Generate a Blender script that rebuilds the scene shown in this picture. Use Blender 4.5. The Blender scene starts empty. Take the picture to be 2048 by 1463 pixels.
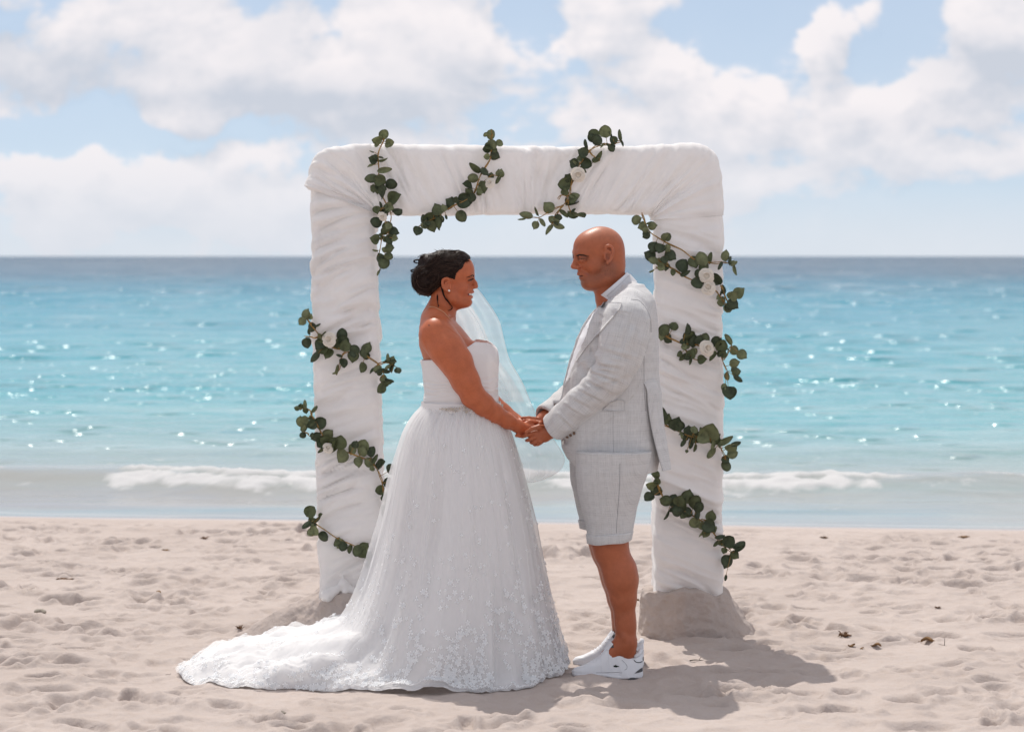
import bpy, math, random
import numpy as np
from mathutils import Vector, Matrix
from mathutils.bvhtree import BVHTree

SC = bpy.context.scene
COL = SC.collection
random.seed(7)
RNG = np.random.default_rng(7)

# ------------------------------------------------------------------ camera, sky, sun, exposure
CAMZ, F = 1.66, 5000.0                       # eye height in metres, focal length in photo pixels
cam_d = bpy.data.cameras.new('camera')
cam = bpy.data.objects.new('camera', cam_d)
COL.objects.link(cam)
cam.location = (0, 0, CAMZ)
cam.rotation_euler = (math.radians(90), 0, 0)
cam_d.sensor_width = 36.0
cam_d.lens = 36.0 * F / 2048
cam_d.shift_y = -219.5 / 2048
cam_d.clip_start, cam_d.clip_end = 0.1, 30000
cam_d.dof.use_dof = True
cam_d.dof.focus_distance = 9.95
cam_d.dof.aperture_fstop = 4.0
SC.camera = cam

SUN_DIR = Vector((-0.33, 1.0, 1.85)).normalized()      # towards the sun: high, behind the arch, a little left
SUN_EL = math.asin(SUN_DIR.z)
sun_d = bpy.data.lights.new('sun', 'SUN')
sun_d.energy = 3.5
sun_d.angle = math.radians(0.5)
sun_d.color = (1.0, 0.95, 0.88)
sun = bpy.data.objects.new('sun', sun_d)
COL.objects.link(sun)
sun.rotation_euler = SUN_DIR.to_track_quat('Z', 'Y').to_euler()

SC.view_settings.view_transform = 'Standard'
SC.view_settings.look = 'None'
SC.view_settings.gamma = 1.0
SC.view_settings.use_curve_mapping = False
SC.view_settings.exposure = 0.02
SC.cycles.use_denoising = True
SC.cycles.max_bounces = 8
SC.cycles.transparent_max_bounces = 16
SC.cycles.sample_clamp_indirect = 6.0
SC.cycles.caustics_reflective = False
SC.cycles.caustics_refractive = False


class NT:
    """small helper round a node tree"""
    def __init__(self, tree):
        self.t = tree
        self.n, self.l = tree.nodes, tree.links

    def new(self, typ, **kw):
        nd = self.n.new(typ)
        for k, v in kw.items():
            setattr(nd, k, v)
        return nd

    def put(self, sock, v):
        if hasattr(v, 'is_output'):
            self.l.new(v, sock)
        else:
            sock.default_value = v

    def math(self, op, a, b=None, c=None, clamp=False):
        nd = self.new('ShaderNodeMath', operation=op, use_clamp=clamp)
        self.put(nd.inputs[0], a)
        if b is not None: self.put(nd.inputs[1], b)
        if c is not None: self.put(nd.inputs[2], c)
        return nd.outputs[0]

    def mix(self, fac, a, b):
        nd = self.new('ShaderNodeMix', data_type='RGBA')
        self.put(nd.inputs[0], fac)
        self.put(nd.inputs[6], a if hasattr(a, 'is_output') else (*a, 1))
        self.put(nd.inputs[7], b if hasattr(b, 'is_output') else (*b, 1))
        return nd.outputs[2]

    def smooth(self, v, lo, hi, to0=0.0, to1=1.0):
        nd = self.new('ShaderNodeMapRange', interpolation_type='SMOOTHSTEP')
        self.put(nd.inputs[0], v)
        for i, x in enumerate((lo, hi, to0, to1)): self.put(nd.inputs[1 + i], x)
        return nd.outputs[0]

    def noise(self, vec, scale, detail=4, rough=0.5, dist=0.0, dim='3D'):
        nd = self.new('ShaderNodeTexNoise', noise_dimensions=dim)
        if vec is not None: self.l.new(vec, nd.inputs['Vector'])
        nd.inputs['Scale'].default_value = scale
        nd.inputs['Detail'].default_value = detail
        nd.inputs['Roughness'].default_value = rough
        nd.inputs['Distortion'].default_value = dist
        return nd.outputs[0]

    def ramp(self, fac, stops, interp='LINEAR'):
        nd = self.new('ShaderNodeValToRGB')
        nd.color_ramp.interpolation = interp
        el = nd.color_ramp.elements
        while len(el) < len(stops): el.new(0.5)
        for e, (p, c) in zip(el, stops):
            e.position = p
            e.color = (*c, 1) if len(c) == 3 else c
        self.put(nd.inputs[0], fac)
        return nd.outputs[0]


# --- the sky: Nishita blue with a deck of fair-weather cumulus in direction space
def cloud_group():
    g = bpy.data.node_groups.new('cloud_density', 'ShaderNodeTree')
    g.interface.new_socket('Vector', in_out='INPUT', socket_type='NodeSocketVector')
    g.interface.new_socket('Density', in_out='OUTPUT', socket_type='NodeSocketFloat')
    T = NT(g)
    gi, go = T.new('NodeGroupInput'), T.new('NodeGroupOutput')
    sx = T.new('ShaderNodeSeparateXYZ')
    g.links.new(gi.outputs[0], sx.inputs[0])
    az, el = sx.outputs[0], sx.outputs[1]
    wv = T.new('ShaderNodeTexNoise'); g.links.new(gi.outputs[0], wv.inputs['Vector'])
    wv.inputs['Scale'].default_value = 26.0; wv.inputs['Detail'].default_value = 5.0; wv.inputs['Roughness'].default_value = 0.55
    ws = T.new('ShaderNodeSeparateXYZ'); g.links.new(wv.outputs['Color'], ws.inputs[0])
    waz = T.math('MULTIPLY_ADD', T.math('SUBTRACT', ws.outputs[0], 0.5), 0.075, az)
    wel = T.math('MULTIPLY_ADD', T.math('SUBTRACT', ws.outputs[1], 0.5), 0.045, el)
    sc = T.new('ShaderNodeVectorMath', operation='MULTIPLY')
    g.links.new(gi.outputs[0], sc.inputs[0])
    sc.inputs[1].default_value = (1.0, 1.55, 1.0)
    off = T.new('ShaderNodeVectorMath', operation='ADD')
    g.links.new(sc.outputs[0], off.inputs[0])
    off.inputs[1].default_value = (3.17, 1.4, 0.3)
    d = T.math('MULTIPLY', T.math('SUBTRACT', T.noise(off.outputs[0], 15.0, 10, 0.58, 0.2), 0.485), 1.35)
    big = T.math('SUBTRACT', T.noise(off.outputs[0], 4.0, 2, 0.5), 0.5)
    d = T.math('MULTIPLY_ADD', big, 0.5, d)
    blobs = [  # px, py, sx, sy, weight (photo pixels = directions)
        (330, 110, 300, 95, .30), (700, 150, 150, 95, .26), (900, 130, 100, 80, .24),
        (1270, 130, 170, 130, .36), (1450, 190, 130, 70, .2), (1655, 100, 48, 62, .34), (1960, 90, 190, 90, .32),
        (1740, 235, 160, 75, .30), (1200, 290, 600, 55, .16), (140, 385, 220, 62, .22), (580, 400, 190, 60, .16),
        (1900, 370, 200, 60, .12), (1040, 40, 70, 70, -.36), (1490, 60, 110, 60, -.34), (640, 60, 40, 60, -.24),
        (150, 270, 420, 26, -.34), (1560, 220, 60, 50, -.2), (1860, 270, 120, 28, -.2), (1800, 50, 60, 60, -.2),
        (640, 300, 150, 40, -.1)]
    for px, py, bx, by, w in blobs:
        a = T.math('MULTIPLY', T.math('SUBTRACT', waz, (px - 1024) / F), F / bx)
        e = T.math('MULTIPLY', T.math('SUBTRACT', wel, (512 - py) / F), F / by)
        r2 = T.math('ADD', T.math('MULTIPLY', a, a), T.math('MULTIPLY', e, e))
        d = T.math('MULTIPLY_ADD', T.math('EXPONENT', T.math('MULTIPLY', r2, -0.7)), w, d)
    d = T.math('ADD', d, T.smooth(el, 0.11, 0.4, 0.0, 0.17))       # cloud added overhead, out of view, for more fill light
    g.links.new(d, go.inputs[0])
    return g


world = bpy.data.worlds.new('World')
SC.world = world
world.use_nodes = True
T = NT(world.node_tree)
T.n.clear()
tc = T.new('ShaderNodeTexCoord')
sep = T.new('ShaderNodeSeparateXYZ')
T.l.new(tc.outputs['Generated'], sep.inputs[0])
az = T.math('ARCTAN2', sep.outputs[0], sep.outputs[1])
el = T.math('ARCSINE', sep.outputs[2])
cv = T.new('ShaderNodeCombineXYZ')
T.put(cv.inputs[0], az); T.put(cv.inputs[1], el)
cg = cloud_group()
g1 = T.new('ShaderNodeGroup', node_tree=cg)
T.l.new(cv.outputs[0], g1.inputs[0])
cv2 = T.new('ShaderNodeCombineXYZ')
T.put(cv2.inputs[0], T.math('SUBTRACT', az, 0.003)); T.put(cv2.inputs[1], T.math('ADD', el, 0.011))
g2 = T.new('ShaderNodeGroup', node_tree=cg)
T.l.new(cv2.outputs[0], g2.inputs[0])
dens, dens_up = g1.outputs[0], g2.outputs[0]
cover = T.smooth(dens, -0.02, 0.17)
lit = T.math('MULTIPLY_ADD', T.math('SUBTRACT', dens, dens_up), 2.2, 0.62, clamp=True)
lit = T.math('SUBTRACT', lit, T.smooth(dens, 0.28, 0.7, 0.0, 0.35), clamp=True)
# the thick clouds, whose undersides stay grey
for px_, py_, bx_, by_, w_ in ((15, 75, 55, 60, .75), (160, 150, 140, 48, .55), (330, 205, 380, 22, .4), (560, 60, 70, 55, .35), (640, 190, 70, 26, .4), (1980, 150, 120, 70, .5), (1760, 100, 90, 40, .3), (1270, 190, 90, 22, .3), (1700, 250, 90, 24, .35), (1300, 60, 50, 40, .2)):
    a_ = T.math('MULTIPLY', T.math('SUBTRACT', az, (px_ - 1024) / F), F / bx_)
    e_ = T.math('MULTIPLY', T.math('SUBTRACT', el, (512 - py_) / F), F / by_)
    g_ = T.math('EXPONENT', T.math('MULTIPLY', T.math('ADD', T.math('MULTIPLY', a_, a_), T.math('MULTIPLY', e_, e_)), -0.8))
    lit = T.math('SUBTRACT', lit, T.math('MULTIPLY', g_, w_), clamp=True)
cloud_c = T.mix(lit, (0.60, 0.64, 0.72), (0.93, 0.885, 0.90))
sky = T.new('ShaderNodeTexSky', sky_type='NISHITA', sun_disc=False)
lift = T.new('ShaderNodeVectorMath', operation='ADD'); T.l.new(tc.outputs['Generated'], lift.inputs[0]); lift.inputs[1].default_value = (0, 0, 0.10)
nrm_ = T.new('ShaderNodeVectorMath', operation='NORMALIZE'); T.l.new(lift.outputs[0], nrm_.inputs[0])
T.l.new(nrm_.outputs[0], sky.inputs['Vector'])
sky.sun_elevation = SUN_EL
sky.sun_rotation = math.atan2(SUN_DIR.x, SUN_DIR.y)
sky.air_density, sky.dust_density, sky.ozone_density = 1.0, 0.3, 1.2
bg_sky = T.new('ShaderNodeBackground')
T.l.new(sky.outputs[0], bg_sky.inputs[0]); bg_sky.inputs[1].default_value = 0.108
haze = T.smooth(el, 0.0, 0.06, 0.85, 0.0)
bg_cl = T.new('ShaderNodeBackground')
hz_c = T.mix(T.math('MAXIMUM', haze, T.math('MULTIPLY', T.math('SUBTRACT', 1.0, cover), 0.9)), cloud_c, (0.73, 0.765, 0.83))
T.put(bg_cl.inputs[0], hz_c); bg_cl.inputs[1].default_value = 1.0
thin = T.smooth(el, 0.02, 0.35, 0.45, 0.1)              # thin veil of moisture over the blue, densest low down
fac = T.math('MAXIMUM', T.math('MAXIMUM', cover, haze), thin)
mx = T.new('ShaderNodeMixShader')
T.put(mx.inputs[0], fac)
T.l.new(bg_sky.outputs[0], mx.inputs[1]); T.l.new(bg_cl.outputs[0], mx.inputs[2])
out = T.new('ShaderNodeOutputWorld')
T.l.new(mx.outputs[0], out.inputs[0])
world.cycles.sampling_method = 'MANUAL'
world.cycles.sample_map_resolution = 1024


# ------------------------------------------------------------------ helpers
def P(px, py, Y=10.0):
    """the point of the place that stands Y metres away at that spot of the photograph"""
    return np.array([(px - 1024) / F * Y, Y, CAMZ - (py - 512) / F * Y])


def GR(px, py, z=0.0):
    Y = (CAMZ - z) * F / (py - 512)
    return np.array([(px - 1024) / F * Y, Y, z])


class Frame:
    """reads positions off an enlargement of the photograph: origin, magnification, depth"""
    def __init__(s, x0, y0, sc, Y=10.0):
        s.x0, s.y0, s.sc, s.Y = x0, y0, sc, Y

    def p(s, u, v, dy=0.0):
        return P(s.x0 + u / s.sc, s.y0 + v / s.sc, s.Y + dy)

    def r(s, u):
        return u / s.sc * s.Y / F


def mesh_np(name, verts, faces, smooth=True):
    """faces: (n,4) or (n,3) int array, or a list of such arrays"""
    me = bpy.data.meshes.new(name)
    fl = faces if isinstance(faces, list) else [faces]
    fl = [np.asarray(f, dtype=np.int32) for f in fl if len(f)]
    verts = np.asarray(verts, dtype=np.float32)
    me.vertices.add(len(verts))
    me.vertices.foreach_set('co', verts.ravel())
    li = np.concatenate([f.ravel() for f in fl])
    cnt = np.concatenate([np.full(len(f), f.shape[1], np.int32) for f in fl])
    st = np.concatenate([[0], np.cumsum(cnt)[:-1]]).astype(np.int32)
    me.loops.add(len(li)); me.loops.foreach_set('vertex_index', li)
    me.polygons.add(len(cnt))
    me.polygons.foreach_set('loop_start', st)
    me.polygons.foreach_set('loop_total', cnt)
    me.polygons.foreach_set('use_smooth', np.full(len(cnt), smooth))
    me.update(calc_edges=True)
    return me


def attr(me, name, vals):
    vals = np.asarray(vals, dtype=np.float32)
    if vals.ndim == 1:
        a = me.attributes.new(name, 'FLOAT', 'POINT')
        a.data.foreach_set('value', vals)
    elif vals.shape[1] == 2:
        a = me.attributes.new(name, 'FLOAT_VECTOR', 'POINT')
        a.data.foreach_set('vector', np.concatenate([vals, np.zeros((len(vals), 1), np.float32)], 1).ravel())
    elif vals.shape[1] == 3:
        a = me.attributes.new(name, 'FLOAT_VECTOR', 'POINT')
        a.data.foreach_set('vector', vals.ravel())


def grid_faces(nu, nv, wrap_u=False, wrap_v=False):
    iu = np.arange(nu if wrap_u else nu - 1)
    iv = np.arange(nv if wrap_v else nv - 1)
    a, b = np.meshgrid(iu, iv, indexing='ij')
    a2, b2 = (a + 1) % nu, (b + 1) % nv
    return np.stack([a * nv + b, a2 * nv + b, a2 * nv + b2, a * nv + b2], -1).reshape(-1, 4)


def link(name, me, mat=None, parent=None, loc=None):
    o = bpy.data.objects.new(name, me)
    COL.objects.link(o)
    if mat is not None and len(me.materials) == 0: me.materials.append(mat)
    if parent is not None:
        o.parent = parent
    if loc is not None: o.location = loc
    return o


def part(name, me, mat, parent):
    """mesh given in world coordinates, made a child of a thing (or of a part) that has no rotation"""
    o = link(name, me, mat, parent)
    w = Vector((0, 0, 0)); q = parent
    while q is not None:
        w += q.location; q = q.parent
    o.location = -w
    return o


def empty(name, loc, label, cat, group=None):
    o = bpy.data.objects.new(name, None)
    COL.objects.link(o)
    o.location = Vector(loc)
    o['label'] = label; o['category'] = cat
    if group: o['group'] = group
    return o


def tag(o, label, cat, group=None):
    o['label'] = label; o['category'] = cat
    if group: o['group'] = group
    return o


def tube(pts, rad, n=6, cap=True):
    """verts, faces of a tube along pts with radius per point"""
    pts = np.asarray(pts, float); m = len(pts)
    rad = np.broadcast_to(np.asarray(rad, float), (m,))
    tan = np.gradient(pts, axis=0)
    tan /= np.linalg.norm(tan, axis=1, keepdims=True) + 1e-12
    up = np.array([0.0, 1.0, 0.0]) if abs(tan[0][1]) < 0.9 else np.array([1.0, 0, 0])
    V = []
    nrm = up - tan[0] * up.dot(tan[0])
    ang = np.linspace(0, 2 * np.pi, n, endpoint=False)
    for i in range(m):
        nrm = nrm - tan[i] * nrm.dot(tan[i])
        nrm /= np.linalg.norm(nrm) + 1e-12
        bi = np.cross(tan[i], nrm)
        V.append(pts[i] + rad[i] * (np.cos(ang)[:, None] * nrm + np.sin(ang)[:, None] * bi))
    V = np.concatenate(V)
    Fq = grid_faces(m, n, wrap_v=True)[:, ::-1]
    tris = []
    if cap:
        for k, base in ((0, 0), (1, (m - 1) * n)):
            for j in range(1, n - 1):
                t = (base, base + j, base + j + 1)
                tris.append(t if k == 1 else t[::-1])
    return V, Fq, np.array(tris, dtype=int).reshape(-1, 3)


class Bag:
    """collects pieces into one mesh"""
    def __init__(s): s.V, s.Q, s.T, s.n = [], [], [], 0

    def add(s, V, Q=None, Tr=None):
        V = np.asarray(V, float)
        s.V.append(V)
        if Q is not None and len(Q): s.Q.append(np.asarray(Q) + s.n)
        if Tr is not None and len(Tr): s.T.append(np.asarray(Tr) + s.n)
        s.n += len(V)

    def tube(s, pts, rad, n=6): s.add(*tube(pts, rad, n))

    def mesh(s, name, smooth=True):
        fl = []
        if s.Q: fl.append(np.concatenate(s.Q))
        if s.T: fl.append(np.concatenate(s.T))
        return mesh_np(name, np.concatenate(s.V), fl, smooth)


def spline(pts, n):
    """Catmull-Rom through pts (rows), n samples"""
    p = np.asarray(pts, float)
    m = len(p)
    q = np.concatenate([[2 * p[0] - p[1]], p, [2 * p[-1] - p[-2]]])
    t = np.linspace(0, m - 1 - 1e-9, n)
    i = t.astype(int); f = (t - i)[:, None]
    a, b, c, d = q[i], q[i + 1], q[i + 2], q[i + 3]
    return 0.5 * ((2 * b) + (c - a) * f + (2 * a - 5 * b + 4 * c - d) * f ** 2 + (3 * b - a - 3 * c + d) * f ** 3)


# gradient noise
_perm = np.random.default_rng(3).permutation(256)
_perm = np.concatenate([_perm, _perm, _perm])
_g3 = np.random.default_rng(4).normal(size=(256, 3)); _g3 /= np.linalg.norm(_g3, axis=1, keepdims=True)


def perlin(x, y, z=0.0, seed=0):
    x, y, z = np.broadcast_arrays(np.asarray(x, float), np.asarray(y, float), np.asarray(z, float))
    x = x + seed * 17.13; y = y + seed * 5.71; z = z + seed * 9.37
    xi, yi, zi = np.floor(x).astype(int), np.floor(y).astype(int), np.floor(z).astype(int)
    fx, fy, fz = x - xi, y - yi, z - zi
    u, v, w = (f * f * f * (f * (f * 6 - 15) + 10) for f in (fx, fy, fz))
    res = 0
    for dx in (0, 1):
        wx = u if dx else 1 - u
        for dy in (0, 1):
            wy = v if dy else 1 - v
            for dz in (0, 1):
                wz = w if dz else 1 - w
                h = _perm[_perm[_perm[(xi + dx) & 255] + ((yi + dy) & 255)] + ((zi + dz) & 255)]
                g = _g3[h]
                res = res + wx * wy * wz * (g[..., 0] * (fx - dx) + g[..., 1] * (fy - dy) + g[..., 2] * (fz - dz))
    return res * 1.5


def fbm(x, y, z=0.0, octv=4, seed=0, gain=0.5):
    r, a = 0, 1.0
    for k in range(octv):
        r = r + a * perlin(x * 2 ** k, y * 2 ** k, z * 2 ** k, seed + k * 3)
        a *= gain
    return r


# ------------------------------------------------------------------ implicit bodies
class Field:
    def __init__(s, lo, hi, step, axes=None):
        step = np.broadcast_to(np.asarray(step, float), (3,))
        s.ax = [np.arange(lo[i], hi[i] + step[i], step[i]) for i in range(3)]
        if axes is not None:
            s.ax = []
            for segs in axes:          # [(from, to, step), ...] joined end to end
                a = [np.arange(p, q - 1e-9, st) for p, q, st in segs] + [[segs[-1][1]]]
                s.ax.append(np.concatenate(a))
        s.D = np.full([len(a) for a in s.ax], 1.0, np.float32)

    def blk(s, lo, hi, pad):
        sl = []
        for i in range(3):
            a = np.searchsorted(s.ax[i], lo[i] - pad); b = np.searchsorted(s.ax[i], hi[i] + pad)
            sl.append(slice(max(a, 0), max(b, a + 1)))
        x, y, z = s.ax[0][sl[0]], s.ax[1][sl[1]], s.ax[2][sl[2]]
        return tuple(sl), x[:, None, None], y[None, :, None], z[None, None, :]

    def put(s, sl, d, k, sub):
        a = s.D[sl]
        if a.size == 0: return
        d = d.astype(np.float32)
        if sub:
            a2, b2 = -a, d
        else:
            a2, b2 = a, d
        if k > 0:
            h = np.clip(0.5 + 0.5 * (b2 - a2) / k, 0, 1)
            r = b2 + (a2 - b2) * h - k * h * (1 - h)
        else:
            r = np.minimum(a2, b2)
        s.D[sl] = -r if sub else r

    def ell(s, c, rad, k=0.02, R=None, sub=False):
        c = np.asarray(c, float); rad = np.asarray(rad, float)
        m = max(rad) if R is not None else rad
        sl, X, Y, Z = s.blk(c - m, c + m, k + 0.012)
        X, Y, Z = X - c[0], Y - c[1], Z - c[2]
        if R is not None:
            R = np.asarray(R)          # rows = local axes
            X, Y, Z = (R[i][0] * X + R[i][1] * Y + R[i][2] * Z for i in range(3))
        k0 = np.sqrt((X / rad[0]) ** 2 + (Y / rad[1]) ** 2 + (Z / rad[2]) ** 2)
        k1 = np.sqrt((X / rad[0] ** 2) ** 2 + (Y / rad[1] ** 2) ** 2 + (Z / rad[2] ** 2) ** 2) + 1e-9
        s.put(sl, k0 * (k0 - 1.0) / k1, k, sub)

    def cone(s, a, b, ra, rb, k=0.02, sub=False, sq=None):
        """tapered capsule; sq=(axis unit vector, factor) flattens it along an axis"""
        a = np.asarray(a, float); b = np.asarray(b, float)
        m = max(ra, rb)
        sl, X, Y, Z = s.blk(np.minimum(a, b) - m, np.maximum(a, b) + m, k + 0.012)
        ab = b - a
        t = np.clip(((X - a[0]) * ab[0] + (Y - a[1]) * ab[1] + (Z - a[2]) * ab[2]) / max(ab.dot(ab), 1e-12), 0, 1)
        dx, dy, dz = X - a[0] - t * ab[0], Y - a[1] - t * ab[1], Z - a[2] - t * ab[2]
        d = np.sqrt(dx * dx + dy * dy + dz * dz) - (ra + (rb - ra) * t)
        s.put(sl, d, k, sub)

    def chain(s, pr, k=0.02, sub=False):
        for (a, ra), (b, rb) in zip(pr[:-1], pr[1:]): s.cone(a, b, ra, rb, k, sub)

    def loft(s, rows, k=0.02, n=2.2, sub=False):
        """rows: (z, x_lo, x_hi, y_centre, y_half) sorted by z"""
        rows = np.array(sorted(rows), float)
        lo = [rows[:, 1].min(), (rows[:, 3] - rows[:, 4]).min(), rows[0, 0]]
        hi = [rows[:, 2].max(), (rows[:, 3] + rows[:, 4]).max(), rows[-1, 0]]
        sl, X, Y, Z = s.blk(np.array(lo), np.array(hi), k + 0.012)
        z = Z.ravel()
        sm = lambda col: np.interp(z, rows[:, 0], col)[None, None, :]
        cx, ax = sm((rows[:, 1] + rows[:, 2]) / 2), sm((rows[:, 2] - rows[:, 1]) / 2)
        cy, ay = sm(rows[:, 3]), sm(rows[:, 4])
        q = (np.abs((X - cx) / ax) ** n + np.abs((Y - cy) / ay) ** n) ** (1 / n)
        d = (q - 1) * np.minimum(ax, ay)
        dz = np.maximum(rows[0, 0] - Z, Z - rows[-1, 0])
        s.put(sl, np.maximum(d, dz), k, sub)

    def mesh(s, smooth=2):
        D = s.D; ins = D < 0
        nx, ny, nz = D.shape
        c = ins.astype(np.int8)
        t = 0
        for i in (0, 1):
            for j in (0, 1):
                for k in (0, 1):
                    t = t + c[i:nx - 1 + i, j:ny - 1 + j, k:nz - 1 + k]
        act = (t > 0) & (t < 8)
        I = np.argwhere(act)
        idx = np.full(act.shape, -1, np.int32)
        idx[act] = np.arange(len(I))
        acc = np.zeros((len(I), 3)); cnt = np.zeros(len(I))
        cv = {}
        for i in (0, 1):
            for j in (0, 1):
                for k in (0, 1):
                    cv[i, j, k] = D[I[:, 0] + i, I[:, 1] + j, I[:, 2] + k].astype(float)
        for (a, va) in cv.items():
            for axn in range(3):
                if a[axn] == 0:
                    b = list(a); b[axn] = 1; b = tuple(b); vb = cv[b]
                    m = (va < 0) != (vb < 0)
                    tt = np.where(m, va / np.where(m, va - vb, 1), 0)
                    p = np.tile(np.array(a, float), (len(I), 1)); p[:, axn] = tt
                    acc += p * m[:, None]; cnt += m
        loc = acc / cnt[:, None] + I
        V = np.stack([np.interp(loc[:, i], np.arange(len(s.ax[i])), s.ax[i]) for i in range(3)], 1)
        quads = []
        for axn in range(3):
            o1, o2 = [(1, 2), (2, 0), (0, 1)][axn]
            sl0 = [slice(1, -1)] * 3; sl1 = [slice(1, -1)] * 3
            sl0[axn] = slice(0, -1); sl1[axn] = slice(1, None)
            A, B = ins[tuple(sl0)], ins[tuple(sl1)]
            E = np.argwhere(A != B)
            if not len(E): continue
            sgn = A[tuple(E.T)]
            base = E + np.array([1 if q != axn else 0 for q in range(3)])
            def cell(d1, d2):
                q = base.copy(); q[:, o1] -= d1; q[:, o2] -= d2
                return idx[q[:, 0], q[:, 1], q[:, 2]]
            Q = np.stack([cell(1, 1), cell(0, 1), cell(0, 0), cell(1, 0)], 1)
            Q[~sgn] = Q[~sgn][:, ::-1]
            quads.append(Q)
        Q = np.concatenate(quads)
        Q = Q[(Q >= 0).all(1)]
        for _ in range(smooth):
            V = lap(V, Q, 0.5)
        return V, Q


def lap(V, Q, f):
    n = len(V)
    e = np.concatenate([Q[:, [i, (i + 1) % Q.shape[1]]] for i in range(Q.shape[1])])
    e = np.concatenate([e, e[:, ::-1]])
    c = np.bincount(e[:, 0], minlength=n)
    A = np.stack([np.bincount(e[:, 0], weights=V[e[:, 1], i], minlength=n) for i in range(3)], 1)
    A /= np.maximum(c, 1)[:, None]
    return V + (A - V) * f * (c > 0)[:, None]


def normals(V, Q):
    a, b = V[Q[:, 2]] - V[Q[:, 0]], V[Q[:, 3 % Q.shape[1]]] - V[Q[:, 1]]
    fn = np.cross(a, b)
    N = np.zeros_like(V)
    for i in range(Q.shape[1]):
        for j in range(3):
            N[:, j] += np.bincount(Q[:, i], weights=fn[:, j], minlength=len(V))
    return N / (np.linalg.norm(N, axis=1, keepdims=True) + 1e-12)


def bvh(V, Q):
    return BVHTree.FromPolygons([tuple(v) for v in V], [tuple(int(i) for i in q) for q in Q])


def front_hit(tree, x, z, y0=8.5):
    """first surface met going away from the viewer's side, parallel to the ground"""
    h = tree.ray_cast(Vector((x, y0, z)), Vector((0, 1, 0)))
    return h


def seg_dist(V, a, b):
    a, b = np.asarray(a, float), np.asarray(b, float)
    ab = b - a
    t = np.clip(((V - a) @ ab) / max(ab @ ab, 1e-12), 0, 1)
    return np.linalg.norm(V - a - t[:, None] * ab, axis=1), t


# ------------------------------------------------------------------ materials
def mat(name, base, rough=0.6, spec=0.3, var=0.0, var_scale=20, bump=0.0, bump_scale=200, sss=0.0, transl=0.0, metal=0.0, alpha=None, sheen=0.0):
    m = bpy.data.materials.new(name); m.use_nodes = True
    T = NT(m.node_tree)
    b = m.node_tree.nodes['Principled BSDF']
    out = m.node_tree.nodes['Material Output']
    b.inputs['Roughness'].default_value = rough
    b.inputs['Specular IOR Level'].default_value = spec
    b.inputs['Metallic'].default_value = metal
    if sheen: b.inputs['Sheen Weight'].default_value = sheen
    tcn = T.new('ShaderNodeTexCoord')
    c = None
    if var:
        n = T.noise(tcn.outputs['Object'], var_scale, 4, 0.6)
        lo = tuple(x * (1 - var) for x in base); hi = tuple(min(1, x * (1 + var)) for x in base)
        c = T.mix(T.smooth(n, 0.3, 0.7), lo, hi)
        T.l.new(c, b.inputs['Base Color'])
    else:
        b.inputs['Base Color'].default_value = (*base, 1)
    if bump:
        bn = T.new('ShaderNodeBump')
        bn.inputs['Strength'].default_value = 1.0
        bn.inputs['Distance'].default_value = bump
        T.l.new(T.noise(tcn.outputs['Object'], bump_scale, 3, 0.6), bn.inputs['Height'])
        T.l.new(bn.outputs[0], b.inputs['Normal'])
    if sss:
        b.inputs['Subsurface Weight'].default_value = sss
        b.inputs['Subsurface Radius'].default_value = (0.012, 0.005, 0.003)
        b.inputs['Subsurface Scale'].default_value = 1.0
    sh = b.outputs[0]
    if transl:
        tr = T.new('ShaderNodeBsdfTranslucent')
        if c is not None: T.l.new(c, tr.inputs[0])
        else: tr.inputs[0].default_value = (*base, 1)
        mxs = T.new('ShaderNodeMixShader'); mxs.inputs[0].default_value = transl
        T.l.new(sh, mxs.inputs[1]); T.l.new(tr.outputs[0], mxs.inputs[2]); sh = mxs.outputs[0]
    if alpha is not None:
        tp = T.new('ShaderNodeBsdfTransparent')
        mxs = T.new('ShaderNodeMixShader'); mxs.inputs[0].default_value = alpha
        T.l.new(tp.outputs[0], mxs.inputs[1]); T.l.new(sh, mxs.inputs[2]); sh = mxs.outputs[0]
    T.l.new(sh, out.inputs[0])
    return m


def mat_attr(name, attr_name='tint', rough=0.40, spec=0.33, sss=0.05, bump=0.0004, bump_scale=350):
    """skin: the base colour is stored per point (lips, cheeks, tan, painted sheen)"""
    m = mat(name, (0.4, 0.2, 0.1), rough, spec, bump=bump, bump_scale=bump_scale, sss=sss)
    T = NT(m.node_tree)
    a = T.new('ShaderNodeAttribute', attribute_name=attr_name)
    tcn = T.new('ShaderNodeTexCoord')
    n = T.noise(tcn.outputs['Object'], 45, 4, 0.6)
    vm = T.new('ShaderNodeVectorMath', operation='SCALE')
    T.l.new(a.outputs['Vector'], vm.inputs[0])
    n2 = T.noise(tcn.outputs['Object'], 14, 3, 0.6); n3 = T.noise(tcn.outputs['Object'], 420, 2, 0.7)
    tot = T.math('MULTIPLY', T.math('MULTIPLY', T.smooth(n, 0.25, 0.75, 0.93, 1.07), T.smooth(n2, 0.3, 0.7, 0.95, 1.05)), T.smooth(n3, 0.25, 0.75, 0.92, 1.07))
    T.put(vm.inputs['Scale'], tot)
    T.l.new(vm.outputs[0], m.node_tree.nodes['Principled BSDF'].inputs['Base Color'])
    return m


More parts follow.
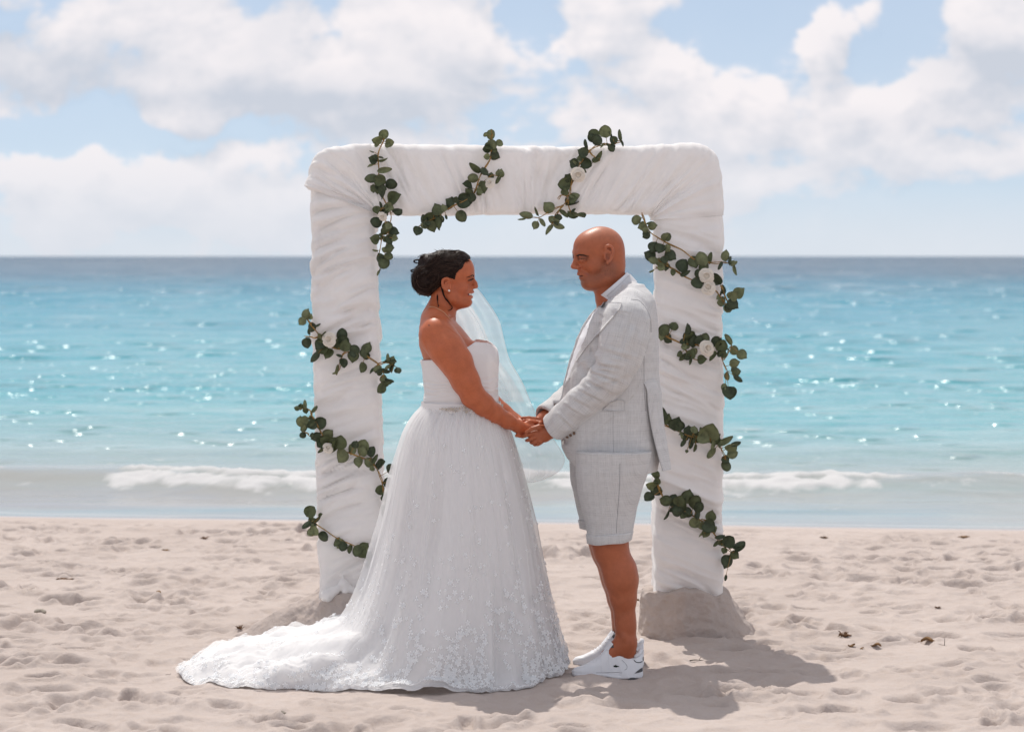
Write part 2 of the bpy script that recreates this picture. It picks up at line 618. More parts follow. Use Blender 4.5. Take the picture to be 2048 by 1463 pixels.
def mat_suit(name, base):
    """light linen with a faint windowpane check woven in; needs the point attribute 'weave' (metres)"""
    m = mat(name, base, 0.85, 0.15, sheen=0.15)
    T = NT(m.node_tree)
    b = m.node_tree.nodes['Principled BSDF']
    a = T.new('ShaderNodeAttribute', attribute_name='weave')
    s = T.new('ShaderNodeSeparateXYZ'); T.l.new(a.outputs['Vector'], s.inputs[0])
    def lines(c, per, w):
        f = T.math('FRACT', T.math('MULTIPLY', c, 1 / per))
        return T.math('LESS_THAN', f, w)
    def slub(sx, sy, seed):
        cm = T.new('ShaderNodeCombineXYZ')
        T.put(cm.inputs[0], T.math('MULTIPLY', s.outputs[0], sx)); T.put(cm.inputs[1], T.math('MULTIPLY', s.outputs[1], sy))
        cm.inputs[2].default_value = seed
        return T.noise(cm.outputs[0], 1.0, 2, 0.6)
    h1, h2 = slub(18, 520, 1.0), slub(520, 18, 5.0)
    weave = T.math('ADD', T.smooth(h1, 0.3, 0.7, -0.5, 0.5), T.smooth(h2, 0.3, 0.7, -0.5, 0.5))
    big = T.math('ADD', T.smooth(slub(60, 60, 9.0), .3, .7, -.5, .5), 0)
    ck = T.math('ADD', T.math('MULTIPLY', lines(s.outputs[0], 0.034, 0.4), 0.5), T.math('MULTIPLY', lines(s.outputs[1], 0.040, 0.4), 0.5))
    fine = T.math('ADD', lines(s.outputs[0], 0.0088, 0.3), lines(s.outputs[1], 0.0088, 0.3))
    dark = T.math('MULTIPLY', ck, fine)
    v = T.math('ADD', T.math('MULTIPLY', weave, 0.11), T.math('MULTIPLY', dark, -0.085))
    am = T.new('ShaderNodeAttribute', attribute_name='seam_edge')      # 1 where two pieces of cloth meet: no pattern is carried across
    v = T.math('MULTIPLY', T.math('ADD', v, T.math('MULTIPLY', big, 0.05)), T.math('SUBTRACT', 1.0, am.outputs['Fac']))
    v = T.math('ADD', v, 1.01)
    vm = T.new('ShaderNodeVectorMath', operation='SCALE'); vm.inputs[0].default_value = base
    T.put(vm.inputs['Scale'], v)
    T.l.new(vm.outputs[0], b.inputs['Base Color'])
    bn = T.new('ShaderNodeBump'); bn.inputs['Distance'].default_value = 0.0006; bn.inputs['Strength'].default_value = 1
    T.l.new(weave, bn.inputs['Height']); T.l.new(bn.outputs[0], b.inputs['Normal'])
    return m


M = {}
M['skin'] = mat_attr('skin_tanned')
M['cloth_white'] = mat('white_drape_cloth', (0.90, 0.88, 0.87), 0.8, 0.15, var=0.02, var_scale=9, bump=0.0012, bump_scale=160, transl=0.28)
M['satin'] = mat('white_satin', (0.80, 0.78, 0.78), 0.55, 0.3, bump=0.0006, bump_scale=300, transl=0.12)
M['lining'] = mat('white_lining', (0.86, 0.845, 0.845), 0.7, 0.2, transl=0.2)
M['tulle'] = mat('white_tulle', (0.92, 0.92, 0.92), 0.8, 0.1, transl=0.40, alpha=0.46)
M['lace'] = mat('white_lace', (0.88, 0.89, 0.90), 0.7, 0.2, bump=0.001, bump_scale=500, transl=0.3)
M['veil'] = mat('sheer_veil', (0.93, 0.93, 0.93), 0.8, 0.1, transl=0.5, alpha=0.40)
M['veil_cord'] = mat('veil_cord', (0.82, 0.76, 0.74), 0.6, 0.2)
M['hair'] = mat('dark_brown_hair', (0.016, 0.008, 0.006), 0.5, 0.16, var=0.35, var_scale=120)
M['hair_lit'] = mat('sunlit_hair_strand', (0.048, 0.024, 0.015), 0.42, 0.35)  # lighter copy of the hair colour, imitating strands lit by the sun
M['brow'] = mat('brow_hair', (0.035, 0.018, 0.012), 0.6, 0.2)
M['brow_fair'] = mat('brow_hair_fair', (0.10, 0.05, 0.03), 0.6, 0.2)
M['eyeball'] = mat('eye_white', (0.42, 0.36, 0.33), 0.2, 0.3)
M['iris'] = mat('eye_iris', (0.02, 0.015, 0.012), 0.1, 0.5)
M['teeth'] = mat('teeth', (0.78, 0.74, 0.68), 0.25, 0.5)
M['crystal'] = mat('silver_crystal', (0.62, 0.56, 0.48), 0.18, 0.5, metal=0.75)
M['gold'] = mat('fine_gold', (0.75, 0.52, 0.33), 0.3, 0.5, metal=0.8)
M['pearl'] = mat('pearl', (0.85, 0.84, 0.8), 0.15, 0.6)
M['suit'] = mat_suit('linen_suit', (0.605, 0.60, 0.60))
M['lapel'] = mat('linen_lapel', (0.56, 0.565, 0.585), 0.85, 0.15, var=0.06, var_scale=160)
M['shirt'] = mat('white_shirt', (0.76, 0.77, 0.80), 0.75, 0.2, bump=0.0006, bump_scale=220)
M['stitch'] = mat('grey_stitch', (0.25, 0.25, 0.27), 0.8, 0.1)
M['button'] = mat('brown_button', (0.16, 0.10, 0.065), 0.3, 0.4)
M['leather'] = mat('white_leather', (0.76, 0.77, 0.80), 0.42, 0.4, bump=0.0004, bump_scale=700)
M['sole'] = mat('white_rubber', (0.72, 0.73, 0.76), 0.55, 0.3)
M['grey_rubber'] = mat('grey_rubber', (0.09, 0.09, 0.095), 0.6, 0.3)
M['shoe_lining'] = mat('grey_shoe_lining', (0.10, 0.10, 0.10), 0.9, 0.1)
M['logo'] = mat('dark_green_patch', (0.012, 0.022, 0.015), 0.6, 0.2)
M['stem'] = mat('golden_brown_stem', (0.34, 0.20, 0.06), 0.6, 0.3, var=0.3, var_scale=60)
M['leaf_dark'] = mat('leaf_dark_green', (0.060, 0.080, 0.042), 0.5, 0.35, var=0.35, var_scale=2.2, transl=0.25)
M['leaf_mid'] = mat('leaf_green', (0.115, 0.138, 0.066), 0.5, 0.35, var=0.3, var_scale=2.2, transl=0.32)
M['leaf_pale'] = mat('leaf_pale_green', (0.24, 0.265, 0.145), 0.6, 0.25, var=0.25, var_scale=2.2, transl=0.4)
M['petal'] = mat('cream_petal', (0.86, 0.80, 0.71), 0.6, 0.25, transl=0.2)
M['seaweed'] = mat('dry_brown_seaweed', (0.14, 0.075, 0.04), 0.8, 0.2, var=0.4, var_scale=40)
M['dry_leaf'] = mat('dry_tan_leaf', (0.25, 0.15, 0.075), 0.8, 0.2, var=0.4, var_scale=40)
M['twig'] = mat('dark_twig', (0.05, 0.038, 0.03), 0.9, 0.1, var=0.3, var_scale=60)
M['stone'] = mat('grey_stone', (0.28, 0.25, 0.21), 0.9, 0.2, var=0.25, var_scale=60, bump=0.002, bump_scale=90)


# ------------------------------------------------------------------ the beach
def growth(start, stop, d0, fac):
    r, x, d = [], start, d0
    sgn = 1 if stop > start else -1
    while (stop - x) * sgn > 0:
        x += sgn * d; d *= fac
        r.append(x)
    return r


def axis_x(fine, half, far, fac=1.22):
    mid = np.arange(-half, half + 1e-6, fine)
    g = growth(half, far, fine * 1.5, fac)
    return np.concatenate([[-v for v in reversed(g)], mid, g])


SX = axis_x(0.0095, 3.75, 400)
SY = np.concatenate([list(reversed(growth(8.35, -60, 0.03, 1.2))), np.arange(8.35, 16.9, 0.0125), growth(16.9, 34, 0.03, 1.12)])


def shore(x):
    return 16.55 - 0.13 * np.clip(x, -12, 12) + 0.10 * perlin(x * 0.5, 0.3, 0.7)


def sand_base(x, y):
    d = y - shore(x)
    z = np.where(d < -2.2, 0.0, -0.1 * ((np.clip(d, -2.2, 0) + 2.2) / 2.2) ** 1.6)
    return np.where(d > 0, -0.1 - 0.09 * d, z)


def build_sand():
    X, Y = np.meshgrid(SX, SY, indexing='ij')
    Z = sand_base(X, Y)
    rough = np.clip((shore(X) - 0.45 - Y) / 1.1, 0, 1)
    near = np.clip((7.0 - np.abs(X)) / 2.5, 0, 1)
    nz = 0.016 * fbm(X * 1.1, Y * 1.1, 0.2, 2, 1)
    r1 = 1 - np.abs(perlin(X * 2.3 + 0.4 * perlin(X, Y, 3), Y * 2.9, 0.5, 2)) * 2.2
    nz += 0.013 * np.clip(r1, -1, 1) ** 3
    nz += 0.007 * fbm(X * 6, Y * 7.5, 0.1, 3, 5)
    Z += nz * rough
    # footprints and scuffs
    rg = np.random.default_rng(21)
    D = np.zeros_like(Z)
    for k in range(1700):
        cx, cy = rg.uniform(-3.7, 3.7), 8.3 + 8.0 * rg.random() ** 1.0
        a = rg.uniform(0.05, 0.14); b = a * rg.uniform(0.4, 0.75); th = rg.uniform(0, np.pi); dep = rg.uniform(0.008, 0.032)
        R = 2.2 * a
        i0, i1 = np.searchsorted(SX, [cx - R, cx + R]); j0, j1 = np.searchsorted(SY, [cy - R, cy + R])
        if i1 <= i0 or j1 <= j0: continue
        x = X[i0:i1, j0:j1] - cx; y = Y[i0:i1, j0:j1] - cy
        u = (x * np.cos(th) + y * np.sin(th)) / a; v = (-x * np.sin(th) + y * np.cos(th)) / b
        r = np.sqrt(u * u + v * v) + 0.25 * perlin(x * 14, y * 14, k * 0.37)
        ed = np.clip((1.0 - r) / 0.45, 0, 1)
        h = -dep * ed * ed * (3 - 2 * ed) + 0.45 * dep * np.exp(-((r - 1.25) / 0.28) ** 2)
        D[i0:i1, j0:j1] += h
    # small clods thrown up round the prints
    for k in range(1100):
        cx, cy = rg.uniform(-3.6, 3.6), 8.4 + 6.8 * rg.random()
        a = rg.uniform(0.008, 0.03); hgt = a * rg.uniform(0.3, 0.7)
        R = 2 * a
        i0, i1 = np.searchsorted(SX, [cx - R, cx + R]); j0, j1 = np.searchsorted(SY, [cy - R, cy + R])
        if i1 <= i0 or j1 <= j0: continue
        x = X[i0:i1, j0:j1] - cx; y = Y[i0:i1, j0:j1] - cy
        D[i0:i1, j0:j1] += hgt * np.exp(-(x * x + y * y * 1.4) / (a * a))
    # calmer where the couple stand and in the lee of the posts
    calm = np.ones_like(Z)
    for cx, cy, rr in ((-0.25, 10.0, 0.75), (0.42, 10.0, 0.32), (-0.95, 9.95, 0.5)):
        calm *= 1 - 0.75 * np.exp(-(((X - cx) ** 2 + (Y - cy) ** 2) / rr ** 2) ** 1.5)
    D = D * np.clip(0.85 + 0.8 * perlin(X * 0.8, Y * 0.8, 0.4, 18), 0.35, 1.25)        # walked over more in some places than in others
    Z += D * rough * calm
    Z += 0.0016 * perlin(X * 34, Y * 34, 0.3, 9) * rough
    # the near shoe sinks in a little; sand heaped against its side
    for cx, cy, sx_, sy_, hh in ((0.27, 9.76, 0.10, 0.06, 0.03), (0.10, 9.72, 0.12, 0.05, 0.014)):
        Z += hh * np.exp(-(((X - cx) / sx_) ** 2 + ((Y - cy) / sy_) ** 2))
    V = np.stack([X, Y, Z], -1).reshape(-1, 3)
    me = mesh_np('sand', V, grid_faces(len(SX), len(SY)))
    wet = np.clip((Y - shore(X) + 0.42 + 0.1 * perlin(X * 1.2, Y * 2, 0.4)) / 0.22, 0, 1)
    attr(me, 'wet', wet.ravel())
    return me, Z


def sand_material():
    m = bpy.data.materials.new('coral_sand'); m.use_nodes = True
    T = NT(m.node_tree); b = m.node_tree.nodes['Principled BSDF']
    geo = T.new('ShaderNodeNewGeometry')
    pos = geo.outputs['Position']
    n1 = T.noise(pos, 1.3, 4, 0.6); n2 = T.noise(pos, 420, 2, 0.7); n3 = T.noise(pos, 26, 4, 0.65)
    dry = T.mix(T.smooth(n1, 0.3, 0.7), (0.445, 0.382, 0.35), (0.50, 0.434, 0.40))
    dry = T.mix(T.smooth(n3, 0.35, 0.75, 0.0, 0.35), dry, (0.44, 0.35, 0.29))
    dry = T.mix(T.smooth(n2, 0.56, 0.74, 0.0, 0.4), dry, (0.26, 0.19, 0.15))
    dry = T.mix(T.smooth(n2, 0.44, 0.28, 0.0, 0.35), dry, (0.66, 0.60, 0.56))
    a = T.new('ShaderNodeAttribute', attribute_name='wet')
    c = T.mix(a.outputs['Fac'], dry, (0.42, 0.36, 0.335))
    T.l.new(c, b.inputs['Base Color'])
    T.put(b.inputs['Roughness'], T.smooth(a.outputs['Fac'], 0, 1, 0.95, 0.32))
    T.put(b.inputs['Specular IOR Level'], T.smooth(a.outputs['Fac'], 0, 1, 0.08, 0.45))
    bn = T.new('ShaderNodeBump'); bn.inputs['Strength'].default_value = 1.0; bn.inputs['Distance'].default_value = 0.0022
    hh = T.math('ADD', T.noise(pos, 260, 3, 0.7), T.math('MULTIPLY', T.noise(pos, 55, 3, 0.6), 2.2))
    hh = T.math('MULTIPLY', hh, T.smooth(a.outputs['Fac'], 0, 1, 1.0, 0.1))
    T.l.new(hh, bn.inputs['Height']); T.l.new(bn.outputs[0], b.inputs['Normal'])
    return m


M['sand'] = sand_material()
sand_me, SZ = build_sand()
sand = link('sand', sand_me, M['sand']); sand['kind'] = 'structure'


def sand_z(x, y):
    i = np.interp(x, SX, np.arange(len(SX))); j = np.interp(y, SY, np.arange(len(SY)))
    i0, j0 = int(min(i, len(SX) - 2)), int(min(j, len(SY) - 2))
    a, b = i - i0, j - j0
    return float(SZ[i0, j0] * (1 - a) * (1 - b) + SZ[i0 + 1, j0] * a * (1 - b) + SZ[i0, j0 + 1] * (1 - a) * b + SZ[i0 + 1, j0 + 1] * a * b)


def on_sand(px, py):
    """where that spot of the photograph lies on the sand"""
    z = 0.0
    for _ in range(6):
        g = GR(px, py, z); z = 0.5 * z + 0.5 * sand_z(g[0], g[1])
    g = GR(px, py, z); g[2] = sand_z(g[0], g[1])
    return g


# ------------------------------------------------------------------ the sea
SEA = -0.1
WX = axis_x(0.03, 5.2, 16000, 1.16)
WY = np.concatenate([np.arange(14.6, 27, 0.03), growth(27, 15000, 0.036, 1.0125)]) if False else None
_wy = list(np.arange(14.6, 27, 0.03))
_d = 0.032
while _wy[-1] < 16000:
    _wy.append(_wy[-1] + _d)
    _d *= 1.014 if _wy[-1] < 400 else 1.12
WY = np.array(_wy)


def build_sea():
    X, Y = np.meshgrid(WX, WY, indexing='ij')
    d = Y - shore(X)
    Z = np.full_like(X, SEA)
    Z += 0.012 * np.clip(d, 0, 1.2) * perlin(X * 1.2, Y * 2.2, 0.2, 1)
    # shore break
    cr = 18.85 + 0.5 * perlin(X * 0.35, 0.5, 0.1, 3) + 0.12 * perlin(X * 1.6, 0.5, 0.1, 4) + 0.25 * np.clip(X, -6, 6) / 3.4 * -0.4
    q = Y - cr
    amp = 0.13 + 0.05 * perlin(X * 0.7, 0.2, 0.9, 5)
    prof = np.where(q < 0, np.exp(-(q / 0.55) ** 2), np.exp(-(q / 1.1) ** 2))
    Z += amp * prof
    q2 = Y - (17.45 + 0.4 * perlin(X * 0.4, 0.1, 0.3, 8)); Z += 0.025 * np.exp(-(q2 / 0.35) ** 2)
    q3 = Y - (22.4 + 0.6 * perlin(X * 0.25, 0.4, 0.2, 9)); Z += 0.05 * np.exp(-(q3 / 0.7) ** 2)
    # chop and swell
    g = np.clip((Y - 19.4) / 6, 0, 1); gf = np.clip(1 - (Y - 150) / 300, 0, 1)
    am = g * gf * (0.6 + 0.5 * np.clip((Y - 25) / 60, 0, 2))
    wx = X + 0.6 * perlin(X * 0.4, Y * 0.4, 0.6, 10)
    r1 = 1 - 2 * np.abs(perlin(wx / 3.6, Y / 1.5, 0.1, 11))
    r2 = 1 - 2 * np.abs(perlin(wx / 1.2, Y / 0.55, 0.4, 12))
    Z += am * (0.035 * r1 + 0.016 * r2 + 0.03 * perlin(X / 9, Y / 3.5, 0.2, 13))
    Z += g * gf * 0.10 * np.clip((Y - 60) / 60, 0, 1) * perlin(X / 14, Y / 6, 0.8, 14)
    Z += 0.006 * np.clip(d / 2, 0, 1) * gf * perlin(X * 3.2, Y * 5, 0.3, 15)
    # foam of the shore break, gathered in stretches
    bx = perlin(X * 0.42, 0.7, 0.2, 20) + 0.45 * perlin(X * 1.5, 0.2, 0.4, 21) + np.where(X < -1.2, 0.25, 0.0) - np.where(X > 1.0, 0.02, 0)
    bx -= 1.4 * np.exp(-((X + 3.5) / 0.32) ** 2)
    bx2 = perlin(X * 0.33, 0.2, 0.9, 28) + 0.5 * perlin(X * 1.9, 0.6, 0.4, 29) - 1.6 * np.exp(-((X + 3.5) / 0.35) ** 2)
    crest = np.exp(-((q + 0.06) / 0.12) ** 2) * np.clip(bx2 * 1.8 + 0.85, 0, 1)
    spill = np.exp(-((q + 0.34) / 0.20) ** 2) * np.clip(bx * 2.4 + 0.25, 0, 1)
    band = np.maximum(crest, spill)
    fn = fbm(X * 5.5, Y * 4.0, 0.3, 4, 22)
    foam = np.clip((band + 0.50 * fn - 0.38) * 2.6, 0, 1)
    # thin foam lace in the swash and flecks outside
    sw = np.exp(-((d - 0.12 - 0.05 * perlin(X * 2, 0.4, 0.3, 24)) / 0.05) ** 2) * 0.25
    fl = np.clip((perlin(X / 1.1, Y / 0.34, 0.6, 25) + 0.5 * perlin(X / 0.3, Y / 0.12, 0.6, 26) - 0.74) * 5, 0, 1) * np.clip((Y - 19.6) / 2, 0, 1) * np.clip(1 - (Y - 30) / 50, 0, 1)
    foam = np.maximum(foam, np.maximum(sw, fl * 0.55))
    Z += foam * np.clip(band, 0, 1) * (0.022 + 0.02 * fbm(X * 9, Y * 8, 0.7, 3, 27))
    V = np.stack([X, Y, Z], -1).reshape(-1, 3)
    me = mesh_np('sea', V, grid_faces(len(WX), len(WY)))
    attr(me, 'foam', foam.ravel())
    attr(me, 'offshore', np.clip(d, 0, 3000).ravel())
    return me


def sea_material():
    m = bpy.data.materials.new('lagoon_water'); m.use_nodes = True
    T = NT(m.node_tree); b = m.node_tree.nodes['Principled BSDF']
    out = m.node_tree.nodes['Material Output']
    geo = T.new('ShaderNodeNewGeometry'); pos = geo.outputs['Position']
    a = T.new('ShaderNodeAttribute', attribute_name='offshore')
    f = T.new('ShaderNodeAttribute', attribute_name='foam')
    lg = T.math('LOGARITHM', T.math('ADD', a.outputs['Fac'], 1.0), 10.0)     # decades of distance from the shore
    mp = T.new('ShaderNodeMapping'); T.l.new(pos, mp.inputs[0]); mp.inputs['Scale'].default_value = (0.05, 0.11, 0.1)
    patch = T.noise(mp.outputs[0], 1.0, 4, 0.55)
    lg2 = T.math('MULTIPLY_ADD', T.math('SUBTRACT', patch, 0.5), 0.42, lg)
    col = T.ramp(T.math('DIVIDE', lg2, 3.2), [
        (0.0, (0.30, 0.285, 0.28)), (0.17, (0.29, 0.30, 0.285)), (0.24, (0.26, 0.36, 0.36)), (0.34, (0.105, 0.35, 0.39)),
        (0.46, (0.048, 0.30, 0.365)), (0.58, (0.020, 0.23, 0.32)), (0.66, (0.014, 0.16, 0.25)), (0.74, (0.014, 0.085, 0.155)), (0.9, (0.014, 0.06, 0.115))])
    ms = T.new('ShaderNodeMapping'); T.l.new(pos, ms.inputs[0]); ms.inputs['Scale'].default_value = (0.10, 0.55, 0.1)
    st = T.smooth(T.noise(ms.outputs[0], 1.0, 4, 0.6), 0.42, 0.72)
    col = T.mix(T.math('MULTIPLY', st, T.smooth(a.outputs['Fac'], 2, 30, 0.5, 0.25)), col, (0.30, 0.46, 0.48))  # pale streaks: sandbars below and sky reflection, put into the colour
    st2 = T.smooth(T.noise(ms.outputs[0], 2.3, 3, 0.6), 0.56, 0.8)
    col = T.mix(T.math('MULTIPLY', st2, 0.45), col, (0.02, 0.20, 0.27))
    T.l.new(col, b.inputs['Base Color'])
    b.inputs['Roughness'].default_value = 0.19
    b.inputs['Specular IOR Level'].default_value = 0.42
    # ripples: longer across the view the farther they are from the beach
    def mapped(sx, sy):
        mm_ = T.new('ShaderNodeMapping'); T.l.new(pos, mm_.inputs[0]); mm_.inputs['Scale'].default_value = (sx, sy, 0.0); return mm_.outputs[0]
    h1, h2, h3 = T.noise(mapped(1.1, 2.4), 1, 3, 0.55), T.noise(mapped(5, 9), 1, 2, 0.5), T.noise(mapped(0.16, 0.4), 1, 3, 0.6)
    off = T.smooth(a.outputs['Fac'], 0.5, 8, 0.12, 1.0)
    far = T.smooth(a.outputs['Fac'], 25, 160)
    hh = T.math('ADD', T.math('MULTIPLY', h1, 0.14), T.math('MULTIPLY', h2, 0.018))
    hh = T.math('ADD', hh, T.math('MULTIPLY', T.math('MULTIPLY', h3, far), 1.3))
    # scattered steeper wavelets that catch the sun; larger ones farther out
    glints = []
    def wavelets(cell, keep, d0, d1, d2, d3):
        vo = T.new('ShaderNodeTexVoronoi', voronoi_dimensions='2D', feature='F1')
        T.l.new(mapped(1 / cell, 1.0 / cell), vo.inputs['Vector']); vo.inputs['Scale'].default_value = 1.0
        d2_ = T.math('MULTIPLY', vo.outputs['Distance'], vo.outputs['Distance'])
        g_ = T.math('EXPONENT', T.math('MULTIPLY', d2_, -14.0))
        cs = T.new('ShaderNodeSeparateXYZ'); T.l.new(vo.outputs['Color'], cs.inputs[0])
        pn = T.noise(mapped(0.09 / cell, 0.22 / cell), 1.0, 2, 0.5)
        k_ = T.math('LESS_THAN', cs.outputs[0], T.smooth(pn, 0.36, 0.62, 0.04, keep))
        w_ = T.math('MULTIPLY', T.smooth(a.outputs['Fac'], d0, d1), T.smooth(a.outputs['Fac'], d2, d3, 1.0, 0.0))
        glints.append(T.math('MULTIPLY', T.math('MULTIPLY', g_, k_), w_))
        am_ = T.math('MULTIPLY_ADD', cs.outputs[1], 0.10, 0.185)
        return T.math('MULTIPLY', T.math('MULTIPLY', T.math('MULTIPLY', g_, am_), T.math('MULTIPLY', k_, w_)), cell)
    for args in ((0.55, 0.8, 2.6, 4.0, 14, 30), (1.5, 0.95, 10, 22, 60, 120), (4.0, 1.0, 60, 110, 260, 500), (14.0, 1.0, 260, 500, 1500, 3000)):
        hh = T.math('ADD', hh, wavelets(*args))
    gm = glints[0]
    for g_ in glints[1:]: gm = T.math('MAXIMUM', gm, g_)
    # a chopped surface seen at a low angle mirrors far less of the low sky than a flat one; the single wavelets mirror fully
    T.put(b.inputs['IOR'], T.math('MAXIMUM', T.smooth(a.outputs['Fac'], 6, 90, 1.30, 1.11), T.smooth(gm, 0.12, 0.3, 1.0, 1.333)))
    bn = T.new('ShaderNodeBump'); bn.inputs['Distance'].default_value = 1.0
    T.put(bn.inputs['Strength'], off)
    T.l.new(hh, bn.inputs['Height']); T.l.new(bn.outputs[0], b.inputs['Normal'])
    fo = T.new('ShaderNodeBsdfDiffuse'); fo.inputs[0].default_value = (0.80, 0.80, 0.80, 1)
    ft = T.new('ShaderNodeBsdfTranslucent'); ft.inputs[0].default_value = (0.80, 0.80, 0.80, 1)
    fm = T.new('ShaderNodeMixShader'); fm.inputs[0].default_value = 0.35
    T.l.new(fo.outputs[0], fm.inputs[1]); T.l.new(ft.outputs[0], fm.inputs[2])
    mx = T.new('ShaderNodeMixShader')
    T.l.new(f.outputs['Fac'], mx.inputs[0]); T.l.new(b.outputs[0], mx.inputs[1]); T.l.new(fm.outputs[0], mx.inputs[2])
    T.l.new(mx.outputs[0], out.inputs[0])
    return m


sea = link('sea', build_sea(), sea_material()); sea['kind'] = 'structure'


# ------------------------------------------------------------------ sand heaped round the feet of the arch
AY = 10.85                               # front face of the arch
ADEP = 0.26


def A2(px, py):
    p = P(px, py, AY); return np.array([p[0], p[2]])


def mound(cx, cy, top_r, h, prof, seed, label):
    """prof(theta) -> foot radius; theta 0 = along the beach to the right, 90 = towards the viewer"""
    nT, nR = 240, 90
    th = np.linspace(0, 2 * np.pi, nT, endpoint=False); rr = np.linspace(0, 1, nR)
    TH, RR = np.meshgrid(th, rr, indexing='ij')
    Rf = prof(np.degrees(TH))
    ca, sa = np.cos(TH), -np.sin(TH)
    Rt = top_r * (1 + 0.10 * perlin(ca * 2, sa * 2, 0.3, seed) + 0.05 * perlin(ca * 6, sa * 6, 0.3, seed))
    Rf = Rf * (1 + 0.10 * perlin(ca * 1.8, sa * 1.8, 0.9, seed + 1))
    Rr = np.where(RR < 0.35, RR / 0.35 * Rt, Rt + (Rf - Rt) * (RR - 0.35) / 0.65)
    t = np.clip((RR - 0.33) / 0.67, 0, 1)
    zz = h * (1 - t) ** 1.1 * (1 + 0.0 * t)
    zz = zz * (1 + 0.12 * perlin(ca * 3, sa * 3, 0.2, seed + 2)) - 0.035 * t ** 3
    x, y = cx + Rr * ca, cy + Rr * sa
    zz += 0.012 * fbm(x * 9, y * 9, zz * 9, 4, seed + 3) * np.clip(RR * 3, 0, 1)
    n2 = 0.008 * fbm(x * 22, y * 22, zz * 22, 3, seed + 5)
    x, y = x + n2 * ca, y + n2 * sa
    V = np.stack([x, y, zz], -1).reshape(-1, 3)
    me = mesh_np('sand_mound', V, grid_faces(nT, nR, wrap_u=True)[:, ::-1])
    attr(me, 'wet', np.full(len(V), 0.0))
    return tag(link('sand_mound', me, M['sand']), label, 'sand mound', 'sand mounds at the feet of the arch')


def prof_left(a):
    a = a % 360
    return np.interp(a, [0, 50, 90, 130, 158, 180, 205, 240, 300, 360], [0.26, 0.235, 0.22, 0.25, 0.36, 0.58, 0.42, 0.36, 0.3, 0.26])


def prof_right(a):
    a = a % 360
    return np.interp(a, [0, 25, 60, 90, 125, 160, 180, 240, 300, 360], [0.33, 0.30, 0.25, 0.215, 0.20, 0.20, 0.21, 0.25, 0.30, 0.33])


XL, XR = (A2(706, 1190)[0], A2(1378, 1190)[0])
mound(XL, AY + 0.12, 0.165, 0.20, prof_left, 31, 'sand mound around the post behind the white dress, with a long lit slope')
mound(XR - 0.005, AY + 0.12, 0.185, 0.205, prof_right, 41, 'shaded sand mound around the post behind the bald man')


# ------------------------------------------------------------------ the draped arch
def arch_sections():
    """(inner point, outer point, arc length, shear of the folds, piece) all along the arch"""
    S = []
    def run(I0, O0, I1, O1, n, sh0, sh1, piece):
        for t in np.linspace(0, 1, n, endpoint=False):
            S.append([I0 + (I1 - I0) * t, O0 + (O1 - O0) * t, sh0 + (sh1 - sh0) * t, piece])
    A = lambda x, y: A2(x, y)
    # left post, upwards
    lp = [((770, 1215), (638, 1215)), ((768, 1150), (639, 1150)), ((763, 1000), (634, 1000)), ((757, 800), (629, 800)),
          ((752, 600), (622, 600)), ((750, 470), (621, 470)), ((750, 424), (620, 400)), ((752, 408), (622, 360))]
    for (a, b), n in zip(zip(lp[:-1], lp[1:]), (20, 46, 60, 60, 40, 18, 8)):
        run(A(*a[0]), A(*a[1]), A(*b[0]), A(*b[1]), n, 0.40, 0.36, 0)
    k1 = len(S)
    # beam with both corners
    C = A(751, 427)
    ol = [A(612, 374), A(617, 350), A(624, 328), A(638, 310), A(662, 298), A(700, 291), A(740, 289)]
    sp = spline(ol, 62)
    for i, o in enumerate(sp): S.append([C + (A(765, 426) - C) * (i / 62) ** 2, o, 0.05 + 0.15 * i / 62, 1])
    bm = [((765, 426), (740, 289), .25), ((850, 427), (830, 292), .35), ((950, 424), (945, 294), .38), ((1030, 425), (1015, 294), .10), ((1130, 424), (1130, 295), -.45),
          ((1230, 422), (1260, 294), -.5), ((1305, 424), (1360, 289), -.3)]
    for (a, b), n in zip(zip(bm[:-1], bm[1:]), (28, 38, 30, 38, 44, 36)):
        run(A(*a[0]), A(*a[1]), A(*b[0]), A(*b[1]), n, a[2], b[2], 1)
    C2 = A(1307, 425)
    orr = [A(1360, 289), A(1392, 290), A(1415, 297), A(1432, 315), A(1440, 345), A(1444, 385), A(1446, 430)]
    sp = spline(orr, 62)
    for i, o in enumerate(sp): S.append([A(1305, 424) + (A(1312, 440) - A(1305, 424)) * i / 62, o, -0.3 + 0.2 * i / 62, 1])
    k2 = len(S)
    rp = [((1312, 440), (1446, 430)), ((1313, 520), (1448, 510)), ((1314, 700), (1448, 700)), ((1312, 900), (1447, 900)), ((1310, 1100), (1446, 1100)), ((1310, 1208), (1445, 1208))]
    for (a, b), n in zip(zip(rp[:-1], rp[1:]), (26, 58, 62, 62, 36)):
        run(A(*a[0]), A(*a[1]), A(*b[0]), A(*b[1]), n, -0.40 if a[0][1] > 500 else -0.15, -0.42, 2)
    return S, k1, k2


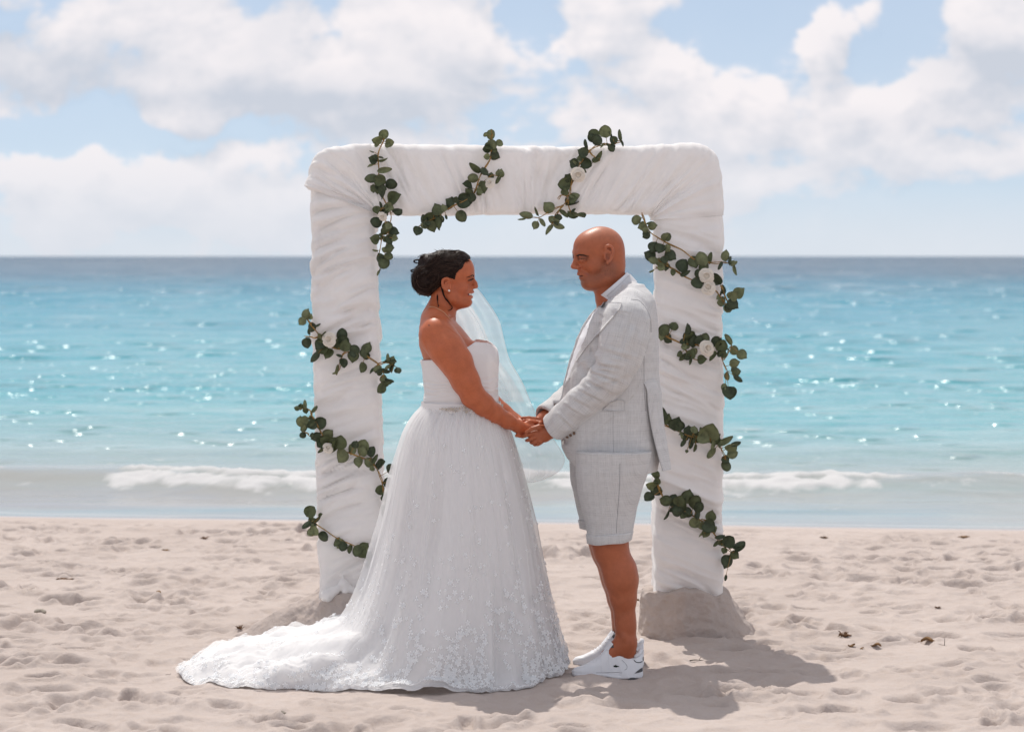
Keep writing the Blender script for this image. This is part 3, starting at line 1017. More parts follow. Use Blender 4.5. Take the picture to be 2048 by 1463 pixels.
def build_arch():
    S, k1, k2 = arch_sections()
    # cross-section: (w across from inner edge 0 to outer edge 1, depth 0 front to 1 back), rounded corners
    per = []
    rc = 0.13
    def arc(cw, cd, a0, a1, n=9):
        for a in np.linspace(a0, a1, n): per.append((cw + rc * math.cos(a), cd + rc * math.sin(a)))
    n = 52
    for w in np.linspace(rc, 1 - rc, n)[1:-1]: per.append((w, 0))
    arc(1 - rc, rc, -math.pi / 2, 0)
    for w in np.linspace(rc, 1 - rc, 26)[1:-1]: per.append((1, w))
    arc(1 - rc, 1 - rc, 0, math.pi / 2)
    for w in np.linspace(1 - rc, rc, 26)[1:-1]: per.append((w, 1))
    arc(rc, 1 - rc, math.pi / 2, math.pi)
    for w in np.linspace(1 - rc, rc, 26)[1:-1]: per.append((0, w))
    arc(rc, rc, math.pi, 1.5 * math.pi)
    per = np.array(per); nP = len(per)
    In = np.array([s[0] for s in S]); Ou = np.array([s[1] for s in S]); sh = np.array([s[2] for s in S])
    mid = 0.35 * In + 0.65 * Ou
    arcl = np.concatenate([[0], np.cumsum(np.linalg.norm(np.diff(mid, axis=0), axis=1))])
    W, Dp = per[:, 0], per[:, 1]
    XZ = In[:, None, :] + (Ou - In)[:, None, :] * W[None, :, None]
    V = np.stack([XZ[..., 0], np.broadcast_to(AY + ADEP * Dp, XZ.shape[:2]), XZ[..., 1]], -1)
    Q = grid_faces(len(S), nP, wrap_v=True)
    N = normals(V.reshape(-1, 3), Q).reshape(V.shape)
    cen = 0.5 * (In + Ou)
    outw = V - np.stack([cen[:, 0], np.full(len(S), AY + ADEP / 2), cen[:, 1]], -1)[:, None, :]
    if (N * outw).sum() < 0:
        Q = Q[:, ::-1]; N = -N
    # wrinkles: the folds lie along the sections, sheared; wrap continuously round the post by perimeter
    wide = np.linalg.norm(Ou - In, axis=1)[:, None]
    wv = (W[None, :] - 0.5) * 0.28
    wrap = wv + 0.30 * Dp[None, :]
    v = arcl[:, None] + sh[:, None] * wv * 1.0 + 0.14 * Dp[None, :]
    long_ = wrap / 0.26
    warp = 0.018 * perlin(long_ * 0.9, v / 0.16, 0.3, 50)
    v2 = v + warp
    def nz(per_, lng, seed): return perlin(long_ / lng + 3, v2 / per_, 0.5, seed)
    def valley(per_, lng, seed, w): return -np.exp(-(nz(per_, lng, seed) / w) ** 2)          # thin pinched creases
    mask = np.clip(0.55 + 1.3 * perlin(long_ * 0.7, v / 0.20, 0.2, 54), 0.1, 1.2)
    d = 0.0120 * nz(0.085, 1.5, 51) + 0.0100 * nz(0.042, 1.1, 52) + 0.0045 * nz(0.020, 0.8, 53)
    d += 1.05 * mask * (0.0190 * valley(0.105, 1.5, 61, 0.14) + 0.0140 * valley(0.060, 1.1, 62, 0.16) + 0.0085 * valley(0.034, 0.8, 63, 0.18))
    d = d - d.mean() + 0.005 * perlin(long_ * 0.5, v / 0.30, 0.1, 55)
    # gathers at the edges; the outline itself stays straight
    edge = np.clip((np.abs(W - 0.5) - 0.36) / 0.14, 0, 1)[None, :]
    d = d * (1 - 0.55 * edge) + edge * 0.0032 * perlin(long_ * 0.4, v2 / 0.020, 0.6, 56) + 0.002
    V = V + N * d[..., None]
    # hem of the beam's cloth laps over the left post
    V2 = V.copy()
    lipL = np.exp(-((np.arange(len(S)) - k1) / 6.0) ** 2)[:, None, None] * 0.008
    V2[k1:k2] += (N * (0.003 + lipL))[k1:k2]
    root = empty('wedding_arch', (0.02, AY + ADEP / 2, 0.0), 'square white wedding arch wrapped in gathered cloth, standing on the beach', 'arch')
    for a, b, nm in ((0, k1, 'wrapped_post'), (k1, k2, 'wrapped_beam'), (k2 - 4, len(S), 'wrapped_post')):
        vv = (V2 if nm == 'wrapped_beam' else V)[a:b]
        if nm == 'wrapped_post' and a > 0: vv = vv - N[a:b] * 0.002
        q = grid_faces(b - a, nP, wrap_v=True)
        if (normals(vv.reshape(-1, 3), q) * N[a:b].reshape(-1, 3)).sum() < 0: q = q[:, ::-1]
        o = part(nm, mesh_np(nm, vv.reshape(-1, 3), q), M['cloth_white'], root)
    # tied end of the cloth at the foot of the left post
    f = Field(P(640, 1215, AY - 0.09), P(735, 1120, AY + 0.05), 0.004)
    fr = lambda x, y, d: P(x, y, AY + d)
    f.ell(fr(687, 1165, -0.012), (0.022, 0.02, 0.02), 0.01)
    f.chain([(fr(687, 1165, -0.01), 0.012), (fr(672, 1178, -0.02), 0.016), (fr(655, 1190, -0.015), 0.03)], 0.012)
    f.chain([(fr(687, 1165, -0.01), 0.012), (fr(690, 1182, -0.022), 0.012), (fr(694, 1202, -0.02), 0.018)], 0.01)
    f.chain([(fr(687, 1165, -0.01), 0.010), (fr(686, 1150, -0.012), 0.006)], 0.006)
    f.chain([(fr(687, 1165, -0.01), 0.012), (fr(705, 1180, -0.008), 0.016), (fr(722, 1196, -0.0), 0.022)], 0.012)
    v, q = f.mesh(2)
    v = v + normals(v, q) * (0.003 * perlin(v[:, 0] * 45, v[:, 1] * 45, v[:, 2] * 25))[:, None]
    part('cloth_knot', mesh_np('cloth_knot', v, q), M['cloth_white'], root)
    return root


arch = build_arch()


# ------------------------------------------------------------------ the bride
BY = 10.0
Z1 = Frame(815, 490, 9.753, BY)      # enlargement of her head
Z3 = Frame(1000, 790, 11.256, BY)    # enlargement of the joined hands
Z6 = Frame(800, 640, 5.627, BY)      # enlargement of her upper body
mm = 0.001

bride = empty('person', (-0.22, BY, 0.0), 'person in a white strapless wedding dress with a long lace train, dark hair pinned up', 'person')
SKIN_B = np.array([0.46, 0.126, 0.053])


def smooth01(d, r0, r1):
    t = np.clip((r1 - d) / (r1 - r0), 0, 1)
    return t * t * (3 - 2 * t)


def fingers(f, chains, k=0.004):
    for c in chains: f.chain(c, k)


def build_bride_body():
    f = Field((-0.42, 9.72, 0.90), (0.14, 10.26, 1.70), 0.05, axes=[[(-0.42, -0.29, 0.0032), (-0.29, -0.12, 0.002), (-0.12, 0.14, 0.0028)], [(9.72, 10.26, 0.0026)], [(0.90, 1.42, 0.0032), (1.42, 1.70, 0.002)]])
    u = Z1.r(1)
    p = lambda a, b, d=0: Z1.p(a, b, d * u)          # d in enlargement units, minus = towards the viewer
    E = lambda a, b, d, ra, rb, rd, k, **kw: f.ell(p(a, b, d), (ra * u, rd * u, rb * u), k, **kw)
    # torso first (smooth blends), head last
    tz = lambda py: P(0, py, BY)[2]
    tx = lambda px: P(px, 0, BY)[0]
    f.loft([(tz(y), tx(a), tx(b), BY, h) for y, a, b, h in (
        (640, 866, 905, .075), (652, 846, 921, .135), (668, 838, 934, .165), (690, 838, 952, .172), (715, 846, 965, .165), (740, 853, 972, .160), (770, 855, 975, .155), (815, 853, 985, .142), (840, 853, 990, .142))], 0.0, 2.1)
    f.ell(P(946, 708, BY - 0.085), (0.045, 0.06, 0.05), 0.03)
    f.ell(P(946, 708, BY + 0.085), (0.045, 0.06, 0.05), 0.03)
    # shoulders and arms
    f.chain([(P(868, 640, BY - 0.03), 0.052), (P(872, 662, BY - 0.138), 0.058)], 0.05)
    f.chain([(P(876, 640, BY + 0.03), 0.052), (P(884, 664, BY + 0.165), 0.062)], 0.05)
    f.chain([(P(873, 673, BY - 0.145), 0.062), (P(893, 697, BY - 0.165), 0.064), (P(913, 724, BY - 0.178), 0.058), (P(932, 762, BY - 0.178), 0.049), (P(949, 791, BY - 0.165), 0.043)], 0.03)
    f.chain([(P(949, 791, BY - 0.165), 0.042), (P(966, 809, BY - 0.145), 0.0445), (P(988, 826, BY - 0.115), 0.038), (P(1012, 840, BY - 0.08), 0.031), (P(1034, 851, BY - 0.05), 0.0255)], 0.015)
    f.ell(P(942, 797, BY - 0.168), (0.036, 0.034, 0.034), 0.02)                      # point of the elbow
    f.chain([(P(884, 672, BY + 0.182), 0.064), (P(935, 724, BY + 0.19), 0.056), (P(968, 791, BY + 0.165), 0.043), (P(1005, 826, BY + 0.12), 0.037), (P(1040, 846, BY + 0.065), 0.026)], 0.018)
    # hands: palms and curled fingers lying in his
    for sgn, dx in ((-1, 0), (1, 8)):
        W = lambda a, b, d: P(a + dx, b, BY + sgn * d)
        f.ell(W(1054, 860, 0.032), (0.040, 0.015, 0.027), 0.012)
        f.chain([(W(1036, 852, 0.046), 0.025), (W(1052, 860, 0.034), 0.020)], 0.012)
        fingers(f, [[(W(1066, 852, 0.028), 0.0088), (W(1080, 856, 0.026), 0.0080), (W(1088, 864, 0.018), 0.0068)],
                    [(W(1066, 860, 0.028), 0.0090), (W(1081, 865, 0.026), 0.0082), (W(1089, 873, 0.018), 0.0070)],
                    [(W(1064, 867, 0.028), 0.0086), (W(1078, 873, 0.026), 0.0078), (W(1085, 880, 0.018), 0.0066)],
                    [(W(1060, 873, 0.028), 0.0076), (W(1071, 880, 0.026), 0.0068), (W(1076, 885, 0.018), 0.0058)],
                    [(W(1046, 850, 0.03), 0.0105), (W(1060, 843, 0.022), 0.0092), (W(1074, 844, 0.014), 0.0076)]], 0.005)
    # fingertips that show under his index finger
    f.chain([(W(1046, 866, 0.03), 0.0085), (P(1037, 868, BY - 0.052), 0.0078), (P(1033, 871, BY - 0.062), 0.0072)], 0.004)
    f.chain([(W(1048, 868, 0.03), 0.0082), (P(1040, 872, BY - 0.058), 0.0072)], 0.004)
    # neck
    f.chain([(p(690, 980), 225 * u), (p(690, 1180), 222 * u), (p(675, 1340), 240 * u)], 0.02)
    f.chain([(p(640, 1300, 0), 200 * u), (p(560, 1440, -380), 230 * u)], 0.04)      # slope to the near shoulder
    f.chain([(p(640, 1300, 0), 200 * u), (p(600, 1440, 380), 230 * u)], 0.04)
    # head
    E(825, 520, 0, 455, 395, 350, 0.01)
    E(1075, 500, 0, 213, 260, 265, 0.02)
    E(985, 840, 0, 275, 335, 218, 0.02)
    E(1152, 930, 0, 104, 155, 122, 0.016)
    for s in (-1, 1):
        f.chain([(p(830, 880, s * 225), 95 * u), (p(900, 1040, s * 205), 100 * u), (p(1140, 1080, s * 60), 84 * u)], 0.016)
        f.ell(p(1062, 846, s * 172), (122 * u, 95 * u, 110 * u), 0.016)             # smiling cheek
        f.chain([(p(1255, 585, s * 45), 38 * u), (p(1190, 575, s * 190), 52 * u)], 0.012)
        f.ell(p(1290, 680, s * 150), (72 * u, 80 * u, 52 * u), 0.012, sub=True)     # eye socket
        f.ell(p(1182, 688, s * 152), (64 * u, 64 * u, 62 * u), 0.006)
        f.chain([(p(1240, 655, s * 95), 16 * u), (p(1236, 645, s * 160), 17 * u), (p(1185, 685, s * 215), 14 * u)], 0.005)   # lid
    E(1166, 1090, 0, 76, 76, 100, 0.016)
    f.chain([(p(1262, 1052, -50), 14 * u), (p(1262, 1052, 50), 14 * u)], 0.014, sub=True)
    E(1030, 1130, 0, 190, 92, 170, 0.02)
    E(930, 1120, 0, 170, 110, 150, 0.02)
    f.chain([(p(1258, 620), 30 * u), (p(1320, 745), 34 * u), (p(1334, 805), 44 * u)], 0.010)
    for s in (-1, 1): f.ell(p(1296, 822, s * 48), (42 * u, 28 * u, 34 * u), 0.007)
    f.ell(p(1318, 862, -24), (18 * u, 11 * u, 12 * u), 0.003, sub=True)
    # smiling mouth
    f.chain([(p(1264, 912, 0), 27 * u), (p(1225, 925, -70), 24 * u), (p(1166, 950, -130), 16 * u)], 0.007)
    f.chain([(p(1264, 912, 0), 27 * u), (p(1225, 925, 70), 24 * u), (p(1166, 950, 130), 16 * u)], 0.007)
    f.chain([(p(1240, 1006, 0), 27 * u), (p(1205, 1000, -65), 24 * u), (p(1163, 962, -130), 15 * u)], 0.007)
    f.chain([(p(1240, 1006, 0), 27 * u), (p(1205, 1000, 65), 24 * u), (p(1163, 962, 130), 15 * u)], 0.007)
    f.chain([(p(1288, 962, 0), 23 * u), (p(1252, 964, -75), 26 * u), (p(1184, 958, -140), 15 * u)], 0.003, sub=True)
    f.chain([(p(1288, 962, 0), 23 * u), (p(1252, 964, 75), 26 * u), (p(1184, 958, 140), 15 * u)], 0.003, sub=True)
    # ears
    for s in (-1, 1):
        f.ell(p(755, 780, s * 318), (85 * u, 28 * u, 112 * u), 0.01)
        f.chain([(p(a, b, s * c), 22 * u) for a, b, c in spline([(840, 725, 335), (800, 668, 352), (735, 655, 362), (685, 700, 368), (690, 790, 362), (735, 865, 350)], 18)], 0.004)
        f.chain([(p(735, 865, s * 350), 22 * u), (p(800, 896, s * 338), 30 * u)], 0.006)
        f.chain([(p(790, 720, s * 352), 13 * u), (p(740, 740, s * 356), 13 * u), (p(745, 810, s * 352), 12 * u)], 0.004)
        f.ell(p(785, 800, s * 362), (34 * u, 24 * u, 48 * u), 0.005, sub=True)
        f.chain([(p(835, 770, s * 335), 17 * u), (p(838, 830, s * 335), 17 * u)], 0.005)
    V, Q = f.mesh(1)
    for _ in range(3):
        V = np.where((V[:, 2] < P(0, 628, BY)[2])[:, None], lap(V, Q, 0.5), V)
    tint = np.tile(SKIN_B, (len(V), 1))
    def paint(w, col):
        tint[:] = tint * (1 - w[:, None]) + np.array(col) * w[:, None]
    for s in (-1, 1):
        d, _ = seg_dist(V, p(1105, 860, s * 190), p(1020, 830, s * 230)); paint(smooth01(d, 0.005, 0.04) * 0.45, (0.47, 0.125, 0.06))
        d, _ = seg_dist(V, p(1225, 670, s * 180), p(1210, 640, s * 150)); paint(smooth01(d, 0.003, 0.014) * 0.5, (0.20, 0.07, 0.04))
        for a, b in (((1254, 912, 0), (1225, 922, s * 70)), ((1225, 922, s * 70), (1168, 958, s * 126)), ((1228, 1008, 0), (1205, 1003, s * 65)), ((1205, 1003, s * 65), (1165, 970, s * 126))):
            d, _ = seg_dist(V, p(*a), p(*b)); paint(smooth01(d, 28 * u, 38 * u) * 0.85, (0.35, 0.058, 0.058))
        d, _ = seg_dist(V, p(745, 760, s * 350), p(790, 820, s * 350)); paint(smooth01(d, 0.008, 0.02) * 0.45, (0.52, 0.17, 0.09))
    d, _ = seg_dist(V, p(1255, 958, 0), p(1180, 966, -115)); paint(smooth01(d, 14 * u, 22 * u), (0.10, 0.02, 0.02))
    d, _ = seg_dist(V, P(858, 650, 9.9), P(858, 650, 9.7)); paint(smooth01(d, 0.003, 0.004) * 0.8, (0.10, 0.03, 0.02))     # small mole
    return V, Q, tint


V, Q, tint = build_bride_body()
B_BVH = bvh(V, Q)
me = mesh_np('body', V, Q); attr(me, 'tint', tint)
part('body', me, M['skin'], bride)


def hug(tree, pts, off):
    """lay points on a surface, off metres above it"""
    o = []
    for q in pts:
        loc, nrm, _, _ = tree.find_nearest(Vector(q))
        o.append(np.array(loc + nrm * off))
    return np.array(o)


def hug_side(tree, pts, off):
    """lay points on the side of a body that faces the viewer's side of the beach"""
    o = []
    for q in pts:
        loc, nrm, _, _ = tree.ray_cast(Vector((q[0], q[1] - 0.6, q[2])), Vector((0, 1, 0)))
        o.append(np.array(loc + nrm * off) if loc is not None else np.array(q))
    return np.array(o)


def bride_face():
    u = Z1.r(1); p = lambda a, b, d=0: Z1.p(a, b, d * u)
    for s in (-1, 1):
        b = Bag()
        pts = hug(B_BVH, spline([p(1275, 598, s * 60), p(1245, 575, s * 120), p(1205, 578, s * 185), p(1140, 622, s * 235)], 14), 0.0005)
        b.tube(pts, np.interp(np.linspace(0, 1, 14), [0, .3, .8, 1], [.0017, .0024, .0016, .0006]), 6)
        part('eyebrow', b.mesh('eyebrow'), M['brow'], bride)
        b = Bag()
        V, Q, Tr = tube(spline([p(1196, 700, s * 158), p(1200, 690, s * 158)], 3), [56 * u] * 3, 12)
        th, ph = np.meshgrid(np.linspace(0, np.pi, 13), np.linspace(0, 2 * np.pi, 16, endpoint=False), indexing='ij')
        c = p(1186, 684, s * 152); r = 61 * u
        SV = np.stack([np.cos(th), np.sin(th) * np.cos(ph), np.sin(th) * np.sin(ph)], -1).reshape(-1, 3) * r + c
        me = mesh_np('eye', SV, grid_faces(13, 16, wrap_v=True))
        eye = part('eye', me, M['eyeball'], bride)
        me2 = mesh_np('iris', (SV - c)[:16 * 3] * 1.01 + c, grid_faces(3, 16, wrap_v=True))
        part('iris', me2, M['iris'], eye)
        b = Bag()
        pts = spline([p(1262, 650, s * 105), p(1245, 662, s * 165), p(1178, 690, s * 222)], 16)
        b.tube(hug(B_BVH, pts, 0.001), 0.0016, 5)
        for q in hug(B_BVH, pts, 0.0012)[2:]:
            b.tube([q, q + np.array([0.006, -s * -0.003, -0.001]), q + np.array([0.009, s * 0.005, 0.002])], [.0006, .0005, .0002], 4)
        part('eyelash', b.mesh('eyelash'), M['brow'], bride)
    b = Bag()
    tv = []
    for zz in (940, 976):
        for t in np.linspace(-1, 1, 15):
            tv.append(p(1257 - 58 * abs(t) ** 2.2, zz if zz == 940 else 980 - 12 * t * t, t * 121))
    b.add(tv, grid_faces(2, 15))
    part('teeth', b.mesh('teeth'), M['teeth'], bride)
    # pearl stud and fine chain
    c = hug_side(B_BVH, [p(818, 885)], 0.0025)[0]
    th, ph = np.meshgrid(np.linspace(0, np.pi, 9), np.linspace(0, 2 * np.pi, 12, endpoint=False), indexing='ij')
    S = np.stack([np.cos(th), np.sin(th) * np.cos(ph), np.sin(th) * np.sin(ph)], -1).reshape(-1, 3) * 0.0042
    part('earring', mesh_np('earring', S + c, grid_faces(9, 12, wrap_v=True)), M['pearl'], bride)
    b = Bag()
    near = hug_side(B_BVH, spline([p(425, 1198), p(520, 1200), p(620, 1238), p(720, 1300), p(800, 1385), p(862, 1450)], 40), 0.0012)
    b.tube(near, 0.0009, 5)
    part('necklace', b.mesh('necklace'), M['gold'], bride)


bride_face()


# --- hair: pinned up into a low full roll, with a crest of loops and loose strands
def bride_hair():
    u = Z1.r(1); p = lambda a, b, d=0: Z1.p(a, b, d * u)
    f = Field(p(20, 1040, -480), p(1260, 40, 480), 0.0023)
    E = lambda a, b, d, ra, rb, rd, k, **kw: f.ell(p(a, b, d), (ra * u, rd * u, rb * u), k, **kw)
    E(810, 500, 0, 460, 392, 368, 0.01)
    E(430, 640, 0, 325, 330, 330, 0.03)
    E(330, 720, 0, 225, 235, 300, 0.03)
    E(640, 330, 0, 300, 190, 250, 0.03)
    f.chain([(p(1010, 205, 0), 90 * u), (p(1110, 240, 0), 62 * u), (p(1150, 262, 0), 48 * u)], 0.02)
    for s in (-1, 1): f.chain([(p(1000, 240, s * 120), 85 * u), (p(1125, 270, s * 110), 58 * u)], 0.02)
    E(960, 420, 0, 190, 190, 330, 0.02)
    E(330, 300, 0, 120, 110, 130, 0.02)
    # cut the hairline away from the face, the ears and the nape
    E(1330, 540, 0, 350, 275, 440, 0.008, sub=True)
    E(1122, 598, 0, 238, 190, 460, 0.008, sub=True)
    E(1180, 900, 0, 400, 340, 460, 0.012, sub=True)
    for s in (-1, 1):
        E(800, 860, s * 330, 150, 200, 120, 0.01, sub=True)
        E(720, 1010, s * 250, 190, 190, 260, 0.02, sub=True)
    E(730, 1060, 0, 240, 220, 420, 0.02, sub=True)
    V, Q = f.mesh(2)
    N = normals(V, Q)
    # combed grooves: they run from the hairline back and down to the roll
    cx, cz = p(330, 640)[0], p(330, 640)[2]
    ang = np.arctan2(V[:, 2] - cz, V[:, 0] - cx)
    yy = (V[:, 1] - BY) / 0.07
    fr = perlin(ang * 9 + 1.5 * yy, yy * 7, 0.3, 60) + 0.6 * perlin(ang * 22, yy * 18, 0.6, 61)
    lump = perlin(V[:, 0] * 30, V[:, 1] * 30, V[:, 2] * 30, 62)
    V = V + N * (0.0022 * fr + 0.0035 * lump * np.clip((cx + 0.05 - V[:, 0]) / 0.05 + 0.3, 0, 1))[:, None]
    hair = part('hair', mesh_np('hair', V, Q), M['hair'], bride)
    H = bvh(V, Q)
    rg = np.random.default_rng(12)
    b = Bag(); b2 = Bag()
    # strands combed back over the crown and sides
    for k in range(420):
        t = rg.random()
        st = spline([p(1165, 275, 0), p(1060, 330, -300), p(985, 470, -345), p(900, 620, -350)], 50)[int(t * 49)]
        if rg.random() < 0.35: st = p(rg.uniform(560, 1150), 110, rg.uniform(-200, 100))
        en = p(300 + 160 * (t - 0.5) + rg.normal() * 45, 470 + 260 * t + rg.normal() * 40, rg.uniform(-300, -160))
        mid = 0.5 * (st + en) + np.array([0, -0.08, 0.035 + rg.normal() * 0.015])
        pts = spline([st, mid, en], 16)
        pts = hug(H, pts, 0.0006 + rg.random() * 0.0014)
        pts[1:-1] = (pts[:-2] + pts[1:-1] * 2 + pts[2:]) / 4; pts[1:-1] = (pts[:-2] + pts[1:-1] * 2 + pts[2:]) / 4
        if np.linalg.norm(np.diff(pts, axis=0), axis=1).max() > 0.05: continue
        (b2 if rg.random() < 0.3 else b).tube(pts, np.linspace(1, 0.4, 16) * rg.uniform(0.0004, 0.0008), 3)
    # swirl round the roll
    for k in range(220):
        c = p(350, 690, 0); a0 = rg.uniform(0, 2 * np.pi); sp_ = rg.uniform(0.8, 2.2); rr = rg.uniform(150, 300) * u
        a = np.linspace(a0, a0 + sp_, 14)
        y = BY + rg.uniform(-0.07, 0.02)
        pts = np.stack([c[0] + rr * np.cos(a), np.full(14, y - 0.05), c[2] + rr * np.sin(a)], 1)
        pts = hug(H, pts, 0.0008 + rg.random() * 0.002)
        (b2 if rg.random() < 0.35 else b).tube(pts, np.linspace(1, 0.4, 14) * rg.uniform(0.0006, 0.0013), 3)
    # fly-away hairs along the outline
    for k in range(60):
        a = rg.uniform(0.15 * np.pi, 1.45 * np.pi)
        c = p(470, 560, rg.uniform(-150, 150))
        q = c + np.array([math.cos(a), 0, math.sin(a)]) * 0.11
        q = hug(H, [q], 0.0)[0]
        d = np.array([math.cos(a + 1.55), rg.normal() * 0.3, math.sin(a + 1.55)])
        o = np.array([math.cos(a), 0, math.sin(a)])
        L = rg.uniform(0.006, 0.018)
        b.tube([q, q + d * L * 0.5 + o * L * 0.25, q + d * L + o * L * rg.uniform(0.0, 0.35)], [.0005, .0004, .0002], 3)
    part('hair_strand', b.mesh('hair_strand'), M['hair'], hair)['kind'] = 'stuff'
    part('hair_strand', b2.mesh('hair_strand'), M['hair_lit'], hair)['kind'] = 'stuff'
    b = Bag()
    for k in range(150):
        t = rg.random()
        st = spline([p(1175, 300, -120), p(1060, 330, -300), p(985, 420, -340), p(905, 540, -350), p(875, 650, -350)], 60)[int(t * 59)]
        L = rg.uniform(20, 75) * u
        d = np.array([rg.uniform(0.2, 1.0), 0, -rg.uniform(-0.1, 0.9)]); d /= np.linalg.norm(d)
        back = st - np.array([0.012, 0, -0.006])
        pts = np.concatenate([hug_side(B_BVH, [back, st], 0.004), hug_side(B_BVH, [st + d * L * 0.5, st + d * L], 0.0004)])
        if np.abs(np.diff(pts[:, 1])).max() > 0.03: continue
        b.tube(spline(pts, 8), np.linspace(1, 0.3, 8) * 0.0007, 3)
    part('hair_wisp', b.mesh('hair_wisp'), M['hair'], bride)['kind'] = 'stuff'
    # crest of loops and pinned ends at the back of the crown
    b = Bag()
    for k in range(70):
        a = rg.uniform(0.15, 0.95) * np.pi; L = rg.uniform(0.012, 0.030)
        c = p(rg.uniform(300, 430), rg.uniform(280, 350), rg.uniform(-140, 60))
        e = c + np.array([math.cos(a) * L, rg.normal() * 0.006, math.sin(a) * L])
        b.tube(spline([c, 0.5 * (c + e) + rg.normal(size=3) * 0.003, e], 6), np.linspace(1, .35, 6) * rg.uniform(.0008, .0016), 4)
    for (cx_, cy_, r_, yd) in ((195, 318, 62, -40), (110, 500, 40, -20), (330, 250, 60, -90), (520, 230, 62, -150), (640, 250, 60, -180)):
        c = p(cx_, cy_, yd); a = np.linspace(0, 2 * np.pi, 22)
        for j in range(4):
            rr = (r_ - 5 * j) * u
            b.tube(np.stack([c[0] + rr * 1.25 * np.cos(a), c[1] + 0.003 * np.sin(a * 2 + j) + 0.002 * j, c[2] + rr * 0.62 * np.sin(a)], 1), 0.0016, 4)
    part('hair_crest', b.mesh('hair_crest'), M['hair'], bride)['kind'] = 'stuff'
    # pale comb that holds the veil
    b = Bag()
    for k in range(38):
        c = p(rg.uniform(395, 520), rg.uniform(180, 340), rg.uniform(-120, 60))
        a = rg.uniform(0.1, 0.9) * np.pi
        e = c + np.array([math.cos(a) * 0.012, rg.normal() * 0.004, math.sin(a) * 0.012])
        b.tube([c, 0.5 * (c + e) + rg.normal(size=3) * 0.001, e], [.0014, .0018, .0005], 5)
    part('hair_comb', b.mesh('hair_comb'), M['lace'], bride)
    # the two locks that fall on the neck
    for path, r in (([(650, 760), (690, 900), (740, 1020), (820, 1110), (862, 1190), (850, 1250), (790, 1275)], 0.0021), ([(690, 850), (725, 985), (800, 1070), (856, 1160)], 0.0012), ([(590, 960), (597, 1060), (605, 1160), (615, 1215)], 0.0018)):
        pts = spline([p(*q) for q in path], 30)
        pts = hug_side(B_BVH, pts, 0.0035)
        pts[:, 1] = np.convolve(np.pad(pts[:, 1], 3, mode='edge'), np.ones(7) / 7, 'valid')
        b = Bag()
        for j in range(4):
            o = np.array([0.0011 * math.cos(j * 1.6), -0.001 * (j % 2), 0.0011 * math.sin(j * 1.6)])
            w = np.stack([0.0008 * np.sin(np.linspace(0, 9, 30) + j), np.zeros(30), np.zeros(30)], 1)
            b.tube(pts + o + w, np.interp(np.linspace(0, 1, 30), [0, .15, .8, 1], [.4, 1, .8, .2]) * r * 0.62, 4)
        part('loose_lock', b.mesh('loose_lock'), M['hair'], bride)


bride_hair()


# --- the dress
def bodice():
    rows = [(668, 836, 986, .178), (690, 837, 990, .186), (705, 838.5, 993, .189), (720, 841, 995, .187), (740, 845, 995.5, .181), (765, 848.5, 995, .172), (790, 849.5, 995, .164), (806, 848, 996, .160), (822, 845.5, 999, .158)]
    rows = np.array(rows, float)
    nT, nV = 220, 120
    th = np.linspace(0, 2 * np.pi, nT, endpoint=False)
    deg = np.degrees(th)
    top = np.interp(deg, [0, 35, 60, 90, 125, 160, 180, 200, 235, 270, 300, 325, 360], [702, 683, 680, 702, 716, 719, 720, 719, 716, 702, 680, 683, 702])
    t = np.linspace(0, 1, nV)
    PY = top[:, None] + (822 - top[:, None]) * t[None, :]
    L = np.interp(PY, rows[:, 0], rows[:, 1]); R = np.interp(PY, rows[:, 0], rows[:, 2]); B = np.interp(PY, rows[:, 0], rows[:, 3])
    cx, a = (L + R) / 2, (R - L) / 2
    n = 2.15
    ct, st = np.cos(th)[:, None], np.sin(th)[:, None]
    sg = lambda v: np.sign(v) * np.abs(v) ** (2 / n)
    px = cx + a * sg(ct)
    X = (px - 1024) / 500.0; Y = BY - B * sg(st); Z = CAMZ - (PY - 512) / 500.0
    # bust: fuller on both sides of the front
    for s in (-1, 1):
        g = np.exp(-(((Y - (BY + s * 0.085)) / 0.07) ** 2 + ((PY - 712) / 24) ** 2)) * (ct > 0)
        X = X + 0.012 * g
    V = np.stack([X, Y, Z], -1)
    Q = grid_faces(nT, nV, wrap_u=True)
    N = normals(V.reshape(-1, 3), Q).reshape(V.shape)
    if (N[..., 0] * ct).sum() < 0: Q = Q[:, ::-1]; N = -N
    w = th[:, None] / (2 * np.pi) * 6
    low = np.clip((PY - 735) / 30, 0, 1)
    pl = (1 - 2 * np.abs(perlin(w * 0.8, PY / 7.0 + 0.9 * perlin(w * 2, PY / 40, 0.1, 70), 0.2, 71)))
    d = 0.0028 * pl * low + 0.0018 * perlin(w * 3, PY / 30, 0.4, 72)
    lace = np.clip(1 - (PY - top[:, None]) / 16, 0, 1)
    d += lace * 0.003 * fbm(X * 90, Y * 90, Z * 90, 2, 73) + 0.0015
    V = V + N * d[..., None]
    # turned edge at the top
    V[:, 0] -= N[:, 0] * 0.006
    o = part('bodice', mesh_np('bodice', V.reshape(-1, 3), Q), M['satin'], bride)
    return V


bod = bodice()
dress = None


def smooth_closed(vals, deg, th, it=0):
    d = np.concatenate([np.array(deg), [360]]); v = np.concatenate([np.array(vals), [vals[0]]])
    r = np.interp(np.degrees(th) % 360, d, v)
    k = np.hanning(15); k /= k.sum()
    for _ in range(it):
        r = np.convolve(np.concatenate([r[-7:], r, r[:7]]), k, 'valid')
    return r


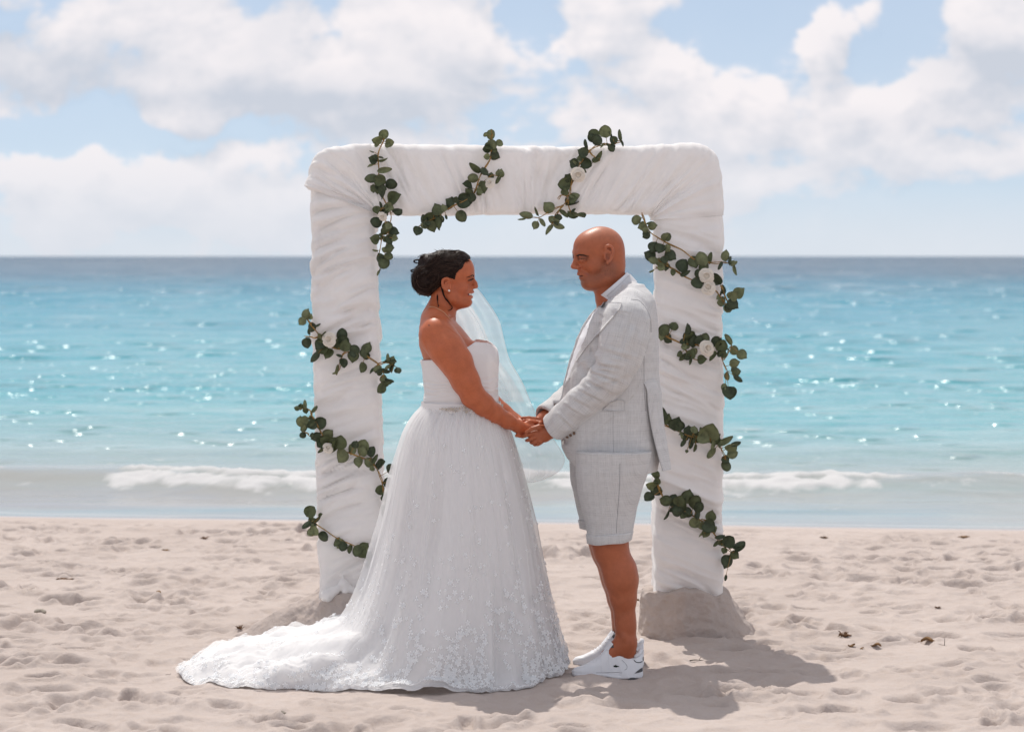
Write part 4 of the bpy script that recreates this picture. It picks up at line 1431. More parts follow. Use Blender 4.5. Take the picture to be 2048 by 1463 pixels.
SK = np.array([  # photo row, left, right outline, half depth
    (813, 846, 999, .158), (824, 838, 1002, .172), (840, 824, 1007, .19), (870, 809, 1019, .215), (920, 797, 1034, .245), (980, 786, 1049, .275), (1050, 770, 1064, .305),
    (1130, 747, 1080, .345), (1210, 717, 1097, .39), (1270, 690, 1112, .425), (1300, 674, 1120, .44)], float)
HEM = [(0, 1131, 1340), (20, 1128, 1354), (45, 1062, 1376), (70, 962, 1386), (90, 880, 1387), (105, 800, 1385), (120, 700, 1381), (135, 600, 1380), (150, 505, 1387), (160, 440, 1376), (170, 385, 1367),
       (180, 352, 1348), (190, 370, 1325), (200, 430, 1303), (212, 500, 1296), (225, 570, 1287), (238, 660, 1276), (252, 780, 1262), (270, 900, 1258), (300, 1020, 1275), (330, 1110, 1305)]


def skirt_surface(nT, off, fold_a, seed, train_puff=1.0):
    th = np.linspace(0, 2 * np.pi, nT, endpoint=False)
    deg = np.degrees(th)
    hd = [h[0] for h in HEM]
    hp = np.array([GR(h[1], h[2]) for h in HEM])
    hx = smooth_closed(hp[:, 0], hd, th, 2 if nT < 900 else 3); hy = smooth_closed(hp[:, 1], hd, th, 2 if nT < 900 else 3)
    nA, nB = 150, 90
    py = np.linspace(813, 1300, nA)
    L, R, B = (np.interp(py, SK[:, 0], SK[:, i]) for i in (1, 2, 3))
    k = np.hanning(13); k /= k.sum()
    sm = lambda v: np.convolve(np.pad(v, 6, mode='reflect', reflect_type='odd'), k, 'valid')
    L, R, B = sm(L), sm(R), sm(B)
    ct, st = np.cos(th)[:, None], np.sin(th)[:, None]
    n = 2.05
    sg = lambda v: np.sign(v) * np.abs(v) ** (2 / n)
    L, R = L + 5 * np.clip((py - 813) / 40, 0, 1), R - 5 * np.clip((py - 813) / 40, 0, 1)
    XA = (((L + R) / 2)[None] + ((R - L) / 2)[None] * sg(ct) - 1024) / 500.0
    YA = BY - B[None] * sg(st)
    ZA = np.broadcast_to(CAMZ - (py - 512) / 500.0, XA.shape).copy()
    hx, hy = hx[:, None], hy[:, None]
    Lh = np.hypot(hx - XA[:, -1:], hy - YA[:, -1:])
    train = np.clip((Lh - 0.06) / 0.35, 0, 1)
    train = train * train * (3 - 2 * train)
    # the row where the cloth starts to sweep out: near the sand in front, well up the skirt at the back
    iz = np.rint(nA - 1 - train[:, 0] * 52).astype(int)
    ar = np.arange(nT)
    x0, y0, z0 = (A_[ar, iz][:, None] for A_ in (XA, YA, ZA))
    dx, dy, dz = (A_[ar, iz][:, None] - A_[ar, iz - 5][:, None] for A_ in (XA, YA, ZA))
    t = np.linspace(0, 1, nB + 1)[None, 1:]
    k1 = z0 * 0.80 / np.abs(dz)
    p1x, p1y, p1z = x0 + dx * k1, y0 + dy * k1, z0 * 0.20
    p2x, p2y, p2z = p1x + (hx - p1x) * 0.28, p1y + (hy - p1y) * 0.28, 0.010 + 0.012 * train
    cb = lambda a0, a1, a2, a3: (1 - t) ** 3 * a0 + 3 * t * (1 - t) ** 2 * a1 + 3 * t * t * (1 - t) * a2 + t ** 3 * a3
    bx, by, bz = cb(x0, p1x, p2x, hx), cb(y0, p1y, p2y, hy), cb(z0, p1z, p2z, 0.006)
    # resample the standing part so that every line has nA points down to its sweep
    f_ = np.linspace(0, 1, nA)[None, :] * iz[:, None]
    i0 = np.minimum(f_.astype(int), nA - 2); fr_ = f_ - i0
    rs = lambda A_: A_[ar[:, None], i0] * (1 - fr_) + A_[ar[:, None], i0 + 1] * fr_
    XA, YA, ZA = rs(XA), rs(YA), rs(ZA)
    X = np.concatenate([XA, bx], 1); Y = np.concatenate([YA, by], 1); Z = np.concatenate([ZA, bz], 1)
    V = np.stack([X, Y, Z], -1)
    Q = grid_faces(nT, nA + nB, wrap_u=True)
    N = normals(V.reshape(-1, 3), Q).reshape(V.shape)
    if (N[:, :nA, 0] * ct).sum() < 0: Q = Q[:, ::-1]; N = -N
    s = np.concatenate([np.linspace(0, 1, nA), np.linspace(1, 1.35, nB)])[None, :]
    # long soft folds hanging from the waist; the train keeps folds that run towards its tip
    w = th[:, None] / (2 * np.pi)
    per = lambda fr, sd, q=0.0: perlin(np.cos(th)[:, None] * fr + 5 + q, np.sin(th)[:, None] * fr + 3 + q, s * 0.55, sd)
    g = np.clip((s - 0.02) / 0.5, 0, 1)
    fold = fold_a * g * (0.022 * per(2.2, seed) + 0.018 * (1 - 2 * np.abs(per(4.2, seed + 1))) + 0.006 * (1 - 2 * np.abs(per(8.5, seed + 2))))
    gather = fold_a * np.clip(1 - np.abs(s - 0.05) / 0.28, 0, 1) * 0.005 * (1 - 2 * np.abs(per(16, seed + 3)))
    fade = np.concatenate([np.ones(nA), np.linspace(1, 0.35, nB)])[None, :]
    fold = fold * (1 - (1 - fade) * train)
    fold = fold - 0.010 * g
    tt = np.concatenate([np.zeros(nA), np.linspace(0, 1, nB)])[None, :]
    bump = train * np.sin(np.pi * np.clip((tt - 0.3) / 0.7, 0, 1)) ** 0.8
    long_ = (1 - 2 * np.abs(perlin(Y * 7.5 + 0.35 * X, X * 1.4, 0.2, seed + 5))) * 0.020 + 0.016 * perlin(X * 4, Y * 6, 0.4, seed + 6)
    edge = train * np.clip((tt - 0.45) / 0.4, 0, 1)
    rum = 0.014 * fbm(X * 11, Y * 15, 0.3, 3, seed + 7)
    V = V + N * (fold + gather + off * np.clip(s * 6 + 0.25, 0, 1))[..., None]
    V[..., 2] += train_puff * (bump * (0.030 + 1.7 * long_) + edge * (1.6 * rum + 0.022) * np.clip((1.02 - tt) / 0.1, 0, 1))
    V[..., 2] = np.maximum(V[..., 2], 0.004 + off * 0.5)
    # the sand is not flat: ride over it
    low = np.clip((0.12 - V[..., 2]) / 0.1, 0, 1)
    sz = np.zeros_like(Z)
    ii = np.interp(V[..., 0], SX, np.arange(len(SX))).astype(int); jj = np.interp(V[..., 1], SY, np.arange(len(SY))).astype(int)
    sz = SZ[np.clip(ii, 0, len(SX) - 1), np.clip(jj, 0, len(SY) - 1)]
    for _ in range(3): sz[1:-1, 1:-1] = (sz[:-2, 1:-1] + sz[2:, 1:-1] + sz[1:-1, :-2] + sz[1:-1, 2:] + 2 * sz[1:-1, 1:-1]) / 6
    V[..., 2] += low * np.maximum(sz, -0.01)
    return V, Q, th, train[:, 0], nA, nB


V, Q, th, tr, nA, nB = skirt_surface(480, 0.0, 1.3, 80)
skirt = part('skirt', mesh_np('skirt', V.reshape(-1, 3), Q), M['lining'], bride)
TV, TQ, tth, ttr, nA, nB = skirt_surface(960, 0.012, 1.7, 80, 1.1)
# scalloped hem of the tulle
sc_ = 0.012 * np.abs(np.sin(tth * 46)) * np.clip(ttr * 1.5, 0.2, 1)
outw = TV[:, -1] - TV[:, -4]; outw /= np.linalg.norm(outw, axis=1, keepdims=True) + 1e-9
for i in range(8): TV[:, -1 - i] += outw * (sc_ * (1 - i / 8))[:, None]
part('tulle_layer', mesh_np('tulle_layer', TV.reshape(-1, 3), TQ), M['tulle'], skirt)


def lace_flowers():
    """small embroidered blossoms and sprigs laid on the tulle, thick along the hem, thinning upwards"""
    rg = np.random.default_rng(5)
    N = normals(TV.reshape(-1, 3), TQ).reshape(TV.shape)
    nT, nV = TV.shape[:2]
    d1 = TV[:, 1:] - TV[:, :-1]
    arc = np.concatenate([np.zeros((nT, 1)), np.cumsum(np.linalg.norm(d1, axis=2), axis=1)], 1)
    total = arc[:, -1]
    b = Bag()
    petal = []
    def blossom(c, n, r, a0, npet):
        n = n / np.linalg.norm(n)
        e1 = np.cross(n, [0, 1, 0.3]); e1 /= np.linalg.norm(e1); e2 = np.cross(n, e1)
        for q in range(npet):
            a = a0 + q * 2 * np.pi / npet
            o, s_ = e1 * math.cos(a) + e2 * math.sin(a), -e1 * math.sin(a) + e2 * math.cos(a)
            V = [c + n * 0.001, c + o * r * 0.5 + s_ * r * 0.34 + n * 0.0025, c + o * r + s_ * r * 0.12 + n * 0.0015, c + o * r - s_ * r * 0.12 + n * 0.0015, c + o * r * 0.5 - s_ * r * 0.34 + n * 0.0025]
            b.add(V, [(0, 1, 2, 3)], [(0, 3, 4)])
    cnt = 0
    while cnt < 2600:
        i = rg.integers(nT); 
        up = rg.exponential(0.16) if rg.random() < 0.86 else rg.uniform(0, 1.0)
        if tr_at(i) > 0.3: up = rg.exponential(0.16) if rg.random() < 0.75 else rg.uniform(0, 0.9)
        s = total[i] - up
        if s < 0.16: continue
        # crowd the blossoms into sprays
        if perlin(tth[i] * 5, up * 6, 0.2, 77) < -0.12 and up > 0.03: continue
        j = int(np.searchsorted(arc[i], s)); j = min(max(j, 1), nV - 2)
        c, n = TV[i, j], N[i, j]
        if n[2] < -0.2: n = -n
        r = rg.uniform(0.006, 0.0135) if up < 0.45 else rg.uniform(0.004, 0.009)
        blossom(c + n * 0.0015, n, r, rg.uniform(0, 6.28), 5 if rg.random() < 0.7 else 3)
        cnt += 1
    o = part('lace_flower', b.mesh('lace_flower', False), M['lace'], skirt)
    o['kind'] = 'stuff'


def tr_at(i): return ttr[i]


lace_flowers()


def belt():
    rg = np.random.default_rng(9)
    b = Bag(); base = Bag()
    th = np.radians(np.linspace(-40, 100, 60))
    rowsb = []
    L, R, Bh = 847, 997.5, .163
    def pt(a, py, off=0):
        n = 2.15; sg = lambda v: np.sign(v) * np.abs(v) ** (2 / n)
        x = ((L + R) / 2 + ((R - L) / 2 + off * 500) * sg(math.cos(a)) - 1024) / 500
        return np.array([x, BY - (Bh + off) * sg(math.sin(a)), CAMZ - (py - 512) / 500])
    ico = bpy_ico()
    for k in range(430):
        dg = rg.uniform(-45, 118)
        hw = np.interp(dg, [-45, 0, 60, 88, 104, 118], [2, 5, 9, 6.5, 3.5, 0.6])
        c = pt(math.radians(dg), 812.5 + rg.uniform(-1, 1) * hw, 0.016)
        b.add(ico[0] * rg.uniform(0.0013, 0.0029) + c, None, ico[1])
    o = part('crystal_belt', b.mesh('crystal_belt', False), M['crystal'], bride); o['kind'] = 'stuff'
    rib = np.array([[pt(a, y, 0.009) for y in (803, 808, 813, 818, 822)] for a in np.radians(np.linspace(0, 360, 90, endpoint=False))])
    part('ribbon', mesh_np('ribbon', rib.reshape(-1, 3), grid_faces(90, 5, wrap_u=True)), M['satin'], bride)


def bpy_ico():
    t = (1 + 5 ** .5) / 2
    v = np.array([(-1, t, 0), (1, t, 0), (-1, -t, 0), (1, -t, 0), (0, -1, t), (0, 1, t), (0, -1, -t), (0, 1, -t), (t, 0, -1), (t, 0, 1), (-t, 0, -1), (-t, 0, 1)])
    f = np.array([(0, 11, 5), (0, 5, 1), (0, 1, 7), (0, 7, 10), (0, 10, 11), (1, 5, 9), (5, 11, 4), (11, 10, 2), (10, 7, 6), (7, 1, 8), (3, 9, 4), (3, 4, 2), (3, 2, 6), (3, 6, 8), (3, 8, 9), (4, 9, 5), (2, 4, 11), (6, 2, 10), (8, 6, 7), (9, 8, 1)])
    return v / np.linalg.norm(v[0]), f


belt()


# --- the veil: a soft length of tulle from the comb, blown forward behind her
def veil():
    rows = [(522, 846, 872, .03), (545, 852, 905, .09), (570, 862, 946, .13), (600, 872, 972, .17), (640, 890, 998, .22), (680, 905, 1009, .25), (720, 920, 1020, .27), (765, 935, 1044, .28),
            (810, 948, 1062, .28), (850, 962, 1083, .27), (885, 980, 1113, .26), (918, 1000, 1131, .25), (942, 1020, 1118, .24), (958, 1034, 1086, .24), (964, 1046, 1062, .24)]
    r = spline(rows, 110)
    nS = 90
    s = np.linspace(0, 1, nS)
    for layer in range(2):
        Vv = []
        for i, (py, a, b, d) in enumerate(r):
            t = i / 109
            bb = b - layer * (b - a) * (0.16 + 0.22 * math.sin(t * 5 + 0.6)) * (1 if 0.12 < t < 0.97 else 0.3)
            px = a + (bb - a) * s
            y = BY + d + 0.05 * layer + 0.030 * np.sin(s * 9 + t * 6 + layer * 1.3) * min(1, t * 4) + 0.016 * np.sin(s * 21 - t * 9 + layer) * min(1, t * 4)
            px = px + 3.0 * np.sin(t * 14 + layer) * s * t
            Vv.append(np.stack([(px - 1024) / F * y, y, CAMZ - (py - 512) / F * y], 1))
        Vv = np.array(Vv)[:(110, 62)[layer]]             # the upper layer is a short blusher over the long one
        o = part('veil' , mesh_np('veil', Vv.reshape(-1, 3), grid_faces(len(Vv), nS)), M['veil'], bride)
        bag = Bag(); bag.tube(Vv[6:, -1][::1], 0.0007, 5)
        if layer == 0: bag.tube(Vv[-1, ::-1], 0.0007, 5)
        part('cord_edge', bag.mesh('cord_edge'), M['veil_cord'], o)


veil()


# ------------------------------------------------------------------ the groom
GY = 10.05
Z2 = Frame(1120, 440, 9.141, GY)     # enlargement of his head
Z5 = Frame(1100, 560, 3.658, GY)     # enlargement of the jacket
Z3g = Frame(1000, 790, 11.256, 10.0)
ZS = Frame(1120, 1230, 9.755, 9.93)  # near shoe
ZL = Frame(1100, 880, 2.925, 9.93)   # legs

groom = empty('person', (0.43, GY, 0.0), 'bald person in an open light grey checked linen jacket, matching shorts and white trainers', 'person')
SKIN_G = np.array([0.39, 0.114, 0.051])
YAW = math.radians(19)


def G(u, v, w=0.0):
    """his head: enlargement position of the straight profile, w sideways (plus = his left, towards the viewer), turned by YAW"""
    k = Z2.r(1)
    c = Z2.p(760, v)
    f = (760 - u) * (1 + 0.055 * min(1, max(0, (560 - u) / 300))) * k; s = w * k
    return c + np.array([-f * math.cos(YAW) + s * math.sin(YAW), -f * math.sin(YAW) - s * math.cos(YAW), 0])


RG = np.array([[-math.cos(YAW), -math.sin(YAW), 0], [math.sin(YAW), -math.cos(YAW), 0], [0, 0, 1]])   # local axes: forward, left, up


def jx(u): return Z5.p(u, 0)[0]
def jz(v): return Z5.p(0, v)[2]


TORSO = [  # v, front u, back u, half depth
    (52, 545, 668, .085), (78, 500, 705, .125), (110, 445, 735, .165), (150, 395, 758, .195), (220, 318, 776, .212), (320, 250, 786, .216), (420, 200, 788, .215), (520, 165, 788, .212), (640, 128, 790, .208),
    (740, 100, 793, .206), (860, 80, 797, .207), (980, 70, 801, .209), (1100, 72, 802, .211), (1200, 82, 800, .213), (1290, 108, 797, .214), (1345, 150, 793, .214), (1388, 200, 788, .213)]


def torso_rows(inset=0.0, inset_front=None):
    fi = inset if inset_front is None else inset_front
    return [(jz(v), jx(a) + fi, jx(b) - inset, GY, max(h - inset, .02)) for v, a, b, h in TORSO]


def build_groom_body():
    f = Field((0.0, 9.70, -0.005), (0.66, 10.42, 1.80), 0.05, axes=[[(0.0, 0.20, 0.0028), (0.20, 0.50, 0.0021), (0.50, 0.66, 0.005)], [(9.70, 10.42, 0.0028)], [(-0.005, 0.75, 0.0045), (0.75, 1.02, 0.0028), (1.02, 1.50, 0.006), (1.50, 1.80, 0.0021)]])
    k = Z2.r(1)
    def E(u, v, w, rf, rz, rl, kk, **kw): f.ell(G(u, v, w), (rf * k, rl * k, rz * k), kk, R=RG, **kw)
    # torso inside the clothes
    f.loft([(z, a, b, y, h) for z, a, b, y, h in torso_rows(0.03) if z < 1.49], 0.0, 2.1)
    # head
    E(745, 505, 0, 440, 390, 345, 0.01)
    E(480, 520, 0, 242, 265, 275, 0.03)
    E(930, 750, 0, 258, 310, 270, 0.03)
    E(600, 800, 0, 312, 390, 225, 0.03)
    E(446, 965, 0, 106, 112, 128, 0.015)
    for s in (-1, 1):
        f.chain([(G(800, 890, s * 240), 105 * k), (G(760, 1060, s * 215), 110 * k), (G(530, 1135, s * 85), 112 * k)], 0.02)
        f.ell(G(560, 830, s * 190), (132 * k,) * 3, 0.02)
        f.chain([(G(302, 606, s * 40), 50 * k), (G(336, 594, s * 140), 58 * k), (G(402, 610, s * 225), 54 * k)], 0.012)
        f.ell(G(272, 706, s * 158), (90 * k, 88 * k, 62 * k), 0.010, sub=True)
        f.ell(G(360, 708, s * 160), (66 * k,) * 3, 0.006)
        f.chain([(G(310, 680, s * 95), 19 * k), (G(303, 672, s * 165), 21 * k), (G(365, 690, s * 232), 17 * k)], 0.006)
        f.chain([(G(318, 738, s * 105), 17 * k), (G(318, 744, s * 165), 18 * k), (G(372, 728, s * 228), 16 * k)], 0.008)
        f.ell(G(304, 864, s * 64), (56 * k, 44 * k, 42 * k), 0.006)
        f.ell(G(282, 888, s * 40), (20 * k, 17 * k, 14 * k), 0.004, sub=True)
        f.chain([(G(342, 982, 0), 36 * k), (G(366, 974, s * 70), 33 * k), (G(430, 998, s * 118), 24 * k)], 0.006)
        f.chain([(G(386, 1062, 0), 40 * k), (G(400, 1052, s * 60), 37 * k), (G(436, 1014, s * 116), 24 * k)], 0.006)
        f.chain([(G(372, 1128, 0), 22 * k), (G(402, 1122, s * 70), 18 * k)], 0.012, sub=True)
        f.chain([(G(330, 1024, 0), 14 * k), (G(362, 1014, s * 70), 13 * k), (G(418, 1005, s * 112), 9 * k)], 0.003, sub=True)
        f.chain([(G(345, 900, s * 100), 16 * k), (G(430, 960, s * 165), 12 * k)], 0.016, sub=True)      # fold from nose to mouth
        # ears
        f.ell(G(740, 620, s * 345), (75 * k, 30 * k, 130 * k), 0.01, R=RG)
        f.chain([(G(a - 48, b, s * c), 23 * k) for a, b, c in spline([(735, 560, 350), (742, 498, 372), (800, 468, 392), (860, 510, 400), (872, 610, 398), (838, 710, 382), (790, 770, 362)], 22)], 0.004)
        f.chain([(G(752, 755, s * 362), 24 * k), (G(734, 792, s * 355), 28 * k)], 0.006)
        f.chain([(G(720, 545, s * 378), 12 * k), (G(775, 580, s * 388), 13 * k), (G(770, 680, s * 378), 13 * k)], 0.004)
        f.ell(G(728, 660, s * 385), (36 * k, 26 * k, 58 * k), 0.005, R=RG, sub=True)
        f.chain([(G(690, 630, s * 348), 18 * k), (G(698, 700, s * 348), 17 * k)], 0.006)
    f.chain([(G(312, 640), 38 * k), (G(276, 745), 36 * k), (G(242, 845), 52 * k)], 0.009)
    E(505, 1140, 0, 95, 98, 125, 0.02)
    E(640, 1165, 0, 200, 105, 190, 0.03)
    f.chain([(G(900, 900), 285 * k), (G(930, 1150), 262 * k), (G(950, 1420), 290 * k)], 0.025)
    f.chain([(G(910, 1250), 235 * k), (Z5.p(478, 210), .070)], 0.02)
    # arms inside the sleeves, hands closed on hers
    f.chain([(Z5.p(560, 300, -.2), .07), (Z5.p(455, 690, -.232), .050), (Z5.p(240, 890, -.175), .038), (Z5.p(110, 1010, -.140), .032), (Z3g.p(1150, 800, -.066), .028)], 0.02)
    f.chain([(Z5.p(520, 300, .2), .07), (Z5.p(400, 690, .225), .050), (Z5.p(170, 860, .13), .036), (Z5.p(-25, 1005, .02), .029), (Z3g.p(980, 530, .055), .026)], 0.02)
    z = Z3g.r(1); p = lambda a, b, d=0: Z3g.p(a, b, d)
    # near hand: back of the hand towards the viewer, thumb on top, fingers wrapping under her hand
    ax = np.array([[-0.97, 0, -0.2], [0.0, -1.0, 0.0], [-0.2, 0, 0.97]])
    f.ell(p(985, 868, -.068), (200 * z, .0160, 195 * z), 0.010, R=ax)
    f.chain([(p(1150, 800, -.066), 150 * z), (p(1040, 830, -.070), 120 * z)], 0.014)
    f.chain([(p(800, 826, -.074), 52 * z), (p(700, 858, -.080), 49 * z), (p(590, 902, -.078), 45 * z), (p(500, 935, -.060), 40 * z)], 0.002)
    f.chain([(p(810, 922, -.076), 52 * z), (p(725, 966, -.081), 48 * z), (p(640, 1008, -.074), 44 * z), (p(596, 1018, -.050), 40 * z)], 0.002)
    f.chain([(p(850, 1008, -.073), 48 * z), (p(785, 1050, -.077), 45 * z), (p(715, 1070, -.067), 41 * z), (p(690, 1060, -.046), 37 * z)], 0.002)
    f.chain([(p(920, 1070, -.068), 42 * z), (p(850, 1110, -.070), 38 * z), (p(780, 1118, -.060), 33 * z), (p(755, 1105, -.045), 30 * z)], 0.002)
    f.chain([(p(985, 745, -.072), 84 * z), (p(880, 712, -.086), 62 * z), (p(730, 752, -.096), 50 * z), (p(580, 838, -.092), 38 * z)], 0.004)
    for a, b in ((850, 860), (865, 940), (890, 1010), (935, 1050)): f.ell(p(a, b, -.080), (38 * z,) * 3, 0.010)
    # far hand: over the far side of her wrist
    f.ell(p(880, 585, .045), (150 * z, .017, 95 * z), 0.014)
    f.chain([(p(980, 545, .055), 120 * z), (p(900, 580, .046), 95 * z)], 0.014)
    f.chain([(p(800, 535, .030), 52 * z), (p(650, 515, .020), 46 * z), (p(490, 512, .008), 36 * z)], 0.005)
    f.chain([(p(800, 600, .022), 56 * z), (p(660, 590, .008), 52 * z), (p(530, 575, -.006), 42 * z)], 0.005)
    f.chain([(p(820, 650, .030), 50 * z), (p(690, 660, .018), 46 * z), (p(580, 650, .008), 38 * z)], 0.005)
    f.chain([(p(840, 700, .036), 46 * z), (p(730, 715, .028), 40 * z), (p(640, 710, .018), 32 * z)], 0.005)
    f.chain([(p(900, 640, .010), 58 * z), (p(800, 680, -.010), 48 * z), (p(700, 690, -.018), 38 * z)], 0.006)
    # legs
    q = lambda u, v, d: ZL.p(u, v, d)
    for dd, ou in ((-.03, 0), (.30, -16)):
        f.chain([(q(362 + ou, 250, dd), .085), (q(350 + ou, 470, dd), .076), (q(348 + ou, 590, dd), .0715), (q(362 + ou, 660, dd), .0655)], 0.02)
        f.chain([(q(362 + ou, 660, dd), .0640), (q(404 + ou, 760, dd), .0670), (q(417 + ou, 820, dd), .0655), (q(427 + ou, 920, dd), .0515), (q(438 + ou, 1040, dd), .0395), (q(442 + ou, 1090, dd), .0390)], 0.02)
        f.chain([(q(442 + ou, 1090, dd), .0385), (q(446 + ou, 1180, dd), .0370), (q(452 + ou, 1235, dd), .035)], 0.02)
        f.chain([(q(440 + ou, 1180, dd), .040), (q(340 + ou, 1265, dd), .033)], 0.02)
        f.ell(q(432 + ou, 1148, dd - .034), (.013, .012, .016), 0.012)
        f.ell(q(330 + ou, 640, dd), (.045, .045, .055), 0.02)
    V, Q = f.mesh(1)
    for _ in range(3):
        V = np.where((V[:, 2] < 1.45)[:, None], lap(V, Q, 0.5), V)
    tint = np.tile(SKIN_G, (len(V), 1))
    def paint(w, col): tint[:] = tint * (1 - w[:, None]) + np.array(col) * w[:, None]
    # sun sheen painted on the crown, stubble shade; ruddy ears and neck
    hd = V[:, 2] > G(0, 700)[2]
    paint(np.clip((V[:, 2] - G(0, 430)[2]) / 0.07, 0, 1) * 0.6, (0.47, 0.22, 0.145))
    d, _ = seg_dist(V, G(520, 1130, 0), G(790, 900, 260)); paint(smooth01(d, 0.02, 0.055) * 0.4, (0.24, 0.105, 0.068))
    d, _ = seg_dist(V, G(400, 1080, 0), G(430, 1100, 90)); paint(smooth01(d, 0.01, 0.03) * 0.3, (0.25, 0.11, 0.07))
    d, _ = seg_dist(V, G(760, 520, 390), G(760, 720, 370)); paint(smooth01(d, 0.012, 0.024) * 0.5, (0.46, 0.15, 0.085))
    d, _ = seg_dist(V, G(250, 860, 0), G(320, 870, 60)); paint(smooth01(d, 0.006, 0.02) * 0.4, (0.44, 0.13, 0.075))
    for s in (-1, 1):
        for a, b in (((352, 985, 0), (375, 975, s * 70)), ((375, 975, s * 70), (440, 1000, s * 125)), ((392, 1062, 0), (405, 1050, s * 60)), ((405, 1050, s * 60), (448, 1010, s * 120))):
            d, _ = seg_dist(V, G(*a), G(*b)); paint(smooth01(d, 28 * k, 38 * k) * 0.5, (0.32, 0.085, 0.06))
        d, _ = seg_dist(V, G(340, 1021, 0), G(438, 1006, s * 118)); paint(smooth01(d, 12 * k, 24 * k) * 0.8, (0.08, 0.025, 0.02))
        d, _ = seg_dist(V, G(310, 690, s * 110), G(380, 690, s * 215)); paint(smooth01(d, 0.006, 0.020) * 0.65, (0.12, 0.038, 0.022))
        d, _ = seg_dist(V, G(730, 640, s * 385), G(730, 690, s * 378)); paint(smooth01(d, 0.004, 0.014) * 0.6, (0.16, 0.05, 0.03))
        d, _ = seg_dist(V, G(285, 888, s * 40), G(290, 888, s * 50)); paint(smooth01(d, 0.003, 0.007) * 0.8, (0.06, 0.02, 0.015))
    d, _ = seg_dist(V, G(480, 1120, 0), G(760, 930, 240)); w = smooth01(d, 0.02, 0.06)
    rg = np.random.default_rng(8)
    tint *= (1 - w * 0.35 * rg.random(len(V)))[:, None]                  # a day's stubble
    return V, Q, tint


V, Q, tint = build_groom_body()
G_BVH = bvh(V, Q)
me = mesh_np('body', V, Q); attr(me, 'tint', tint)
part('body', me, M['skin'], groom)


def groom_face():
    k = Z2.r(1)
    for s in (-1, 1):
        b = Bag()
        pts = hug(G_BVH, spline([G(285, 640, s * 65), G(308, 622, s * 140), G(350, 620, s * 200), G(425, 644, s * 245)], 14), 0.0006)
        b.tube(pts, np.interp(np.linspace(0, 1, 14), [0, .3, .8, 1], [.0026, .0034, .0026, .0010]), 6)
        part('eyebrow', b.mesh('eyebrow'), M['brow'], groom)
        c = G(352, 710, s * 161); r = 60 * k
        th, ph = np.meshgrid(np.linspace(0, np.pi, 11), np.linspace(0, 2 * np.pi, 14, endpoint=False), indexing='ij')
        L = np.stack([np.cos(th), np.sin(th) * np.cos(ph), np.sin(th) * np.sin(ph)], -1).reshape(-1, 3)
        S = (L @ RG) * r + c
        e = part('eye', mesh_np('eye', S, grid_faces(11, 14, wrap_v=True)), M['eyeball'], groom)
        part('iris', mesh_np('iris', (S - c)[:14 * 4] * 1.05 + c, grid_faces(4, 14, wrap_v=True)), M['iris'], e)
        b = Bag()
        b.tube(hug(G_BVH, spline([G(298, 690, s * 100), G(300, 692, s * 165), G(372, 706, s * 232)], 12), 0.0006), 0.0011, 5)
        part('eyelash', b.mesh('eyelash'), M['brow_fair'], groom)


groom_face()


def sleeve_mesh(bones, seed, y_out):
    pass


def weave_attr(me, V, bones=None, Q=None):
    """cloth coordinates: height and girth on the trunk, length and girth along the upper and the lower sleeve"""
    W = np.stack([V[:, 0] - 0.8 * (V[:, 1] - GY), V[:, 2]], 1)
    reg = np.zeros(len(V), int)
    if bones is not None:
        best = np.full(len(V), 9.0)
        for r, chain in enumerate(bones):
            A, Bq = np.asarray(chain[0][0], float), np.asarray(chain[-1][0], float)
            ax = (Bq - A) / np.linalg.norm(Bq - A)
            e1 = np.cross(ax, [0, 1, 0]); e1 /= np.linalg.norm(e1)
            for (a, ra), (b, rb) in zip(chain[:-1], chain[1:]):
                d, t = seg_dist(V, a, b)
                dd = d - (ra + (rb - ra) * t)
                m = (dd < best) & (dd < 0.012)
                best = np.where(m, dd, best)
                W[m, 0] = (V[m] - A) @ e1; W[m, 1] = (V[m] - A) @ ax + 0.2 * r
                reg[m] = r + 1
    attr(me, 'weave', W)
    e = np.zeros(len(V))
    if Q is not None and bones is not None:
        mixed = (reg[Q] != reg[Q][:, :1]).any(1)
        e[np.unique(Q[mixed])] = 1.0
    attr(me, 'seam_edge', e)


SLEEVE_N = [(Z5.p(575, 235, -.175), 158 * Z5.r(1)), (Z5.p(562, 300, -.225), 160 * Z5.r(1)), (Z5.p(540, 430, -.242), 168 * Z5.r(1)), (Z5.p(505, 560, -.245), 158 * Z5.r(1)), (Z5.p(455, 690, -.232), 136 * Z5.r(1))]
SLEEVE_N2 = [(Z5.p(455, 690, -.232), 134 * Z5.r(1)), (Z5.p(365, 785, -.200), 122 * Z5.r(1)), (Z5.p(240, 890, -.175), 110 * Z5.r(1)), (Z5.p(110, 1010, -.140), 104 * Z5.r(1)), (Z5.p(30, 1082, -.118), 104 * Z5.r(1))]
SLEEVE_F = [(Z5.p(540, 235, .17), 158 * Z5.r(1)), (Z5.p(505, 430, .235), 160 * Z5.r(1)), (Z5.p(400, 690, .225), 130 * Z5.r(1)), (Z5.p(170, 860, .13), 108 * Z5.r(1)), (Z5.p(-25, 1005, .02), 98 * Z5.r(1))]


